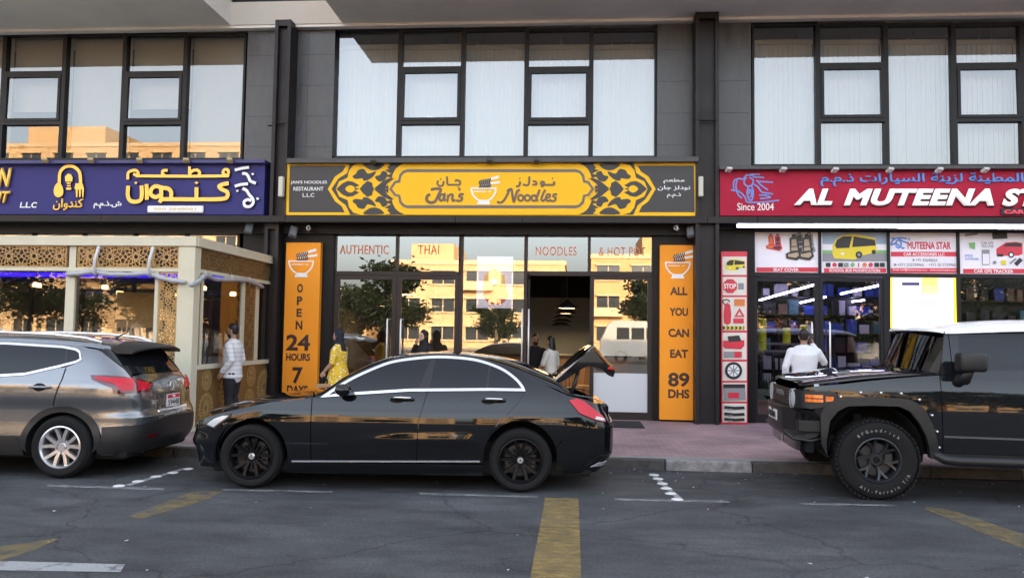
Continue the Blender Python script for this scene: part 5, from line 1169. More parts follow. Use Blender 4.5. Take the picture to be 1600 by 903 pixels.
for dx in (-.25, .25): MB().tube([(dx*1.2, -.05, 0), (dx*.8, .015, zb)], .02, 6).build('leg', m_wood, t, local=True)
MB().tube([(0, .5, 0), (0, .03, zb+.3)], .02, 6).build('leg', m_wood, t, local=True)
for i, px in enumerate((40, 175)):
    p = onY(px, 560, 13.0); t = thing('dining_table', 'dark dining table inside the enclosure, %s' % ('left of the wide post', 'right of the wide post')[i], 'table', (p.x, 13.0, ZP), 0, 'tables in the enclosure')
    box('table_top', -.5, .5, -.4, .4, .72, .76, m_dark, t, .006, True); MB().tube([(0, 0, 0), (0, 0, .72)], .04).build('leg', m_dark, t, local=True); MB().lathe([(.25, 0), (.25, .02), (.05, .05)], n=16).build('base', m_dark, t, local=True)
# ================================================================== vehicles
def hermite(kn):
    X = [k[0] for k in kn]; Yv = [k[1] for k in kn]; n = len(X); d = [(Yv[i+1]-Yv[i])/(X[i+1]-X[i]) for i in range(n-1)]
    m = [d[0]]+[0 if d[i-1]*d[i] <= 0 else 2*d[i-1]*d[i]/(d[i-1]+d[i]) for i in range(1, n-1)]+[d[-1]]
    def f(x):
        if x <= X[0]: return Yv[0]+m[0]*(x-X[0])*0
        if x >= X[-1]: return Yv[-1]
        lo, hi = 0, n-1
        while hi-lo > 1:
            q = (lo+hi)//2
            if X[q] <= x: lo = q
            else: hi = q
        h = X[hi]-X[lo]; t = (x-X[lo])/h
        return (2*t**3-3*t*t+1)*Yv[lo]+(t**3-2*t*t+t)*h*m[lo]+(-2*t**3+3*t*t)*Yv[hi]+(t**3-t*t)*h*m[hi]
    return f
def inside(p, poly):
    x, y = p; c = False; n = len(poly); j = n-1
    for i in range(n):
        (xi, yi), (xj, yj) = poly[i], poly[j]
        if (yi > y) != (yj > y) and x < (xj-xi)*(y-yi)/(yj-yi)+xi: c = not c
        j = i
    return c
def arc(cx, cz, rx, rz, a0, a1, n=18): return [(cx+rx*math.cos(R(a0+(a1-a0)*i/n)), cz+rz*math.sin(R(a0+(a1-a0)*i/n))) for i in range(n+1)]
def densify(L, st):
    out = []; n = len(L)
    for i in range(n):
        a, b = L[i], L[(i+1) % n]; k = max(1, int(math.hypot(b[0]-a[0], b[1]-a[1])/st))
        out += [(a[0]+(b[0]-a[0])*j/k, a[1]+(b[1]-a[1])*j/k) for j in range(k)]
    return out
def inset(L, d):
    n = len(L); area = sum(L[i][0]*L[(i+1) % n][1]-L[(i+1) % n][0]*L[i][1] for i in range(n)); sg = 1 if area > 0 else -1; out = []
    for i in range(n):
        a, b, c = Vector(L[i-1]), Vector(L[i]), Vector(L[(i+1) % n]); u, v = (b-a).normalized(), (c-b).normalized()
        n1, n2 = Vector((-u.y, u.x))*sg, Vector((-v.y, v.x))*sg; m = n1+n2
        if m.length < 1e-6: m = n1
        m.normalize(); out.append(tuple(b+m*d/max(.45, m.dot(n1))))
    return out
class Car:
    bump = None
    def __init__(s, name, label, root, rotz, plan, xcf, xf, xcr, xr, prof, zedge, ztop, expo=2.6):
        s.t = thing(name, label, 'car', (root[0], root[1], 0), rotz); s.M = Matrix.Translation((root[0], root[1], 0)) @ Matrix.Rotation(rotz, 4, 'Z')
        q = catmull(plan, 10); s.q = q; S = [0]
        for i in range(1, len(q)): S.append(S[-1]+math.hypot(q[i][0]-q[i-1][0], q[i][1]-q[i-1][1]))
        mid = (plan[0][0]+plan[-1][0])/2; k = next(i for i in range(len(q)) if q[i][0] >= mid); s.s0 = q[k][0]-S[k]      # s == x around the middle
        s.S = [v+s.s0 for v in S]; s.T0, s.T1 = s.S[0], s.S[-1]; s.x0, s.x1 = plan[0][0], plan[-1][0]
        s.xcf, s.xf, s.xcr, s.xr, s.prof, s.zedge, s.ztop, s.p = xcf, xf, xcr, xr, prof, zedge, ztop, expo
    def Q(s, v):
        fl = -1
        if v < s.T0: v = 2*s.T0-v; fl = 1
        if v > s.T1: v = 2*s.T1-v; fl = 1
        lo, hi = 0, len(s.S)-1
        while hi-lo > 1:
            m = (lo+hi)//2
            if s.S[m] <= v: lo = m
            else: hi = m
        t = (v-s.S[lo])/max(1e-9, s.S[hi]-s.S[lo]); a, b = s.q[lo], s.q[hi]
        return a[0]+(b[0]-a[0])*t, fl*(a[1]+(b[1]-a[1])*t)
    def P(s, v, z, off=0.0):
        x, y = s.Q(v)
        if x < s.xcf: x = s.xcf-(s.xcf-x)*(s.xcf-s.xf(z))/(s.xcf-s.x0)
        elif x > s.xcr: x = s.xcr+(x-s.xcr)*(s.xr(z)-s.xcr)/(s.x1-s.xcr)
        p = Vector((x, y*s.prof(z)+(math.copysign(s.bump(x, z), y) if s.bump else 0), z))
        return p+s.N(v, z)*off if off else p
    def N(s, v, z, e=.006):
        a = s.P(v+e, z)-s.P(v-e, z); b = s.P(v, z+e)-s.P(v, z-e); return a.cross(b).normalized()
    def hw(s, x, z):
        xx = x
        if x < s.xcf: xx = s.xcf-(s.xcf-x)*(s.xcf-s.x0)/max(1e-6, s.xcf-s.xf(z))
        elif x > s.xcr: xx = s.xcr+(x-s.xcr)*(s.x1-s.xcr)/max(1e-6, s.xr(z)-s.xcr)
        if xx <= s.x0 or xx >= s.x1: return 0.0
        q = s.q; lo, hi = 0, len(q)-1
        while hi-lo > 1:
            m = (lo+hi)//2
            if q[m][0] <= xx: lo = m
            else: hi = m
        t = (xx-q[lo][0])/max(1e-9, q[hi][0]-q[lo][0]); return (q[lo][1]+(q[hi][1]-q[lo][1])*t)*s.prof(z)
    def inv(s, px, py, g):
        """surface coordinates (s, z) seen at a photo pixel, near guess g"""
        def pr(v, z):
            d = (s.M @ s.P(v, z))-CAM; k = d.dot(fwd); return 800+FPX*d.dot(rgt)/k, 451.5-FPX*d.dot(upv)/k
        v, z = g
        for _ in range(30):
            a = pr(v, z); e = .002; b, c = pr(v+e, z), pr(v, z+e); j11, j21, j12, j22 = (b[0]-a[0])/e, (b[1]-a[1])/e, (c[0]-a[0])/e, (c[1]-a[1])/e
            det = j11*j22-j12*j21
            if abs(det) < 1e-6: break
            dx, dy = px-a[0], py-a[1]; dv, dz = (j22*dx-j12*dy)/det, (-j21*dx+j11*dy)/det; v += max(-.1, min(.1, dv)); z += max(-.1, min(.1, dz))
        return v, z
    def panel(s, name, poly, m, off=0.0, parent=None, holes=(), st=.045, th=.014, mirror=False):
        loops = [densify(poly, st)]+[densify(h, st) for h in holes]; V = [p for l in loops for p in l]; E = []; k = 0
        for l in loops:
            E += [(k+i, k+(i+1) % len(l)) for i in range(len(l))]; k += len(l)
        nb = len(V); x0, x1 = min(p[0] for p in V), max(p[0] for p in V); z0, z1 = min(p[1] for p in V), max(p[1] for p in V)
        i = 0; zz = z0+st*.6
        while zz < z1:
            xx = x0+st*.6+(i % 2)*st*.5
            while xx < x1:
                if inside((xx, zz), loops[0]) and not any(inside((xx, zz), h) for h in loops[1:]):
                    if min((xx-p[0])**2+(zz-p[1])**2 for p in V[:nb]) > (st*.45)**2: V.append((xx, zz))
                xx += st
            zz += st*.87; i += 1
        r = mgeo.delaunay_2d_cdt([Vector(p) for p in V], E, [], 0, 1e-5); ov, of = r[0], r[2]
        F = []
        for f in of:
            c = ((ov[f[0]].x+ov[f[1]].x+ov[f[2]].x)/3, (ov[f[0]].y+ov[f[1]].y+ov[f[2]].y)/3)
            if inside(c, loops[0]) and not any(inside(c, h) for h in loops[1:]):
                a, b, d = (ov[q] for q in f); F.append(tuple(f) if (b-a).cross(d-a) > 0 else tuple(f)[::-1])
        pts = [s.P(v.x, v.y, off) for v in ov]; nn = [s.N(v.x, v.y) for v in ov]
        # rim folded inwards
        if th:
            cnt = {}
            for f in F:
                for a, b in ((f[0], f[1]), (f[1], f[2]), (f[2], f[0])): cnt[(a, b)] = cnt.get((a, b), 0)+1
            for (a, b) in [e for e in cnt if (e[1], e[0]) not in cnt]:
                k = len(pts); t = (pts[b]-pts[a]).normalized(); o = t.cross(nn[a])
                pts += [pts[a], pts[b], pts[b]-nn[b]*th, pts[a]-nn[a]*th]; nn += [(o+nn[a]*.6).normalized(), (o+nn[b]*.6).normalized(), o, o]; F.append((k, k+3, k+2, k+1))
        if mirror:
            pts = [Vector((p.x, -p.y, p.z)) for p in pts]; nn = [Vector((q.x, -q.y, q.z)) for q in nn]; F = [f[::-1] for f in F]
        return mk(name, pts, F, m, parent or s.t, True, True, None, nn)
    def cap_pt(s, x, t):
        ze, zt = s.zedge(x), s.ztop(x); w = s.hw(x, ze); return Vector((x, w*t, ze+(zt-ze)*max(0.0, 1-abs(t)**s.p)**(1/s.p)))
    def cap(s, name, xa, xb, m, t0=-1, t1=1, nu=24, nt=28, off=0.0, parent=None):
        """strip over the top between x = xa(t) and xb(t)"""
        V = []; fa = xa if callable(xa) else (lambda t: xa); fb = xb if callable(xb) else (lambda t: xb)
        for j in range(nt+1):
            t = t0+(t1-t0)*j/nt; t = math.copysign(1-(1-abs(t))**1.6, t) if abs(t) <= 1 else t
            for i in range(nu+1):
                x = fa(t)+(fb(t)-fa(t))*i/nu; p = s.cap_pt(x, t)
                if off:
                    e = .004; n = (s.cap_pt(x+e, t)-s.cap_pt(x-e, t)).cross(s.cap_pt(x, min(.999, t+e))-s.cap_pt(x, max(-.999, t-e))).normalized(); p = p+n*off
                V.append(p)
        F = [(j*(nu+1)+i, j*(nu+1)+i+1, (j+1)*(nu+1)+i+1, (j+1)*(nu+1)+i) for j in range(nt) for i in range(nu)]
        return mk(name, V, F, m, parent or s.t, True, True)
    def shell(s, zlow, arches, m, sc_=.982, ds=.06, nz=14, zcap=9.0, sides=(-1, 1)):
        V = []; F = []
        for sd in sides:
            n = int((s.T1-s.T0)/ds); base = len(V); k = sc_ if sd < 0 else 1.0
            for i in range(n+1):
                v = s.T0+(s.T1-s.T0)*i/n; zt = min(zcap, s.zedge(s.P(v, .6).x))
                for j in range(nz+1):
                    z = zlow+(zt-.005-zlow)*j/nz; p = s.P(v, z); V.append((p.x+(0.012 if p.x < 1 else -.012)*(sd < 0), p.y*k*(1 if sd < 0 else -1), z))
            for i in range(n):
                for j in range(nz):
                    f = (base+i*(nz+1)+j, base+(i+1)*(nz+1)+j, base+(i+1)*(nz+1)+j+1, base+i*(nz+1)+j+1); cx = sum(V[q][0] for q in f)/4; cz = sum(V[q][2] for q in f)/4
                    if any((cx-a)**2+(cz-b)**2 < r*r for a, b, r in arches): continue
                    F.append(f if sd < 0 else f[::-1])
        return mk('body_shell', V, F, m, s.t, True, True)
    def wheelhouse(s, cx, cz, r, y0=-.87, y1=-.45, m=None):
        b = MB(); n = 24; A = [R(-12+204*k/n) for k in range(n+1)]
        ring = lambda q, y: [(cx+q*math.cos(a), y, cz+q*math.sin(a)) for a in A]
        V = ring(r, y0)+ring(r, y1)+[(cx, y1, cz-.1)]; m0 = n+1
        b.add(V, [(k, k+1, m0+k+1, m0+k) for k in range(n)]+[(m0+k, m0+k+1, 2*m0) for k in range(n)]); return b.build('wheel_arch_liner', m or m_under, s.t, True, True)
m_under = mat('underbody_black', linear=(.006, .006, .006), rough=.9); m_tyre = mat('tyre_rubber', linear=(.0105, .0105, .011), rough=.8, spec=.25, var=.15, vscale=12)
m_blackrim = mat('rim_gloss_black', linear=(.008, .008, .009), rough=.35, spec=.15); m_silver = mat('rim_silver', linear=(.70, .70, .71), rough=.28, metal=.8); m_satin = mat('rim_satin_black', linear=(.03, .033, .037), rough=.35, metal=.4)
m_chrome = mat('chrome', linear=(.86, .87, .88), rough=.14, metal=.75); m_disc = mat('brake_steel', linear=(.05, .05, .052), rough=.4, metal=.5); m_cargl = mat('tinted_car_glass', linear=(.008, .010, .013), rough=.02, spec=.42, coat=.05)
m_trim = mat('black_trim', linear=(.013, .013, .014), rough=.45); m_redl = mat('tail_red', linear=(.60, .010, .03), rough=.12, spec=.4, coat=.25); m_redd = mat('tail_dark_red', linear=(.10, .003, .008), rough=.08, spec=.8, coat=.8); m_lampw = mat('lamp_clear', linear=(.55, .57, .6), rough=.1, spec=.9, coat=.8); m_amb = mat('lamp_amber', linear=(.75, .14, .01), rough=.12, spec=.8, coat=.6)
m_plate = mat('plate_white', linear=(.8, .8, .8), rough=.4); m_cloth = mat('seat_dark', linear=(.03, .03, .032), rough=.8)
def paint(name, col, metal=0.0, rough=.25, flake=0.0):
    m = mat(name, linear=col, rough=rough, metal=metal, coat=1.0, spec=(.5 if metal else .0)); b = m.node_tree.nodes['Principled BSDF']; b.inputs['Coat Roughness'].default_value = .025; b.inputs['Coat IOR'].default_value = 1.55
    return m
def spoke_poly(pts, r_in, r_out): pass
def wheel(car, x, y, R_, W, rr, style, side=-1, tyre_txt=None, m_rim=None):
    """rim mesh is the wheel; tyre, disc and cap are its pieces. outer face towards -y"""
    w = MB(); f = -W/2; fr = f+.02
    w.lathe([(rr, f+.012), (rr*1.0, f+.004), (rr-.012, f+.0), (rr-.022, f+.012), (rr-.03, f+.05), (rr-.035, W/2-.02), (rr, W/2-.01)], axis='y', n=48)
    def blade(a, r0, r1, w0, w1, y0, y1, th, skew=0.0):
        P = []
        for t in (0, .5, 1):
            r = r0+(r1-r0)*t; ww = w0+(w1-w0)*t; yy = y0+(y1-y0)*t; an = a+skew*t
            c = Vector((math.cos(an)*r, 0, math.sin(an)*r)); d = Vector((-math.sin(an), 0, math.cos(an)))*ww/2
            P += [c-d*.8+Vector((0, yy, 0)), c+d*.8+Vector((0, yy, 0)), c+d+Vector((0, yy+th, 0)), c-d+Vector((0, yy+th, 0))]
        F = []
        for k in (0, 4):
            for i in range(4): F.append((k+i, k+(i+1) % 4, k+4+(i+1) % 4, k+4+i))
        w.add(P, F+[(0, 3, 2, 1), (8, 9, 10, 11)])
    ro = rr-.018
    if style == 'saloon':
        for k in range(5):
            a = R(90+72*k)
            for sg in (-1, 1): blade(a+sg*.13, .05, ro, .034, .040, fr+.035, fr+.006, .035, sg*.17)
            blade(a+R(36), .06, ro*.62, .03, .02, fr+.04, fr+.03, .03)
        w.lathe([(0, fr+.028), (.05, fr+.028), (.062, fr+.045), (.06, fr+.08)], axis='y', n=24)
    elif style == 'suv':
        for k in range(5):
            a = R(90+72*k)
            for sg in (-1, 1): blade(a+sg*.20, .055, ro, .044, .046, fr+.02, fr+.004, .04, sg*.115)
        w.lathe([(0, fr+.016), (.04, fr+.016), (.06, fr+.035), (.06, fr+.07)], axis='y', n=24)
    else:
        for k in range(6):
            a = R(90+60*k+15)
            blade(a, .05, ro*.55, .05, .036, fr+.06, fr+.05, .04)
            for sg in (-1, 1): blade(a, ro*.5, ro, .03, .03, fr+.05, fr+.014, .04, sg*.24)
        w.lathe([(0, fr+.045), (.06, fr+.045), (.075, fr+.06), (.07, fr+.11)], axis='y', n=24)
    for k in range(5):
        a = R(54+72*k); w.lathe([(0, fr+.03), (.011, fr+.03), (.012, fr+.06)], (math.cos(a)*.075*1.0, 0, math.sin(a)*.075), 'y', 8)
    wo = w.build('wheel', m_rim, car.t, True); smooth_auto(wo, 30); wo.location = (x, y, R_)
    if side > 0: wo.rotation_euler = (0, 0, math.pi)
    t = MB(); sh = W*.5
    prof = [(rr-.005, -sh+.016), (rr+.012, -sh+.004), (rr+(R_-rr)*.35, -sh-.004), (rr+(R_-rr)*.62, -sh-.002), (R_-.035, -sh+.008), (R_-.014, -sh+.022), (R_-.003, -sh+.05), (R_, 0), (R_-.003, sh-.05), (R_-.014, sh-.022), (R_-.035, sh-.008), (rr+.012, sh-.004), (rr-.005, sh-.016)]
    t.lathe(prof, axis='y', n=64)
    if style == 'offroad':                                          # tread blocks
        for k in range(52):
            for row, yo in ((0, -sh+.03), (1, -.06), (0, .0), (1, .06), (0, sh-.03)):
                a = 2*math.pi*(k+.5*row)/52; c = Vector((math.cos(a)*(R_+.002), yo, math.sin(a)*(R_+.002))); d = Vector((-math.sin(a), 0, math.cos(a))); n = Vector((math.cos(a), 0, math.sin(a)))
                q = [c+d*u*.017+Vector((0, v*.024, 0))+n*h for h in (-.012, .007) for u, v in ((-1, -1), (1, -1), (1, 1), (-1, 1))]
                t.add(q, [(4, 5, 6, 7), (0, 1, 5, 4), (1, 2, 6, 5), (2, 3, 7, 6), (3, 0, 4, 7)])
    to = t.build('tyre', m_tyre, wo, True, fix=False); smooth_auto(to, 40)
    MB().lathe([(.06, .0), (rr*.72, .0), (rr*.72, .02), (.06, .02)], (0, f+.11, 0), 'y', 32).build('brake_disc', m_disc, wo, True); box('caliper', rr*.35, rr*.72, f+.085, f+.145, -.05, .07, m_disc, wo, .01, True)
    MB().lathe([(rr*.9, f+.16), (0.02, f+.165)], axis='y', n=32).build('barrel_back', m_under, wo, True)
    c = MB().lathe([(0, -.006), (.028, -.006), (.034, 0), (.034, .02)], (0, fr+(.026 if style != 'offroad' else .04), 0), 'y', 24).build('centre_cap', m_chrome if style != 'offroad' else m_blackrim, wo, True)
    if style == 'saloon':
        b = MB(); yy = fr+.026-.0075
        for k in range(3):
            a = R(90+120*k); d = Vector((math.cos(a), 0, math.sin(a))); s_ = Vector((-d.z, 0, d.x)); b.add([s_*.005+Vector((0, yy, 0)), d*.026+Vector((0, yy, 0)), -s_*.005+Vector((0, yy, 0))], [(0, 1, 2), (0, 2, 1)])
        b.build('cap_star', m_trim, wo, True)
    if tyre_txt:
        for body, a0, step in tyre_txt:
            for i, ch in enumerate(body):
                if ch == ' ': continue
                me = text_mesh(ch, .0, .02); a = R(a0-step*i if step > 0 else a0-step*i); r0 = rr+(R_-rr)*.34; up = 1 if step > 0 else -1; vv = [v.co.copy() for v in me.vertices]; cx = (min(v.x for v in vv)+max(v.x for v in vv))/2
                for v, q in zip(me.vertices, vv):
                    h = r0+(q.y*.046 if up > 0 else .045-q.y*.046); ux = (q.x-cx)*.044*(1 if up > 0 else -1)
                    aa = a-ux/h; v.co = (math.cos(aa)*h, -sh-.006-.02*q.z*.1, math.sin(aa)*h)
                mesh_obj('tyre_letter', me, mat('tyre_letter_white', linear=(.34, .34, .33), rough=.6), wo, True)
    return wo
def plateX(car, name, x, y0, y1, z0, z1, m, parent=None, th=.01, face=1, bev=.003):
    return box(name, x-(th if face > 0 else 0), x+(0 if face > 0 else th), y0, y1, z0, z1, m, parent or car.t, bev, True)
def text_x(name, body, x, y0, y1, z0, z1, m, parent, face=1, bold=.02):
    """lettering on a plane x = const; face +1 looks to +x (rear), -1 to -x (front)"""
    me = text_mesh(body, bold, .02); vs = [v.co.copy() for v in me.vertices]; a0, a1, b0, b1 = min(v.x for v in vs), max(v.x for v in vs), min(v.y for v in vs), max(v.y for v in vs)
    for v, c in zip(me.vertices, vs):
        u = (c.x-a0)/(a1-a0); w = (c.y-b0)/(b1-b0); v.co = (x+face*c.z*.1, (y0+(y1-y0)*u) if face > 0 else (y1+(y0-y1)*u), z0+(z1-z0)*w)
    return mesh_obj(name, me, m, parent, True)

# ------------------------------------------------------------------ black saloon
m_bp = paint('black_paint', (.004, .0045, .006), 0, .3)
th = R(4.0); cr = (-3.36-.82*math.cos(th)-.87*math.sin(th), 8.13-.82*math.sin(th)+.87*math.cos(th))
car = Car('black_saloon', 'glossy black saloon with open boot lid parked before the noodle restaurant', cr, th,
    [(-.02, 0), (-.01, .30), (.025, .54), (.11, .71), (.27, .80), (.5, .855), (.8, .888), (1.3, .902), (2.3, .907), (3.2, .903), (3.8, .888), (4.2, .86), (4.42, .82), (4.56, .745), (4.645, .61), (4.682, .36), (4.692, 0)],
    1.0, hermite([(.15, .16), (.2, .08), (.3, .07), (.38, .05), (.46, .0), (.56, .03), (.66, .05), (.75, .12), (.85, .3), (.95, .5)]), 3.9, hermite([(.2, 4.56), (.3, 4.62), (.42, 4.686), (.66, 4.69), (.76, 4.66), (.9, 4.6), (1.0, 4.55), (1.2, 4.45)]),
    hermite([(.12, .93), (.2, .962), (.29, .987), (.38, .995), (.48, .998), (.58, .999), (.70, .997), (.79, .988), (.86, .970), (.95, .945), (1.05, .908), (1.2, .832), (1.3, .765), (1.38, .70), (1.44, .63), (1.5, .56)]),
    hermite([(0, .60), (.06, .64), (.2, .72), (.4, .80), (.7, .868), (1.0, .91), (1.35, .95), (1.47, .968), (1.75, 1.158), (2.0, 1.285), (2.21, 1.362), (2.46, 1.402), (2.69, 1.420), (2.95, 1.414), (3.17, 1.385), (3.4, 1.32), (3.6, 1.245), (3.8, 1.165), (4.0, 1.09), (4.2, 1.02), (4.4, .985), (4.55, .93), (4.69, .86)]),
    hermite([(0, .61), (.06, .68), (.2, .775), (.4, .845), (.7, .91), (1.0, .955), (1.3, .99), (1.47, 1.02), (1.75, 1.2), (2.0, 1.325), (2.21, 1.400), (2.46, 1.437), (2.69, 1.450), (2.95, 1.447), (3.17, 1.430), (3.4, 1.395), (3.6, 1.345), (3.8, 1.275), (4.0, 1.195), (4.2, 1.04), (4.4, 1.0), (4.55, .95), (4.69, .88)]))
sst = lambda a, b, x: (lambda t: t*t*(3-2*t))(max(0, min(1, (x-a)/(b-a))))
car.bump = lambda x, z: -.0075*sst(1.6, 2.5, x)*(1-sst(3.0, 3.3, x))*math.exp(-((z-.53-.02*(x-2.5))/.055)**2)
FA, RA = (.80, .345), (3.645, .345); ra = .392
DLO = [(1.515, .963), (1.777, 1.145), (2.029, 1.272), (2.242, 1.352), (2.493, 1.392), (2.719, 1.410), (2.98, 1.403), (3.204, 1.372), (3.428, 1.297), (3.577, 1.203), (3.66, 1.116), (3.69, 1.056), (3.3, 1.056), (2.458, 1.038), (1.853, .993), (1.7, .978)]
DLOs = catmull(DLO[:12], 5)+[DLO[12], DLO[13], DLO[14], DLO[15]]; DLOi = inset(DLOs, .026)
car.shell(.2, [(FA[0], FA[1], ra+.09), (RA[0], RA[1], ra+.09)], m_bp, .975)
ze = lambda a, b, n=10: [(a+(b-a)*i/n, car.zedge(a+(b-a)*i/n)-.001) for i in range(n+1)]
aF = arc(*FA, ra, ra, 5, 152, 20); aR = arc(*RA, ra, ra+.02, 158, 8, 20)
car.panel('front_bumper', [(car.T0-.3, .17), (FA[0]-ra-.0, .21)]+[p for p in arc(*FA, ra, ra, 200, 152, 6)]+[(.42, .66), (.33, .60), (.2, .64), (car.T0-.3, .66)], m_bp)
car.panel('front_fender', aF+[(.43, .665), (.50, .745), (.48, .78), (.44, .80)]+ze(.46, 1.42)[1:]+[(1.428, .70), (1.44, .22), (1.20, .22)], m_bp)
hl = car.panel('headlight', [(.21, .64), (.34, .61), (.42, .675), (.492, .745), (.47, .775), (.40, .775), (.30, .74)], m_trim, .002); car.panel('lens', [(.23, .655), (.33, .63), (.44, .725), (.46, .757), (.38, .752), (.30, .72)], m_lampw, .006, hl)
d = car.panel('front_door', [(1.436, .945), (1.5, .955), (1.7, .972), (1.853, .987), (2.458, 1.032), (2.646, 1.042), (2.56, .72), (2.55, .30), (1.448, .295), (1.436, .70)], m_bp); doors = [d]
d = car.panel('rear_door', [(2.654, 1.042), (3.3, 1.051), (3.678, 1.050), (3.61, .933), (3.395, .715), (3.31, .60)]+arc(*RA, ra+.004, ra+.02, 150, 186, 6)+[(2.558, .30), (2.568, .72)], m_bp); doors.append(d)
lamp = [(4.205, .965), (4.304, .988), (4.40, .958), (4.50, .87), (4.60, .79), (4.60, .735), (4.47, .765), (4.305, .833)]
car.panel('rear_quarter', [(1.478, .968)]+ze(1.5, 4.19, 40)+[(4.198, .962), (4.30, .826), (4.46, .757), (4.44, .70), (4.2, .66), (4.05, .52)]+[p for p in arc(*RA, ra, ra+.02, 20, 150, 16)]+[(3.318, .603), (3.403, .712), (3.617, .928), (3.688, 1.052)]+DLOs[:len(DLOs)-4][::-1], m_bp)
car.panel('tail_light', lamp, m_redl, .004); car.panel('tail_light_clear', [(4.47, .772), (4.60, .745), (4.60, .775), (4.49, .80)], m_lampw, .008)
car.panel('rear_bumper', [(4.058, .515), (4.2, .652), (4.44, .692), (4.48, .75), (4.61, .727), (car.T1+.5, .75), (car.T1+.5, .24), (4.06, .235)]+arc(*RA, ra, ra, -14, 18, 5), m_bp)
car.panel('bumper_trim', [(4.46, .27), (car.T1+.2, .27), (car.T1+.2, .31), (4.55, .31)], m_chrome, .004)
car.panel('sill', [(1.2, .17), (3.26, .17), (3.25, .291), (1.2, .287)], m_bp, .004); car.panel('sill_strip', [(1.24, .290), (3.22, .318), (3.22, .333), (1.24, .304)], m_chrome, .010)
car.panel('window_trim', DLOs, m_chrome, .007, holes=[DLOi])
glz = lambda a, b: [p for p in DLOi]
def cut(poly, f0, f1):
    """clip polygon between two slanted lines x = f(z)"""
    def clipf(P, g):
        out = []; n = len(P)
        for i in range(n):
            a, b = P[i], P[(i+1) % n]; ga, gb = g(a), g(b)
            if ga >= 0: out.append(a)
            if ga*gb < 0: t = ga/(ga-gb); out.append((a[0]+(b[0]-a[0])*t, a[1]+(b[1]-a[1])*t))
        return out
    return clipf(clipf(poly, lambda p: p[0]-f0(p[1])), lambda p: f1(p[1])-p[0])
xb0 = lambda z: 2.545+(z-1.04)*.33; xb1 = lambda z: 2.665+(z-1.04)*.14; xq = lambda z: 3.27+(z-1.04)*.12
car.panel('window', cut(DLOi, lambda z: 1.62+(z-1)*.2, xb0), m_cargl, .0); car.panel('window', cut(DLOi, xb1, lambda z: xq(z)-.012), m_cargl, .0); car.panel('window', cut(DLOi, lambda z: xq(z)+.012, lambda z: 9), m_cargl, .0)
car.panel('door_pillar', cut(DLOi, xb0, xb1), m_trim, .003); car.panel('door_pillar', cut(DLOi, lambda z: xq(z)-.012, lambda z: xq(z)+.012), m_trim, .003); car.panel('mirror_sail', cut(DLOi, lambda z: 0, lambda z: 1.62+(z-1)*.2), m_trim, .003)
for dr, (xa_, xb_) in zip(doors, ((2.27, 2.51), (3.24, 3.48))):
    zz = car.P(xa_, .955).z; hp = [car.P(xa_+(xb_-xa_)*i/8, .957-.004*i/8, .012+.032*math.sin(math.pi*(i+.6)/9.2)**.6) for i in range(9)]
    MB().tube(hp, [.012, .017, .018, .018, .018, .018, .018, .017, .012], 8).build('handle', m_bp, dr, True, True); MB().tube([p+Vector((0, -.012, .012)) for p in hp[1:-1]], .0085, 6).build('handle_trim', m_chrome, dr, True, True)
    car.panel('handle_recess', [(xa_+.06+.05*math.cos(q)*1.6, .945+.028*math.sin(q)) for q in [k*.52 for k in range(12)]], m_under, .001, dr, th=0)
hf = lambda t: .07+.30*abs(t)**2.4
car.cap('bonnet', hf, lambda t: 1.44-.14*(1-t*t)+.0, m_bp, -.985, .985, 30, 36); car.cap('windscreen', lambda t: 1.33+.15*t*t, lambda t: 2.22+.10*abs(t)**2*0, m_cargl, -.93, .93, 20, 24, .004)
car.cap('roof', lambda t: 2.18, 3.30, m_bp, -1, 1, 30, 36); car.cap('rear_window', lambda t: 3.28, lambda t: 4.05-.04*t*t, m_cargl, -.84, .84, 16, 20, .006); car.cap('windscreen_frame', lambda t: 1.30+.16*t*t, 2.2, m_bp, -1, 1, 24, 28, -.004); car.cap('rear_deck', 3.26, lambda t: 4.06, m_bp, -1, 1, 20, 30, -.002)
# boot well and open lid
car.cap('boot_rim', 4.05, 4.2, m_trim, -1, 1, 6, 24, -.01); box('boot_floor', 3.9, 4.6, -.6, .6, .62, .64, m_under, car.t, 0, True); box('boot_sill', 4.42, 4.60, -.62, .62, .64, .92, m_bp, car.t, .03, True)
car.cap('boot_edge', 4.2, 4.52, m_bp, -1, -.80, 8, 8); car.cap('boot_edge', 4.2, 4.52, m_bp, .80, 1, 8, 8)
oc = catmull([(4.045, 1.195), (4.2, 1.335), (4.35, 1.475), (4.455, 1.548), (4.50, 1.535), (4.56, 1.46), (4.66, 1.35), (4.715, 1.305)], 5); ic = catmull([(4.70, 1.262), (4.64, 1.285), (4.57, 1.345), (4.47, 1.375), (4.38, 1.36), (4.23, 1.262), (4.08, 1.168)], 5)
pf = oc+ic; b = MB(); ny = 14; n = len(pf); V = []; F = []
for j in range(ny+1):
    y = -.60+1.2*j/ny; e = abs(y/.60); w_ = 1-.35*e**4; V += [(p[0]-.05*e*e, y, p[1]-.055*e**3) for p in pf]
for j in range(ny):
    for i in range(n): F.append((j*n+i, j*n+(i+1) % n, (j+1)*n+(i+1) % n, (j+1)*n+i))
F += [tuple(range(n))[::-1], tuple(ny*n+i for i in range(n))]
lid = mk('boot_lid', V, F, m_bp, car.t, True); smooth_auto(lid, 45); lid['label'] = 'boot lid standing open'
box('lid_lamp', 4.585, 4.645, -.603, -.45, 1.285, 1.315, m_redl, lid, .008, True)
MB().tube([(4.18, -.56, .98), (4.24, -.55, 1.15), (4.27, -.53, 1.27)], .02, 8).build('hinge_arm', m_trim, lid, True, True)
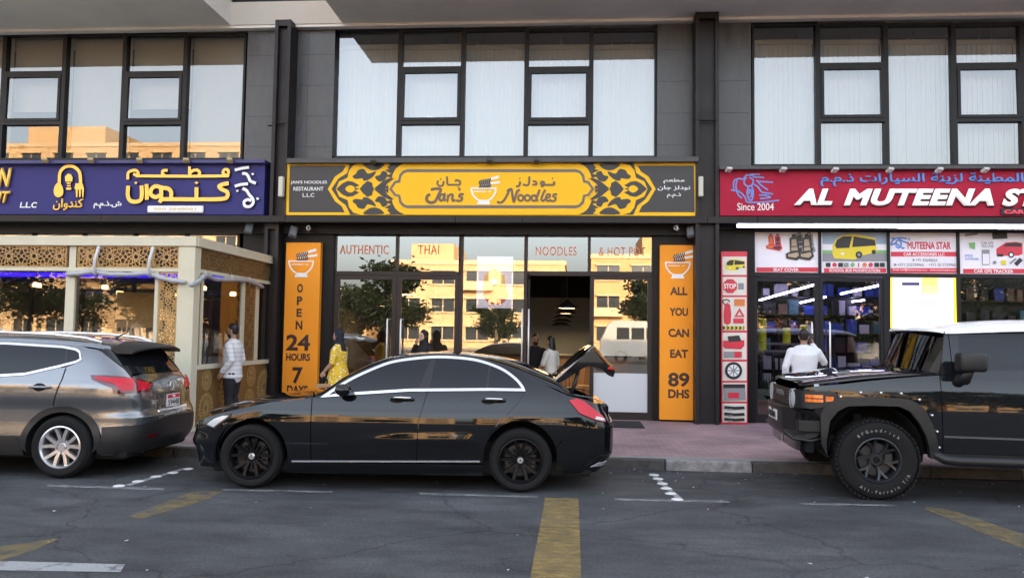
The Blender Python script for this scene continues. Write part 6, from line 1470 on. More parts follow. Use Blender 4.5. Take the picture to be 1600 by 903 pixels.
# mirror, star, wheels, underside, cabin
mr = MB(); 
for (k, rx, ry, rz) in ((0, .0, .0, .0),): pass
mo = MB().lathe([(0, -.085), (.05, -.08), (.075, -.04), (.08, .0), (.076, .05), (.06, .085), (0, .09)], axis='y', n=20).build('door_mirror', m_bp, car.t, True, True); mo.scale = (1.05, 1, .78); mo.location = (1.78, -.985, 1.055)
MB().tube([(1.74, -.84, .985), (1.77, -.93, 1.015)], [.035, .03], 8).build('mirror_foot', m_trim, mo, True).matrix_parent_inverse = Matrix.Translation(mo.location).inverted() @ Matrix.Identity(4)
for x_ in (FA[0], RA[0]):
    for y_, sd in ((-.795, -1), (.795, 1)): wheel(car, x_, y_, .335, .21, .235, 'saloon', sd, None, m_blackrim)
    car.wheelhouse(x_, .345, ra+.005)
box('underbody', .35, 4.4, -.78, .78, .16, .3, m_under, car.t, .03, True)
box('cabin_floor', 1.4, 3.9, -.7, .7, .3, .5, m_under, car.t, 0, True)

# ------------------------------------------------------------------ grey crossover
m_gp = paint('grey_metallic_paint', (.21, .22, .235), .85, .24)
th2 = R(2.5); cr2 = (-5.60-3.49*math.cos(th2)-.87*math.sin(th2), 8.36-3.49*math.sin(th2)+.87*math.cos(th2))
cr2 = (cr2[0]-.088, cr2[1])
suv = Car('grey_crossover', 'grey metallic crossover with red tail light and silver wheels at the left', cr2, th2,
    [(0, 0), (.015, .3), (.06, .52), (.18, .70), (.4, .82), (.8, .88), (1.5, .9), (2.6, .903), (3.4, .90), (3.8, .885), (4.05, .85), (4.22, .78), (4.33, .66), (4.39, .48), (4.415, .25), (4.42, 0)],
    .9, hermite([(.2, .1), (.4, .0), (.7, .0), (.9, .15), (1.1, .4)]), 3.6, hermite([(.2, 4.22), (.3, 4.33), (.42, 4.405), (.66, 4.42), (.72, 4.37), (.9, 4.35), (1.05, 4.31), (1.14, 4.24), (1.3, 4.10), (1.43, 3.97), (1.6, 3.8)]),
    hermite([(.2, .955), (.32, .985), (.45, .995), (.62, .975), (.75, .972), (.9, .992), (1.0, .988), (1.1, .955), (1.2, .915), (1.3, .87), (1.4, .81), (1.48, .74), (1.55, .66), (1.6, .6)]),
    hermite([(0, .7), (.2, .85), (.5, .98), (1.0, 1.04), (1.2, 1.07), (1.6, 1.32), (1.9, 1.45), (2.2, 1.495), (2.7, 1.505), (3.2, 1.49), (3.6, 1.46), (3.85, 1.425), (4.0, 1.39), (4.2, 1.1), (4.42, .8)]),
    hermite([(0, .74), (.2, .92), (.5, 1.04), (1.0, 1.10), (1.2, 1.15), (1.6, 1.40), (1.9, 1.54), (2.2, 1.585), (2.7, 1.595), (3.2, 1.58), (3.6, 1.545), (3.85, 1.51), (4.0, 1.485), (4.2, 1.44), (4.42, 1.40)]))
RA2 = (3.535, .345); FA2 = (.89, .345); r2 = .395
suv.shell(.25, [(FA2[0], FA2[1], r2+.06), (RA2[0], RA2[1], r2+.06)], m_gp, .975, zcap=1.5)
Zc = lambda L, g: [suv.inv(x/3.613, 510+y/3.613, g) for x, y in L]
D2o = [(1.15, 1.06), (1.5, 1.27), (1.8, 1.40), (2.1, 1.465), (2.707, 1.485), (3.392, 1.455), (3.56, 1.43), (3.63, 1.40), (3.703, 1.311), (3.69, 1.298), (3.614, 1.27), (3.444, 1.221), (3.07, 1.128), (2.727, 1.103), (2.0, 1.075)]
D2i = inset(D2o, .024)
suv.panel('window_trim', D2o, m_chrome, .006, holes=[D2i]); sm0 = lambda z: 3.455+(1.455-z)*.24
suv.panel('window', cut(D2i, lambda z: 2.38, lambda z: sm0(z)-.02), m_cargl); suv.panel('window', cut(D2i, lambda z: sm0(z)+.012, lambda z: 9), m_cargl); suv.panel('window', cut(D2i, lambda z: 0, lambda z: 2.30), m_cargl); suv.panel('door_pillar', cut(D2i, lambda z: sm0(z)-.02, lambda z: sm0(z)+.012), m_trim, .002); suv.panel('door_pillar', cut(D2i, lambda z: 2.30, lambda z: 2.38), m_trim, .002)
zes = lambda a, b, n=12: [(a+(b-a)*i/n, suv.zedge(a+(b-a)*i/n)-.001) for i in range(n+1)]
seam = [(3.462, 1.452), (3.515, 1.227), (3.502, 1.085), (3.425, .80)]
aro = arc(*RA2, .455, .455, 104, 178, 12)
dr2 = suv.panel('rear_door', [(2.36, .46)]+[(3.09, .46)]+aro[::-1]+[(3.418, .80), (3.494, 1.085), (3.505, 1.215), (3.444, 1.216), (3.07, 1.122), (2.727, 1.098), (2.36, 1.083)], m_gp)
suv.panel('front_door', [(1.3, .46), (2.352, .46), (2.352, 1.083), (2.0, 1.070), (1.3, 1.06)], m_gp); suv.panel('front_fender', arc(*FA2, .455, .455, 10, 150, 14)+[(.4, .8), (.5, .97), (1.0, 1.03), (1.292, 1.055), (1.292, .46)], m_gp); suv.panel('front_bumper', [(suv.T0-.4, .3), (.45, .3), (.47, .6), (.4, .75), (suv.T0-.4, .75)], m_gp)
tl = Zc([(512, 275), (600, 276), (700, 285), (760, 296), (862, 320), (848, 366), (760, 376), (645, 382), (632, 348), (560, 318), (520, 300)], (3.9, 1.05))
gate = Zc([(530, 95), (545, 130), (590, 150), (700, 240), (742, 287)], (4.0, 1.3))
bump_t = Zc([(488, 465), (560, 428), (642, 386)], (3.85, .85))
arx = arc(*RA2, .455, .455, 8, 104, 14)
suv.panel('rear_quarter', arx+[(3.433, .80), (3.51, 1.085), (3.523, 1.227), (3.614, 1.265), (3.71, 1.30), (3.71, 1.312), (3.63, 1.408), (3.56, 1.438), (3.392, 1.462), (2.707, 1.491), (2.1, 1.471), (1.8, 1.406), (1.45, 1.25), (1.42, 1.23)]+zes(1.5, 3.80, 20)+[gate[1], gate[2], gate[3], (gate[4][0]-.005, gate[4][1]), tl[3], tl[2], tl[1], tl[0], tl[10], tl[9], tl[8], tl[7], bump_t[2], bump_t[1], bump_t[0]], m_gp)
lmp = suv.panel('tail_light', tl, m_redd, .012); suv.panel('lens', inset(Zc([(530, 282), (700, 293), (755, 300), (755, 362), (690, 368), (640, 325), (545, 300)], (3.95, 1.05)), .004), m_redl, .02, lmp); suv.panel('lens', inset(Zc([(775, 306), (845, 325), (830, 356), (775, 365)], (4.2, 1.03)), .003), m_redl, .02, lmp)
lb = [(3.985, .47)]+Zc([(575, 567), (680, 562), (790, 552)], (4.05, .58))
sr = lambda y: suv.T1+(y if y > 0 else y)      # around the rear centre line, s grows with y
far = suv.T1+.78
zl_ = .635
suv.panel('rear_bumper', [bump_t[0], bump_t[1], bump_t[2], tl[7], tl[6], tl[5], (suv.T1-.40, .90), (suv.T1-.42, .74), (suv.T1-.28, .685), (suv.T1+.28, .685), (suv.T1+.42, .74), (suv.T1+.42, .90), (far, .92), (far, .60), (suv.T1+.3, .635), (suv.T1-.3, .635)]+lb[::-1], m_gp, 0)
suv.panel('lower_bumper', lb+[(suv.T1-.3, .628), (suv.T1+.3, .628), (far, .595), (far, .30), (suv.T1+.2, .27), (suv.T1-.4, .27), (4.0, .27), (3.94, .33)], m_trim, .012)
suv.panel('reflector', [(suv.T1-.60, .43), (suv.T1-.42, .43), (suv.T1-.42, .46), (suv.T1-.60, .46)], m_redd, .018)
g0 = Zc([(742, 287)], (4.15, 1.12))[0]
gp = Zc([(560, 135), (700, 232), (752, 296)], (4.0, 1.25))
tg = suv.panel('tailgate', [tl[3], tl[4], tl[5], (suv.T1-.395, .905), (suv.T1-.41, .745), (suv.T1-.275, .695), (suv.T1+.275, .695), (suv.T1+.41, .745), (suv.T1+.40, .9), (suv.T1+.45, 1.05), (suv.T1+.50, 1.13), (suv.T1-.48, 1.14), (g0[0]+.02, g0[1]+.01)], m_gp, 0)
suv.panel('tail_light', [(suv.T1+.41, .93), (far, .95), (far, 1.07), (suv.T1+.46, 1.05)], m_redl, .012)
rw = suv.panel('rear_window', [(gp[0][0]+.03, gp[0][1]-.0), (gp[1][0]+.015, gp[1][1]), (g0[0]+.03, 1.145), (suv.T1+.5, 1.14), (suv.T1+.62, 1.42), (gp[0][0]+.12, 1.43)], m_cargl, .004)
suv.panel('window_frame', [gate[1], gate[2], gate[3], (g0[0], g0[1]+.005), (g0[0]+.03, 1.14), (gp[1][0]+.02, gp[1][1]), (gp[0][0]+.03, gp[0][1]), (gp[0][0]+.06, 1.44)], m_trim, .002)
ctr = suv.P(suv.T1, .82); px_ = ctr.x
plateX(suv, 'number_plate', suv.P(suv.T1, .82).x+.012, -.17, .17, .735, .885, m_plate, tg); xpl = suv.P(suv.T1, .82).x+.0125
plateX(suv, 'plate_band', xpl+.002, -.16, .16, .835, .878, m_pr, tg, .003, 1, 0); text_x('plate_number', '59448', xpl+.001, -.14, .14, .75, .82, m_trim, tg, 1, .0); text_x('plate_text', '10', xpl+.003, -.03, .03, .843, .87, m_plate, tg, 1, .03)
suv.panel('plate_garnish', [(suv.T1-.38, .695), (suv.T1+.33, .695), (suv.T1+.33, .715), (suv.T1-.38, .715)], m_chrome, .012, tg)
MB().lathe([(.05, 0), (.058, .006), (.05, .012), (.042, .006), (.05, 0)], (suv.P(suv.T1, .98).x+.004, 0, .98), 'x', 24).build('badge_ring', m_chrome, tg, True, True); plateX(suv, 'badge_bar', suv.P(suv.T1, .98).x+.012, -.062, .062, .973, .987, m_chrome, tg, .008, 1, 0)
for z_, w_ in ((.82, .11), (.795, .085)): suv.panel('model_badge', [(suv.T1-.47, z_), (suv.T1-.47+w_, z_), (suv.T1-.47+w_, z_+.014), (suv.T1-.47, z_+.014)], m_chrome, .006, tg, th=.004)
# spoiler, roof, rails, aerial
spv = []; spf = []; ns = 24
for j in range(ns+1):
    y = -.60+1.2*j/ns; e = abs(y/.60); dx = -.10*e*e; dz = -.05*e**3
    spv += [(3.86+dx*.4, y, 1.51+dz), (4.05+dx*.8, y, 1.492+dz), (4.22+dx, y, 1.462+dz), (4.255+dx, y, 1.445+dz), (4.25+dx, y, 1.428+dz*1.1), (4.06+dx, y, 1.435+dz*1.2), (3.90+dx, y, 1.44+dz)]
for j in range(ns):
    for i in range(7): spf.append((j*7+i, j*7+(i+1) % 7, (j+1)*7+(i+1) % 7, (j+1)*7+i))
spf += [tuple(range(7))[::-1], tuple(ns*7+i for i in range(7))]
smooth_auto(mk('roof_spoiler', spv, spf, [m_trim], suv.t, True), 40)
suv.cap('roof', lambda t: 1.95, 3.92, m_gp, -1, 1, 40, 30); suv.cap('bonnet', lambda t: .1+.3*abs(t)**2.4, 1.15, m_gp, -.98, .98, 16, 24); suv.cap('windscreen', 1.13, 1.97, m_cargl, -.95, .95, 16, 20, .002)
for sd in (-1, 1):
    rp_ = [(2.0, .585*sd, 1.545), (2.06, .60*sd, 1.59), (2.6, .615*sd, 1.602), (3.2, .61*sd, 1.585), (3.6, .60*sd, 1.55), (3.78, .585*sd, 1.50)]
    MB().tube([Vector((p[0], 0, 0))+Vector((0, p[1], p[2])) for p in [(q[0], sd*q2, q3) for q, q2, q3 in [((a,), abs(b_), c_) for a, b_, c_ in rp_]]], .018, 8).build('roof_rail', m_chrome, suv.t, True, True)
MB().tube([(3.62, 0, 1.545), (3.78, 0, 1.63)], [.012, .004], 6).build('aerial', m_trim, suv.t, True)
hp = [suv.P(3.16+.23*i/7, 1.00, .014+.03*math.sin(math.pi*(i+.6)/8.2)**.6) for i in range(8)]; MB().tube(hp, [.011, .016, .018, .018, .018, .018, .016, .011], 8).build('handle', m_gp, dr2, True, True)
suv.panel('handle_recess', [(3.265+.075*math.cos(q), 1.0+.045*math.sin(q)) for q in [k*.45 for k in range(14)]], m_under, .001, dr2, th=0)
# black wheel arch trims and sill
fl = arc(*RA2, .455, .455, 176, 2, 30)
suv.panel('arch_trim', fl+[(3.985, .36), (3.93, .30)]+arc(*RA2, .385, .385, -8, 188, 30)+[(3.10, .33), (3.05, .45)], m_trim, .02); suv.panel('arch_trim', arc(*FA2, .455, .455, 178, 2, 24)+arc(*FA2, .385, .385, -5, 185, 24), m_trim, .02)
suv.panel('sill', [(1.3, .25), (3.12, .25), (3.085, .455), (1.3, .455)], m_trim, .012)
for x_ in (FA2[0], RA2[0]):
    for y_, sd in ((-.80, -1), (.80, 1)): wheel(suv, x_, y_, .345, .215, .235, 'suv', sd, None, m_silver)
    suv.wheelhouse(x_, .345, r2+.004)
box('underbody', .3, 4.2, -.76, .76, .2, .36, m_under, suv.t, .03, True); MB().tube([(4.0, -.5, .28), (4.28, -.5, .27)], .03).build('exhaust', m_disc, suv.t, True, True)

# ------------------------------------------------------------------ black off-roader
m_fp = paint('satin_black_paint', (.010, .011, .013), 0, .38); m_fw = mat('roof_white_paint', linear=(.84, .86, .84), rough=.3, coat=.5)
th3 = R(-4.0); cr3 = (3.16-.945*math.cos(th3)-.97*math.sin(th3), 8.50-.945*math.sin(th3)+.97*math.cos(th3))
fj = Car('black_offroader', 'boxy black off-roader with white roof and big lettered tyres parked at the right', cr3, th3,
    [(.17, 0), (.17, .3), (.175, .58), (.195, .74), (.245, .85), (.35, .905), (.6, .925), (1.2, .935), (2.4, .94), (3.6, .935), (4.2, .915), (4.42, .84), (4.5, .7), (4.52, .3), (4.52, 0)],
    .6, hermite([(.4, .17), (1.3, .17)]), 4.0, hermite([(.4, 4.5), (1.2, 4.52), (1.8, 4.4)]),
    hermite([(.3, .97), (.5, .985), (.66, 1.0), (.9, .998), (1.1, .985), (1.22, .962), (1.30, .938), (1.40, .905), (1.6, .842), (1.74, .79), (1.82, .74)]),
    hermite([(.1, 1.08), (.3, 1.145), (.6, 1.18), (.92, 1.225), (1.36, 1.275), (1.60, 1.298), (1.72, 1.745), (1.9, 1.757), (2.6, 1.785), (3.4, 1.785), (4.2, 1.76), (4.5, 1.70)]),
    hermite([(.1, 1.15), (.3, 1.22), (.6, 1.275), (.92, 1.315), (1.36, 1.345), (1.60, 1.35), (1.72, 1.80), (1.9, 1.83), (2.6, 1.885), (3.4, 1.89), (4.2, 1.86), (4.5, 1.78)]), 3.0)
FA3 = (.945, .41); RA3 = (3.62, .41)
fj.shell(.45, [(FA3[0], .5, .60), (RA3[0], .5, .60)], m_fp, .975, zcap=1.3)
ai = [(.455, .45), (.45, .60), (.485, .80), (.56, .90), (.66, .955), (.9, .968), (1.17, .965), (1.27, .92), (1.36, .80), (1.42, .68), (1.455, .55), (1.46, .45)]
ao = [(.40, .56), (.395, .86), (.43, .937), (.54, 1.018), (.693, 1.05), (.97, 1.055), (1.26, 1.042), (1.33, 1.01), (1.41, .95), (1.49, .78), (1.535, .60), (1.55, .43)]
zef = lambda a, b, n=10: [(a+(b-a)*i/n, fj.zedge(a+(b-a)*i/n)-.001) for i in range(n+1)]
fj.panel('front_fender', [(.46, .47)]+ai[1:-1]+[(1.46, .47), (1.592, .47), (1.592, 1.292)]+zef(.22, 1.58, 24)[::-1]+[(.30, 1.11), (.56, 1.105), (.585, 1.02), (.55, .96), (.30, .90), (.40, .86), (.40, .6)], m_fp)
fj.panel('fender_flare', ao[::-1]+ai, m_trim, .055, th=.08, st=.04)
rear_ai = [(3.62+(x-.945), z) for x, z in ai]
dw = [(1.80, 1.352), (1.83, 1.69), (1.86, 1.71), (2.62, 1.735), (2.62, 1.362)]
dF = fj.panel('door', [(1.60, .50), (2.70, .50), (2.70, 1.76), (1.742, 1.735), (1.735, 1.31), (1.60, 1.292)], m_fp, holes=[dw]); fj.panel('window', inset(dw, -.004), m_cargl, -.004, dF)
fj.panel('door', [(1.60, .50), (2.70, .50), (2.70, 1.76), (1.742, 1.735), (1.735, 1.31), (1.60, 1.292)], m_fp, mirror=True, st=.12); fj.panel('rear_side', [(2.71, .50), (4.2, .5), (fj.T1, .5), (fj.T1, 1.68), (4.0, 1.755), (2.71, 1.765)], m_fp, mirror=True, st=.12)
fj.panel('windscreen_pillar', [(1.606, 1.30), (1.727, 1.315), (1.734, 1.742), (1.70, 1.742)], m_fp)
fj.panel('rear_side', [(2.71, .50), (3.13, .50)]+[(x, z) for x, z in rear_ai[1:-1]]+[(4.15, .5), (fj.T1, .5), (fj.T1, 1.68), (4.0, 1.755), (2.71, 1.765)], m_fp); fj.panel('window', [(2.85, 1.37), (4.0, 1.37), (3.9, 1.70), (2.85, 1.72)], m_cargl, .004)
fj.panel('door_moulding', [(1.61, .660), (2.70, .655), (2.70, .672), (1.61, .678)], mat('moulding_grey', linear=(.09, .09, .095), rough=.4), .012, dF); fj.panel('sill', [(1.59, .42), (3.1, .42), (3.1, .495), (1.59, .495)], m_trim, .01)
MB().tube([(1.50, -.93, .50), (1.60, -.97, .44), (1.72, -.985, .43), (3.0, -.985, .43), (3.1, -.93, .48)], .05, 12).build('running_board', m_trim, fj.t, True, True)
for a_, b_ in ((1.62, .42), (2.2, .42), (2.8, .42)): MB().tube([(a_, -.98, .43), (a_, -.7, .45)], .022).build('board_bracket', m_trim, fj.t, True)
wb = lambda t: (1.345+.26*t*t, .845*t, 1.352-.045*t*t); wt = lambda t: (1.52+.20*t*t, .715*t, 1.752-.012*t*t)
V = []; nt_, nu_ = 24, 10
for j in range(nt_+1):
    t = -1+2*j/nt_; A, B = Vector(wb(t)), Vector(wt(t)); V += [A+(B-A)*i/nu_ for i in range(nu_+1)]
Fg = [(j*(nu_+1)+i, j*(nu_+1)+i+1, (j+1)*(nu_+1)+i+1, (j+1)*(nu_+1)+i) for j in range(nt_) for i in range(nu_)]
mk('windscreen', V, [f[::-1] for f in Fg], glass('windscreen_glass', (.16, .18, .18), .03, gmax=.10), fj.t, True, True)
fj.cap('bonnet', lambda t: .185+.03*t*t, lambda t: 1.36+.22*t*t, m_fp, -.96, .96, 24, 30)
# white roof, wrapped down to its drip edge
V = []; F = []; nx_, ny_ = 30, 26
for i in range(nx_+1):
    for j in range(ny_+1):
        t = -1+2*j/ny_; x_f = 1.50+.20*t*t; x = x_f+(4.45-x_f)*i/nx_; e = abs(t); zt_ = fj.ztop(max(1.75, x))-.0; ze_ = fj.zedge(max(1.78, x))-.002; u = min(1, i/2.0)
        tt = math.copysign(1-(1-e)**1.7, t); z = ze_+(zt_-ze_)*max(0, 1-abs(tt)**2.6)**(1/2.6)*(.55+.45*min(1, i/4)); V.append((x, .752*tt, z+.012))
F = [(i*(ny_+1)+j, (i+1)*(ny_+1)+j, (i+1)*(ny_+1)+j+1, i*(ny_+1)+j+1) for i in range(nx_) for j in range(ny_)]
k = len(V)
for i in range(nx_+1): q = V[i*(ny_+1)]; V.append((q[0], q[1]-.012, q[2]-.03))
F += [(i*(ny_+1), k+i, k+i+1, (i+1)*(ny_+1)) for i in range(nx_)]
k2 = len(V)
for j in range(ny_+1): q = V[j]; V.append((q[0]-.012, q[1], q[2]-.028))
F += [(j, j+1, k2+j+1, k2+j) for j in range(ny_)]
mk('roof', V, F, m_fw, fj.t, True, True)
box('roof_lining', 1.75, 4.3, -.7, .7, 1.70, 1.74, m_cloth, fj.t, 0, True)
# front end
m_grl = mat('grille_black', linear=(.012, .012, .013), rough=.5)
fj.panel('grille_panel', [(fj.T0-.78, .90), (fj.T0+.78, .90), (.30, .905), (.30, 1.1), (fj.T0+.74, 1.10), (fj.T0-.74, 1.10)], m_grl, .006)
for k in range(5): fj.panel('grille_slat', [(fj.T0-.46, .93+k*.03), (fj.T0+.46, .93+k*.03), (fj.T0+.46, .945+k*.03), (fj.T0-.46, .945+k*.03)], m_trim, .02, th=.02)
text_x('grille_lettering', 'TOYOTA', .152, -.26, .26, 1.0, 1.06, mat('letter_dull', linear=(.20, .20, .21), rough=.4), fj.t, -1, .03)
for sd in (-1, 1): MB().lathe([(0, -.02), (.06, -.018), (.088, -.004), (.092, .01), (.10, .01), (.104, -.02), (.11, .03)], (.178, .60*sd, 1.0), 'x', 28).build('headlight', m_lampw, fj.t, True, True)
mkr = fj.panel('lamp_surround', [(.185, .925), (.30, .908), (.545, .965), (.575, 1.02), (.55, 1.098), (.30, 1.10), (.185, 1.095)], m_grl, .012)
fj.panel('indicator', [(.255, .985), (.425, .985), (.425, 1.018), (.255, 1.018)], m_amb, .022, mkr); fj.panel('indicator', [(.255, 1.028), (.425, 1.028), (.425, 1.062), (.255, 1.062)], m_amb, .022, mkr); fj.panel('indicator', [(.45, .995), (.525, .998), (.53, 1.045), (.45, 1.05)], m_amb, .022, mkr)
bp_ = [(.06, .905), (.30, .905), (.46, .885), (.46, .66), (.36, .58), (.20, .53), (.12, .58), (.07, .66)]; n = len(bp_); V = []; ys = [-.90, -.80, -.45, 0, .45, .80, .90]
for y in ys:
    e = max(0, (abs(y)-.45)/.45); V += [(x+(.22*e if x < .1 else 0)+(.06*abs(y) if x < .1 else 0), y, z-(.0 if z > .8 else -.03*e)) for x, z in bp_]
F = [(j*n+i, j*n+(i+1) % n, (j+1)*n+(i+1) % n, (j+1)*n+i) for j in range(len(ys)-1) for i in range(n)]+[tuple(range(n))[::-1], tuple((len(ys)-1)*n+i for i in range(n))]
bm_ = mk('front_bumper', V, F, m_trim, fj.t, True); bevel_mesh(bm_, .012); smooth_auto(bm_, 30)
o = box('bumper_panel', .16, .44, -.925, -.898, .66, .80, m_trim, bm_, .02, True); MB().tube([(.05, -.86, .66), (.12, -.9, .60), (.3, -.91, .575), (.44, -.91, .62)], .018).build('bumper_tube', m_trim, bm_, True, True)
plateX(fj, 'number_plate', .066, -.26, .24, .72, .84, m_plate, bm_, .01, -1, .004); text_x('plate_number', '71203', .054, -.20, .18, .745, .815, m_trim, bm_, -1, .03)
for (x_, z_) in [(.60, 1.05), (.80, 1.098), (1.0, 1.10), (1.2, 1.098), (1.375, 1.04), (1.49, .885), (1.535, .72), (1.555, .56)]:
    p = fj.P(x_, z_, .025); MB().lathe([(0, -.012), (.011, -.008), (.014, 0), (.014, .05)], p, 'y', 10).build('flare_bolt', m_chrome, fj.t, True, True)
ms = MB().box(1.70, 1.96, -1.16, -.97, 1.345, 1.535).build('door_mirror', m_trim, fj.t, True); bevel_mesh(ms, .035, 3); smooth_auto(ms, 40); MB().tube([(1.82, -1.06, 1.36), (1.80, -.98, 1.26), (1.79, -.87, 1.25)], [.045, .06, .06], 10).build('mirror_arm', m_trim, ms, True, True)
for t_ in (-.75, -.2, .3): A = Vector(wb(t_)); MB().tube([A+Vector((-.02, 0, .01)), A+Vector((.01, .12, .05)), A+Vector((.06, .42, .10))], .009, 6).build('wiper', m_trim, fj.t, True)
for y_ in (-.38, .38):
    s_ = box('front_seat', 2.15, 2.62, y_-.25, y_+.25, .8, 1.0, m_cloth, fj.t, .05, True); o = box('seat_back', 2.52, 2.68, y_-.24, y_+.24, 1.0, 1.48, m_cloth, s_, .05, True); box('headrest', 2.55, 2.66, y_-.13, y_+.13, 1.5, 1.68, m_cloth, s_, .04, True)
box('dashboard', 1.50, 1.86, -.78, .78, 1.1, 1.30, m_cloth, fj.t, .04, True); MB().lathe([(.17, 0), (.185, .015), (.17, .03), (.155, .015), (.17, 0)], (0, 0, 0), 'x', 24).build('steering_wheel', m_cloth, fj.t, True, True).location = (1.93, -.38, 1.32)
TXT = [('BFGoodrich', 128, 8.6), ('All-Terrain T/A', -40, -6.6)]
TXT = [('BFGoodrich', 128, 8.6), ('All-Terrain T/A', 238, -6.8)]
for x_ in (FA3[0], RA3[0]):
    for y_, sd in ((-.865, -1), (.865, 1)): wheel(fj, x_, y_, .41, .28, .235, 'offroad', sd, TXT if (sd < 0 and x_ < 2) else None, m_satin)
    fj.wheelhouse(x_, .50, .475, -.90, -.4)
box('underbody', .3, 4.3, -.72, .72, .45, .62, m_under, fj.t, .03, True); MB().tube([(.945, -.75, .41), (.945, .75, .41)], .05).build('axle', m_under, fj.t, True); MB().tube([(.85, -.62, .45), (.85, -.60, .85)], .045).build('damper', m_disc, fj.t, True, True)
# ================================================================== people
m_skin = mat('skin_tan', linear=(.36, .20, .13), rough=.55); m_skin2 = mat('skin_light', linear=(.50, .31, .22), rough=.55); m_hair = mat('hair_black', linear=(.008, .007, .007), rough=.5); m_eye = mat('eye_dark', linear=(.02, .015, .012), rough=.2); m_lip = mat('lip', linear=(.28, .10, .08), rough=.5)
m_pants = mat('black_trousers', linear=(.012, .012, .014), rough=.8); m_shoe = mat('shoe_dark', linear=(.02, .018, .016), rough=.5); m_wshirt = mat('white_shirt', linear=(.74, .75, .78), rough=.8, var=.05, vscale=6, bump=.15, bscale=9); m_navy = mat('navy_scarf', linear=(.010, .013, .026), rough=.8, bump=.2, bscale=9)
m_black = mat('black_cloth', linear=(.009, .009, .010), rough=.85, bump=.2, bscale=9); m_cream2 = mat('cream_blouse', linear=(.70, .66, .58), rough=.8, bump=.15, bscale=10); m_paper = mat('kraft_paper', linear=(.42, .27, .14), rough=.8)
def banded(name, a, b, scale):
    m = bpy.data.materials.new(name); m.use_nodes = True; t = m.node_tree; bs = t.nodes['Principled BSDF']; bs.inputs['Roughness'].default_value = .85
    tc = t.nodes.new('ShaderNodeTexCoord'); w = t.nodes.new('ShaderNodeTexWave'); w.bands_direction = 'Z'; w.inputs['Scale'].default_value = scale; w.inputs['Distortion'].default_value = 1.2; w.inputs['Detail'].default_value = 2; t.links.new(tc.outputs['Object'], w.inputs['Vector'])
    r = t.nodes.new('ShaderNodeValToRGB'); r.color_ramp.elements[0].color = (*b, 1); r.color_ramp.elements[0].position = .25; r.color_ramp.elements[1].color = (*a, 1); r.color_ramp.elements[1].position = .5; t.links.new(w.outputs['Fac'], r.inputs[0]); t.links.new(r.outputs[0], bs.inputs['Base Color']); return m
def floral():
    m = bpy.data.materials.new('yellow_floral'); m.use_nodes = True; t = m.node_tree; bs = t.nodes['Principled BSDF']; bs.inputs['Roughness'].default_value = .85; tc = t.nodes.new('ShaderNodeTexCoord')
    def layer(prev, scale, thr, col, off):
        mp = t.nodes.new('ShaderNodeMapping'); mp.inputs['Location'].default_value = (off, off*.7, off*.3); t.links.new(tc.outputs['Object'], mp.inputs[0]); v = t.nodes.new('ShaderNodeTexVoronoi'); v.inputs['Scale'].default_value = scale; t.links.new(mp.outputs[0], v.inputs['Vector'])
        g = t.nodes.new('ShaderNodeMath'); g.operation = 'LESS_THAN'; g.inputs[1].default_value = thr; t.links.new(v.outputs['Distance'], g.inputs[0]); x = t.nodes.new('ShaderNodeMixRGB'); t.links.new(g.outputs[0], x.inputs[0]); x.inputs[2].default_value = (*col, 1)
        if isinstance(prev, tuple): x.inputs[1].default_value = (*prev, 1)
        else: t.links.new(prev, x.inputs[1])
        return x.outputs[0]
    c = layer((.80, .52, .03), 17, .30, (.82, .80, .70), 0); c = layer(c, 26, .2, (.10, .08, .05), 3); c = layer(c, 21, .16, (.55, .22, .02), 7); t.links.new(c, bs.inputs['Base Color']); return m
def ringed(mb, pts, lat=(0, 1, 0), n=14):
    """closed tapering limb; pts = (position, half width along lat, half depth)"""
    P = [Vector(p[0]) for p in pts]; N = len(P); L0 = Vector(lat); k = len(mb.v); rows = []
    def ring(c, d, a, b):
        L = L0-d*L0.dot(d); L = L.normalized() if L.length > 1e-3 else d.orthogonal().normalized(); D = d.cross(L); rows.append([c+L*a*math.cos(2*math.pi*j/n)+D*b*math.sin(2*math.pi*j/n) for j in range(n)])
    for i in range(N):
        d = (P[min(i+1, N-1)]-P[max(i-1, 0)]).normalized(); a, b = pts[i][1], pts[i][2]
        if i == 0:
            for q in (.25, .7): ring(P[0]-d*min(a, b)*math.sqrt(max(0, 1-q*q))*.8, d, a*q, b*q)
        ring(P[i], d, a, b)
        if i == N-1:
            for q in (.7, .25): ring(P[-1]+d*min(a, b)*math.sqrt(max(0, 1-q*q))*.8, d, a*q, b*q)
    mb.v += [tuple(v) for r in rows for v in r]; M = len(rows)
    for i in range(M-1):
        for j in range(n): mb.f.append((k+i*n+j, k+i*n+(j+1) % n, k+(i+1)*n+(j+1) % n, k+(i+1)*n+j)); mb.m.append(0)
    mb.f.append(tuple(k+j for j in range(n))[::-1]); mb.f.append(tuple(k+(M-1)*n+j for j in range(n))); mb.m += [0, 0]
def fuse(name, mb, m, parent, vox=.011, it=3, pinch=None):
    me = bpy.data.meshes.new(name); me.from_pydata(mb.v, [], mb.f); me.update(); ob = bpy.data.objects.new('tmp', me); COL.objects.link(ob)
    bm = bmesh.new(); bm.from_mesh(me); bmesh.ops.recalc_face_normals(bm, faces=bm.faces); bm.to_mesh(me); bm.free()
    rm = ob.modifiers.new('r', 'REMESH'); rm.mode = 'VOXEL'; rm.voxel_size = vox; sm = ob.modifiers.new('s', 'SMOOTH'); sm.factor = .5; sm.iterations = it
    dg = bpy.context.evaluated_depsgraph_get(); out = bpy.data.meshes.new_from_object(ob.evaluated_get(dg)); bpy.data.objects.remove(ob); out.name = name
    return mesh_obj(name, out, m, parent, True, True)
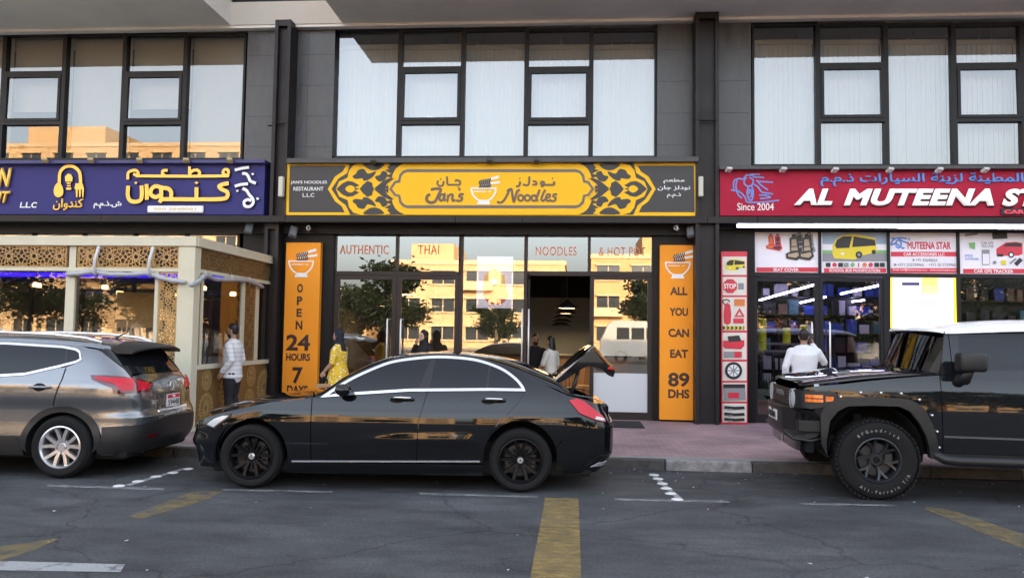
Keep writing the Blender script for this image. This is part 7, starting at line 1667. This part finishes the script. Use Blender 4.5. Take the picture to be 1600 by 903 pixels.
def person(label, X, Y, h, rotz, cfg, z0=ZP):
    """local axes: faces +x, left hand +y"""
    t = thing('person', label, 'person', (X, Y, z0), rotz); k = h/1.75; b = MB(); S = lambda x, y, z: Vector((x, y, z))*k; r = lambda *a: [q*k for q in a]; f = cfg.get('fat', 1.0); lean = cfg.get('lean', 0.0)
    sh = cfg.get('shoulder', .20)
    def limb(mb, L, e=0.0, lat=(0, 1, 0)): ringed(mb, [(S(*p), a*k+e, c*k+e) for p, a, c in L], lat)
    torso = [((0, 0, .90), .165*f, .115*f), ((.0, 0, 1.0), .155*f, .115*f), ((.01, 0, 1.1), .145*f, .11*f), ((.01, 0, 1.25), .165*f, .118*f), ((.0, 0, 1.36), .178*f, .112*f), ((-.01, 0, 1.43), .15*f, .09), ((0, 0, 1.47), .075, .065)]
    neck = [((-.005, 0, 1.42), .062, .062), ((.01, 0, 1.52), .054, .058), ((.015, 0, 1.58), .055, .06)]
    leg = lambda s, fx=0.0: [((0, .09*s, .92), .088*f, .10*f), ((fx*.3+.005, .095*s, .72), .078*f, .085*f), ((fx*.6+.01, .095*s, .5), .056, .062), ((fx*.8-.01, .095*s, .33), .056, .062), ((fx, .095*s, .09), .038, .044)]
    foot = lambda s, fx=0.0: [((fx-.05, .095*s, .045), .036, .04), ((fx+.06, .10*s, .035), .045, .032), ((fx+.16, .105*s, .025), .04, .024)]
    arms = {}
    for s, key in ((1, 'left'), (-1, 'right')):
        el, wr = cfg.get(key, ((-.03, .235, 1.13), (.03, .24, .88))); el = (el[0], el[1]*s, el[2]); wr = (wr[0], wr[1]*s, wr[2]); shp = (-.01, (sh-.02)*s, 1.405)
        mid = tuple((a+c)/2 for a, c in zip(shp, el)); m2 = tuple(a*.6+c*.4 for a, c in zip(el, wr)); arms[key] = (shp, mid, el, m2, wr)
    armL = lambda a: [(a[0], .058, .06), (a[1], .05, .052), (a[2], .040, .042), (a[3], .040, .040), (a[4], .027, .030)]
    limb(b, torso); limb(b, neck)
    hx, hz = .03+cfg.get('hx', 0), 1.645
    limb(b, [((hx-.012, 0, hz-.075), .056, .066), ((hx-.004, 0, hz-.03), .068, .086), ((hx-.008, 0, hz+.03), .075, .096), ((hx-.012, 0, hz+.065), .066, .086), ((hx-.014, 0, hz+.085), .045, .06)])
    limb(b, [((hx+.045, 0, hz-.085), .03, .025), ((hx+.06, 0, hz-.06), .034, .026)]); limb(b, [((hx+.085, 0, hz+.012), .010, .010), ((hx+.102, 0, hz-.022), .015, .012)], lat=(0, 1, 0))
    limb(b, [((hx+.075, -.035, hz+.028), .012, .010), ((hx+.085, 0, hz+.028), .012, .012), ((hx+.075, .035, hz+.028), .012, .010)], lat=(0, 0, 1)); limb(b, [((hx+.074, -.018, hz-.052), .008, .010), ((hx+.082, 0, hz-.052), .010, .012), ((hx+.074, .018, hz-.052), .008, .010)], lat=(0, 0, 1))
    for s in (-1, 1): limb(b, [((hx-.012, .074*s, hz-.022), .010, .014), ((hx-.016, .080*s, hz+.012), .012, .018)])
    for s in (-1, 1): limb(b, leg(s, cfg.get('step', .0)*s)); limb(b, foot(s, cfg.get('step', .0)*s))
    for key in arms:
        a = arms[key]; limb(b, armL(a)); w, e = Vector(a[4]), Vector(a[3]); d = (w-e).normalized(); sd = 1 if key == 'left' else -1
        hd = Vector(cfg.get(key+'_hand', tuple(d))).normalized(); nrm = Vector((0, sd, 0)); nrm = (nrm-hd*nrm.dot(hd)); nrm = nrm.normalized() if nrm.length > .1 else Vector((0, 0, 1)); ac = hd.cross(nrm)
        pc = w+hd*.05; limb(b, [(tuple(w), .026, .020), (tuple(pc), .040, .018), (tuple(w+hd*.09), .040, .016)], lat=tuple(ac)); curl = cfg.get('curl', .5)
        for q, (o, ln) in enumerate(((-.030, .07), (-.010, .08), (.011, .076), (.030, .058))):
            p0 = w+hd*.09+ac*o; p1 = p0+hd*ln*.5-nrm*ln*.12*curl; p2 = p1+hd*ln*.35*(1-curl*.6)-nrm*ln*.45*curl; limb(b, [(tuple(p0), .0095, .0095), (tuple(p1), .009, .009), (tuple(p2), .0075, .0075)])
        p0 = w+hd*.03+ac*(-.035); limb(b, [(tuple(p0), .012, .011), (tuple(p0+hd*.035-ac*.02-nrm*.01), .011, .010), (tuple(p0+hd*.06-ac*.022-nrm*.02), .008, .008)])
    body = fuse('body', b, cfg.get('skin', m_skin), t, .0095)
    for s in (-1, 1):
        eb = MB(); eb.lathe([(0, -.006), (.006, -.004), (.009, 0), (.006, .004), (0, .006)], tuple(S(hx+.079, .032*s, hz+.010)), 'x', 10); eb.build('eye', m_eye, body, True, True)
    g = MB(); limb(g, [((hx+.086, -.02, hz-.053), .004, .006), ((hx+.092, 0, hz-.053), .006, .007), ((hx+.086, .02, hz-.053), .004, .006)], lat=(0, 0, 1)); g.build('mouth', m_lip, body, True, True)
    g = MB()
    for s in (-1, 1): limb(g, [((hx+.082, .018*s, hz+.036), .005, .005), ((hx+.080, .048*s, hz+.034), .004, .004)], lat=(0, 0, 1))
    g.build('eyebrows', m_hair, body, True, True)
    if cfg.get('hair'):
        g = MB(); limb(g, [((hx-.045, 0, hz-.02), .070, .062), ((hx-.035, 0, hz+.04), .082, .085), ((hx-.012, 0, hz+.085), .074, .094), ((hx-.005, 0, hz+.108), .05, .07)])
        if cfg['hair'] == 'long': limb(g, [((hx-.04, 0, hz+.03), .085, .07), ((hx-.065, 0, hz-.08), .095, .06), ((hx-.085, 0, hz-.22), .105, .05), ((hx-.09, 0, hz-.34), .085, .035)])
        fuse('hair', g, m_hair, t, .011, 2)
    if cfg.get('beard'):
        g = MB(); limb(g, [((hx+.0, 0, hz-.09), .058, .062), ((hx+.022, 0, hz-.068), .064, .064)]); limb(g, [((hx+.055, 0, hz-.092), .038, .03), ((hx+.064, 0, hz-.066), .036, .024)]); limb(g, [((hx+.084, -.022, hz-.040), .006, .008), ((hx+.093, 0, hz-.038), .006, .008), ((hx+.084, .022, hz-.040), .006, .008)], lat=(0, 0, 1)); fuse('beard', g, m_hair, t, .009, 2)
    if cfg.get('scarf'):
        g = MB(); mm = cfg['scarf']
        limb(g, [((hx-.05, 0, hz-.09), .085, .07), ((hx-.035, 0, hz-.02), .092, .085), ((hx-.028, 0, hz+.05), .092, .098), ((hx-.018, 0, hz+.10), .07, .085), ((hx-.015, 0, hz+.115), .04, .05)]); limb(g, [((-.02, 0, 1.36), .19, .13), ((-.01, 0, 1.44), .15, .115), ((.0, 0, 1.52), .095, .09)]); limb(g, [((hx+.0, 0, hz-.125), .075, .085), ((hx-.01, 0, hz-.09), .082, .082)])
        fuse('headscarf', g, mm, t, .012, 3)
    e = .012
    if cfg.get('pants'):
        g = MB(); limb(g, [((0, 0, .86), .165*f, .12*f), ((0, 0, 1.0), .16*f, .122*f)], e)
        for s in (-1, 1): L = leg(s, cfg.get('step', .0)*s); L[3] = (L[3][0], .066, .072); L[4] = ((L[4][0][0], L[4][0][1], .075), .062, .068); limb(g, L, e)
        fuse('trousers', g, cfg['pants'], t, .012, 3)
        for s in (-1, 1): g = MB(); limb(g, foot(s, cfg.get('step', .0)*s), .012); fuse('shoe', g, m_shoe, t, .01, 2)
    if cfg.get('top'):
        mt, sleeve, hem = cfg['top']; g = MB(); T = [q for q in torso if q[0][2] >= hem]; T = [((0, 0, hem), .175*f, .13*f)]+T[:-1]; T = [(p, a*1.03, c*1.08) for p, a, c in T]; limb(g, T, e); limb(g, [((0, 0, 1.42), .10, .08), ((.005, 0, 1.485), .066, .066)], .004)
        if cfg.get('skirt'): limb(g, [((.02, 0, cfg['skirt']), .25*f, .22*f), ((.01, 0, .75), .215*f, .19*f), ((0, 0, .95), .185*f, .15*f), ((0, 0, 1.1), .155*f, .12*f)], e)
        for key in arms:
            a = arms[key]; L = armL(a); L = L if sleeve == 'long' else [L[0], L[1]]+([L[2]] if sleeve == 'elbow' else [])
            L = [(p, q+.012, c+.012) for p, q, c in L]; limb(g, L, .006)
        fuse(cfg.get('top_name', 'shirt'), g, mt, t, .012, 3)
    return t
def at(px, py_top, Y): p = onY(px, py_top, Y); return p.x, p.z-ZP
def X_of(px, py, Y): return onY(px, py, Y).x
m_str = banded('striped_white_cloth', (.74, .74, .75), (.60, .61, .63), 4.5)
Y = 12.35; x_, h_ = at(362, 508, Y)
person('bearded man in striped white shirt and black trousers standing by the lattice enclosure', x_+.04, Y, h_, R(178), dict(top=(m_str, 'long', .86), pants=m_pants, hair='short', beard=True, fat=1.12, left=((-.10, .245, 1.14), (.08, .225, .95)), right=((-.06, .24, 1.14), (.10, .20, .95)), left_hand=(.5, 0, -.9)))
Y = 13.2; x_, h_ = at(528, 517, Y)
w2 = person('woman in yellow floral dress and navy headscarf carrying a paper bag', x_+.03, Y, h_, R(172), dict(top=(floral(), 'elbow', .80), top_name='dress', skirt=.5, pants=m_black, scarf=m_navy, skin=m_skin2, fat=1.15, left=((.02, .25, 1.14), (.20, .20, .98)), left_hand=(.55, 0, -.85), right=((.0, .24, 1.14), (.15, .2, 1.0)), curl=1.0))
hx_, hz_ = X_of(507, 590, Y-.2), pZ(507, 592, Y-.2)
t = thing('paper_bag', 'small brown paper bag hanging from the hand of the woman in yellow', 'bag', (hx_, Y-.22, hz_-.30)); box('bag', -.12, .12, -.05, .05, 0, .22, m_paper, t, .004, True)
for y_ in (-.03, .03): MB().tube([(-.06, y_, .22), (-.045, y_*.6, .30), (0, y_*.3, .335), (.045, y_*.6, .30), (.06, y_, .22)], .007, 6).build('handle', m_black, t, True, True)
Y = 14.05; x_, h_ = at(663, 517.5, Y)
person('woman in black headscarf and robe covering her mouth with her hand', x_, Y, h_, R(-130), dict(top=(m_black, 'long', .80), top_name='robe', skirt=.1, scarf=m_black, skin=m_skin2, right=((.10, .27, 1.20), (.155, .07, 1.47)), right_hand=(.15, .35, .8), curl=.3))
Y = 15.6; x_, h_ = at(843, 526, Y)
person('man in black printed t-shirt standing inside the open restaurant door', x_-.10, Y+.3, h_*1.02, R(-75), dict(top=(m_black, 'elbow', .88), pants=m_pants, hair='short', beard=True, left=((.05, .27, 1.14), (.22, .16, 1.02)), right=((.05, .27, 1.14), (.2, .12, 1.0))))
Y = 15.35; x_, h_ = at(857, 526, Y)
person('woman with long black hair in cream blouse by the open restaurant door', x_+.06, Y-.35, h_*.99, R(150), dict(top=(m_cream2, 'elbow', .92), pants=mat('beige_trousers', linear=(.45, .36, .27), rough=.8), hair='long', skin=m_skin2, left=((.06, .25, 1.15), (.25, .16, 1.02))))
Y = 12.7; x_, h_ = at(1258, 516.5, Y)
person('man in white shirt seen from behind, holding a phone to his ear', x_-.02, Y, h_, R(75), dict(top=(m_wshirt, 'long', .84), pants=m_pants, hair='short', fat=1.22, shoulder=.215, right=((.10, .32, 1.22), (.10, .13, 1.52)), right_hand=(.05, -.1, .95), left=((-.06, .29, 1.14), (.05, .29, .90))))
pp = Vector((x_-.02, Y, ZP)); k = h_/1.75; q = Matrix.Rotation(R(75), 3, 'Z') @ (Vector((.075, -.115, 1.63))*k)
o = box('mobile_phone', -.038, .038, -.005, .005, -.075, .075, m_trim, None, .004); o.location = pp+q; o.rotation_euler = (R(8), R(-12), R(160)); tag(o, 'dark mobile phone held to the ear of the man in white', 'phone')
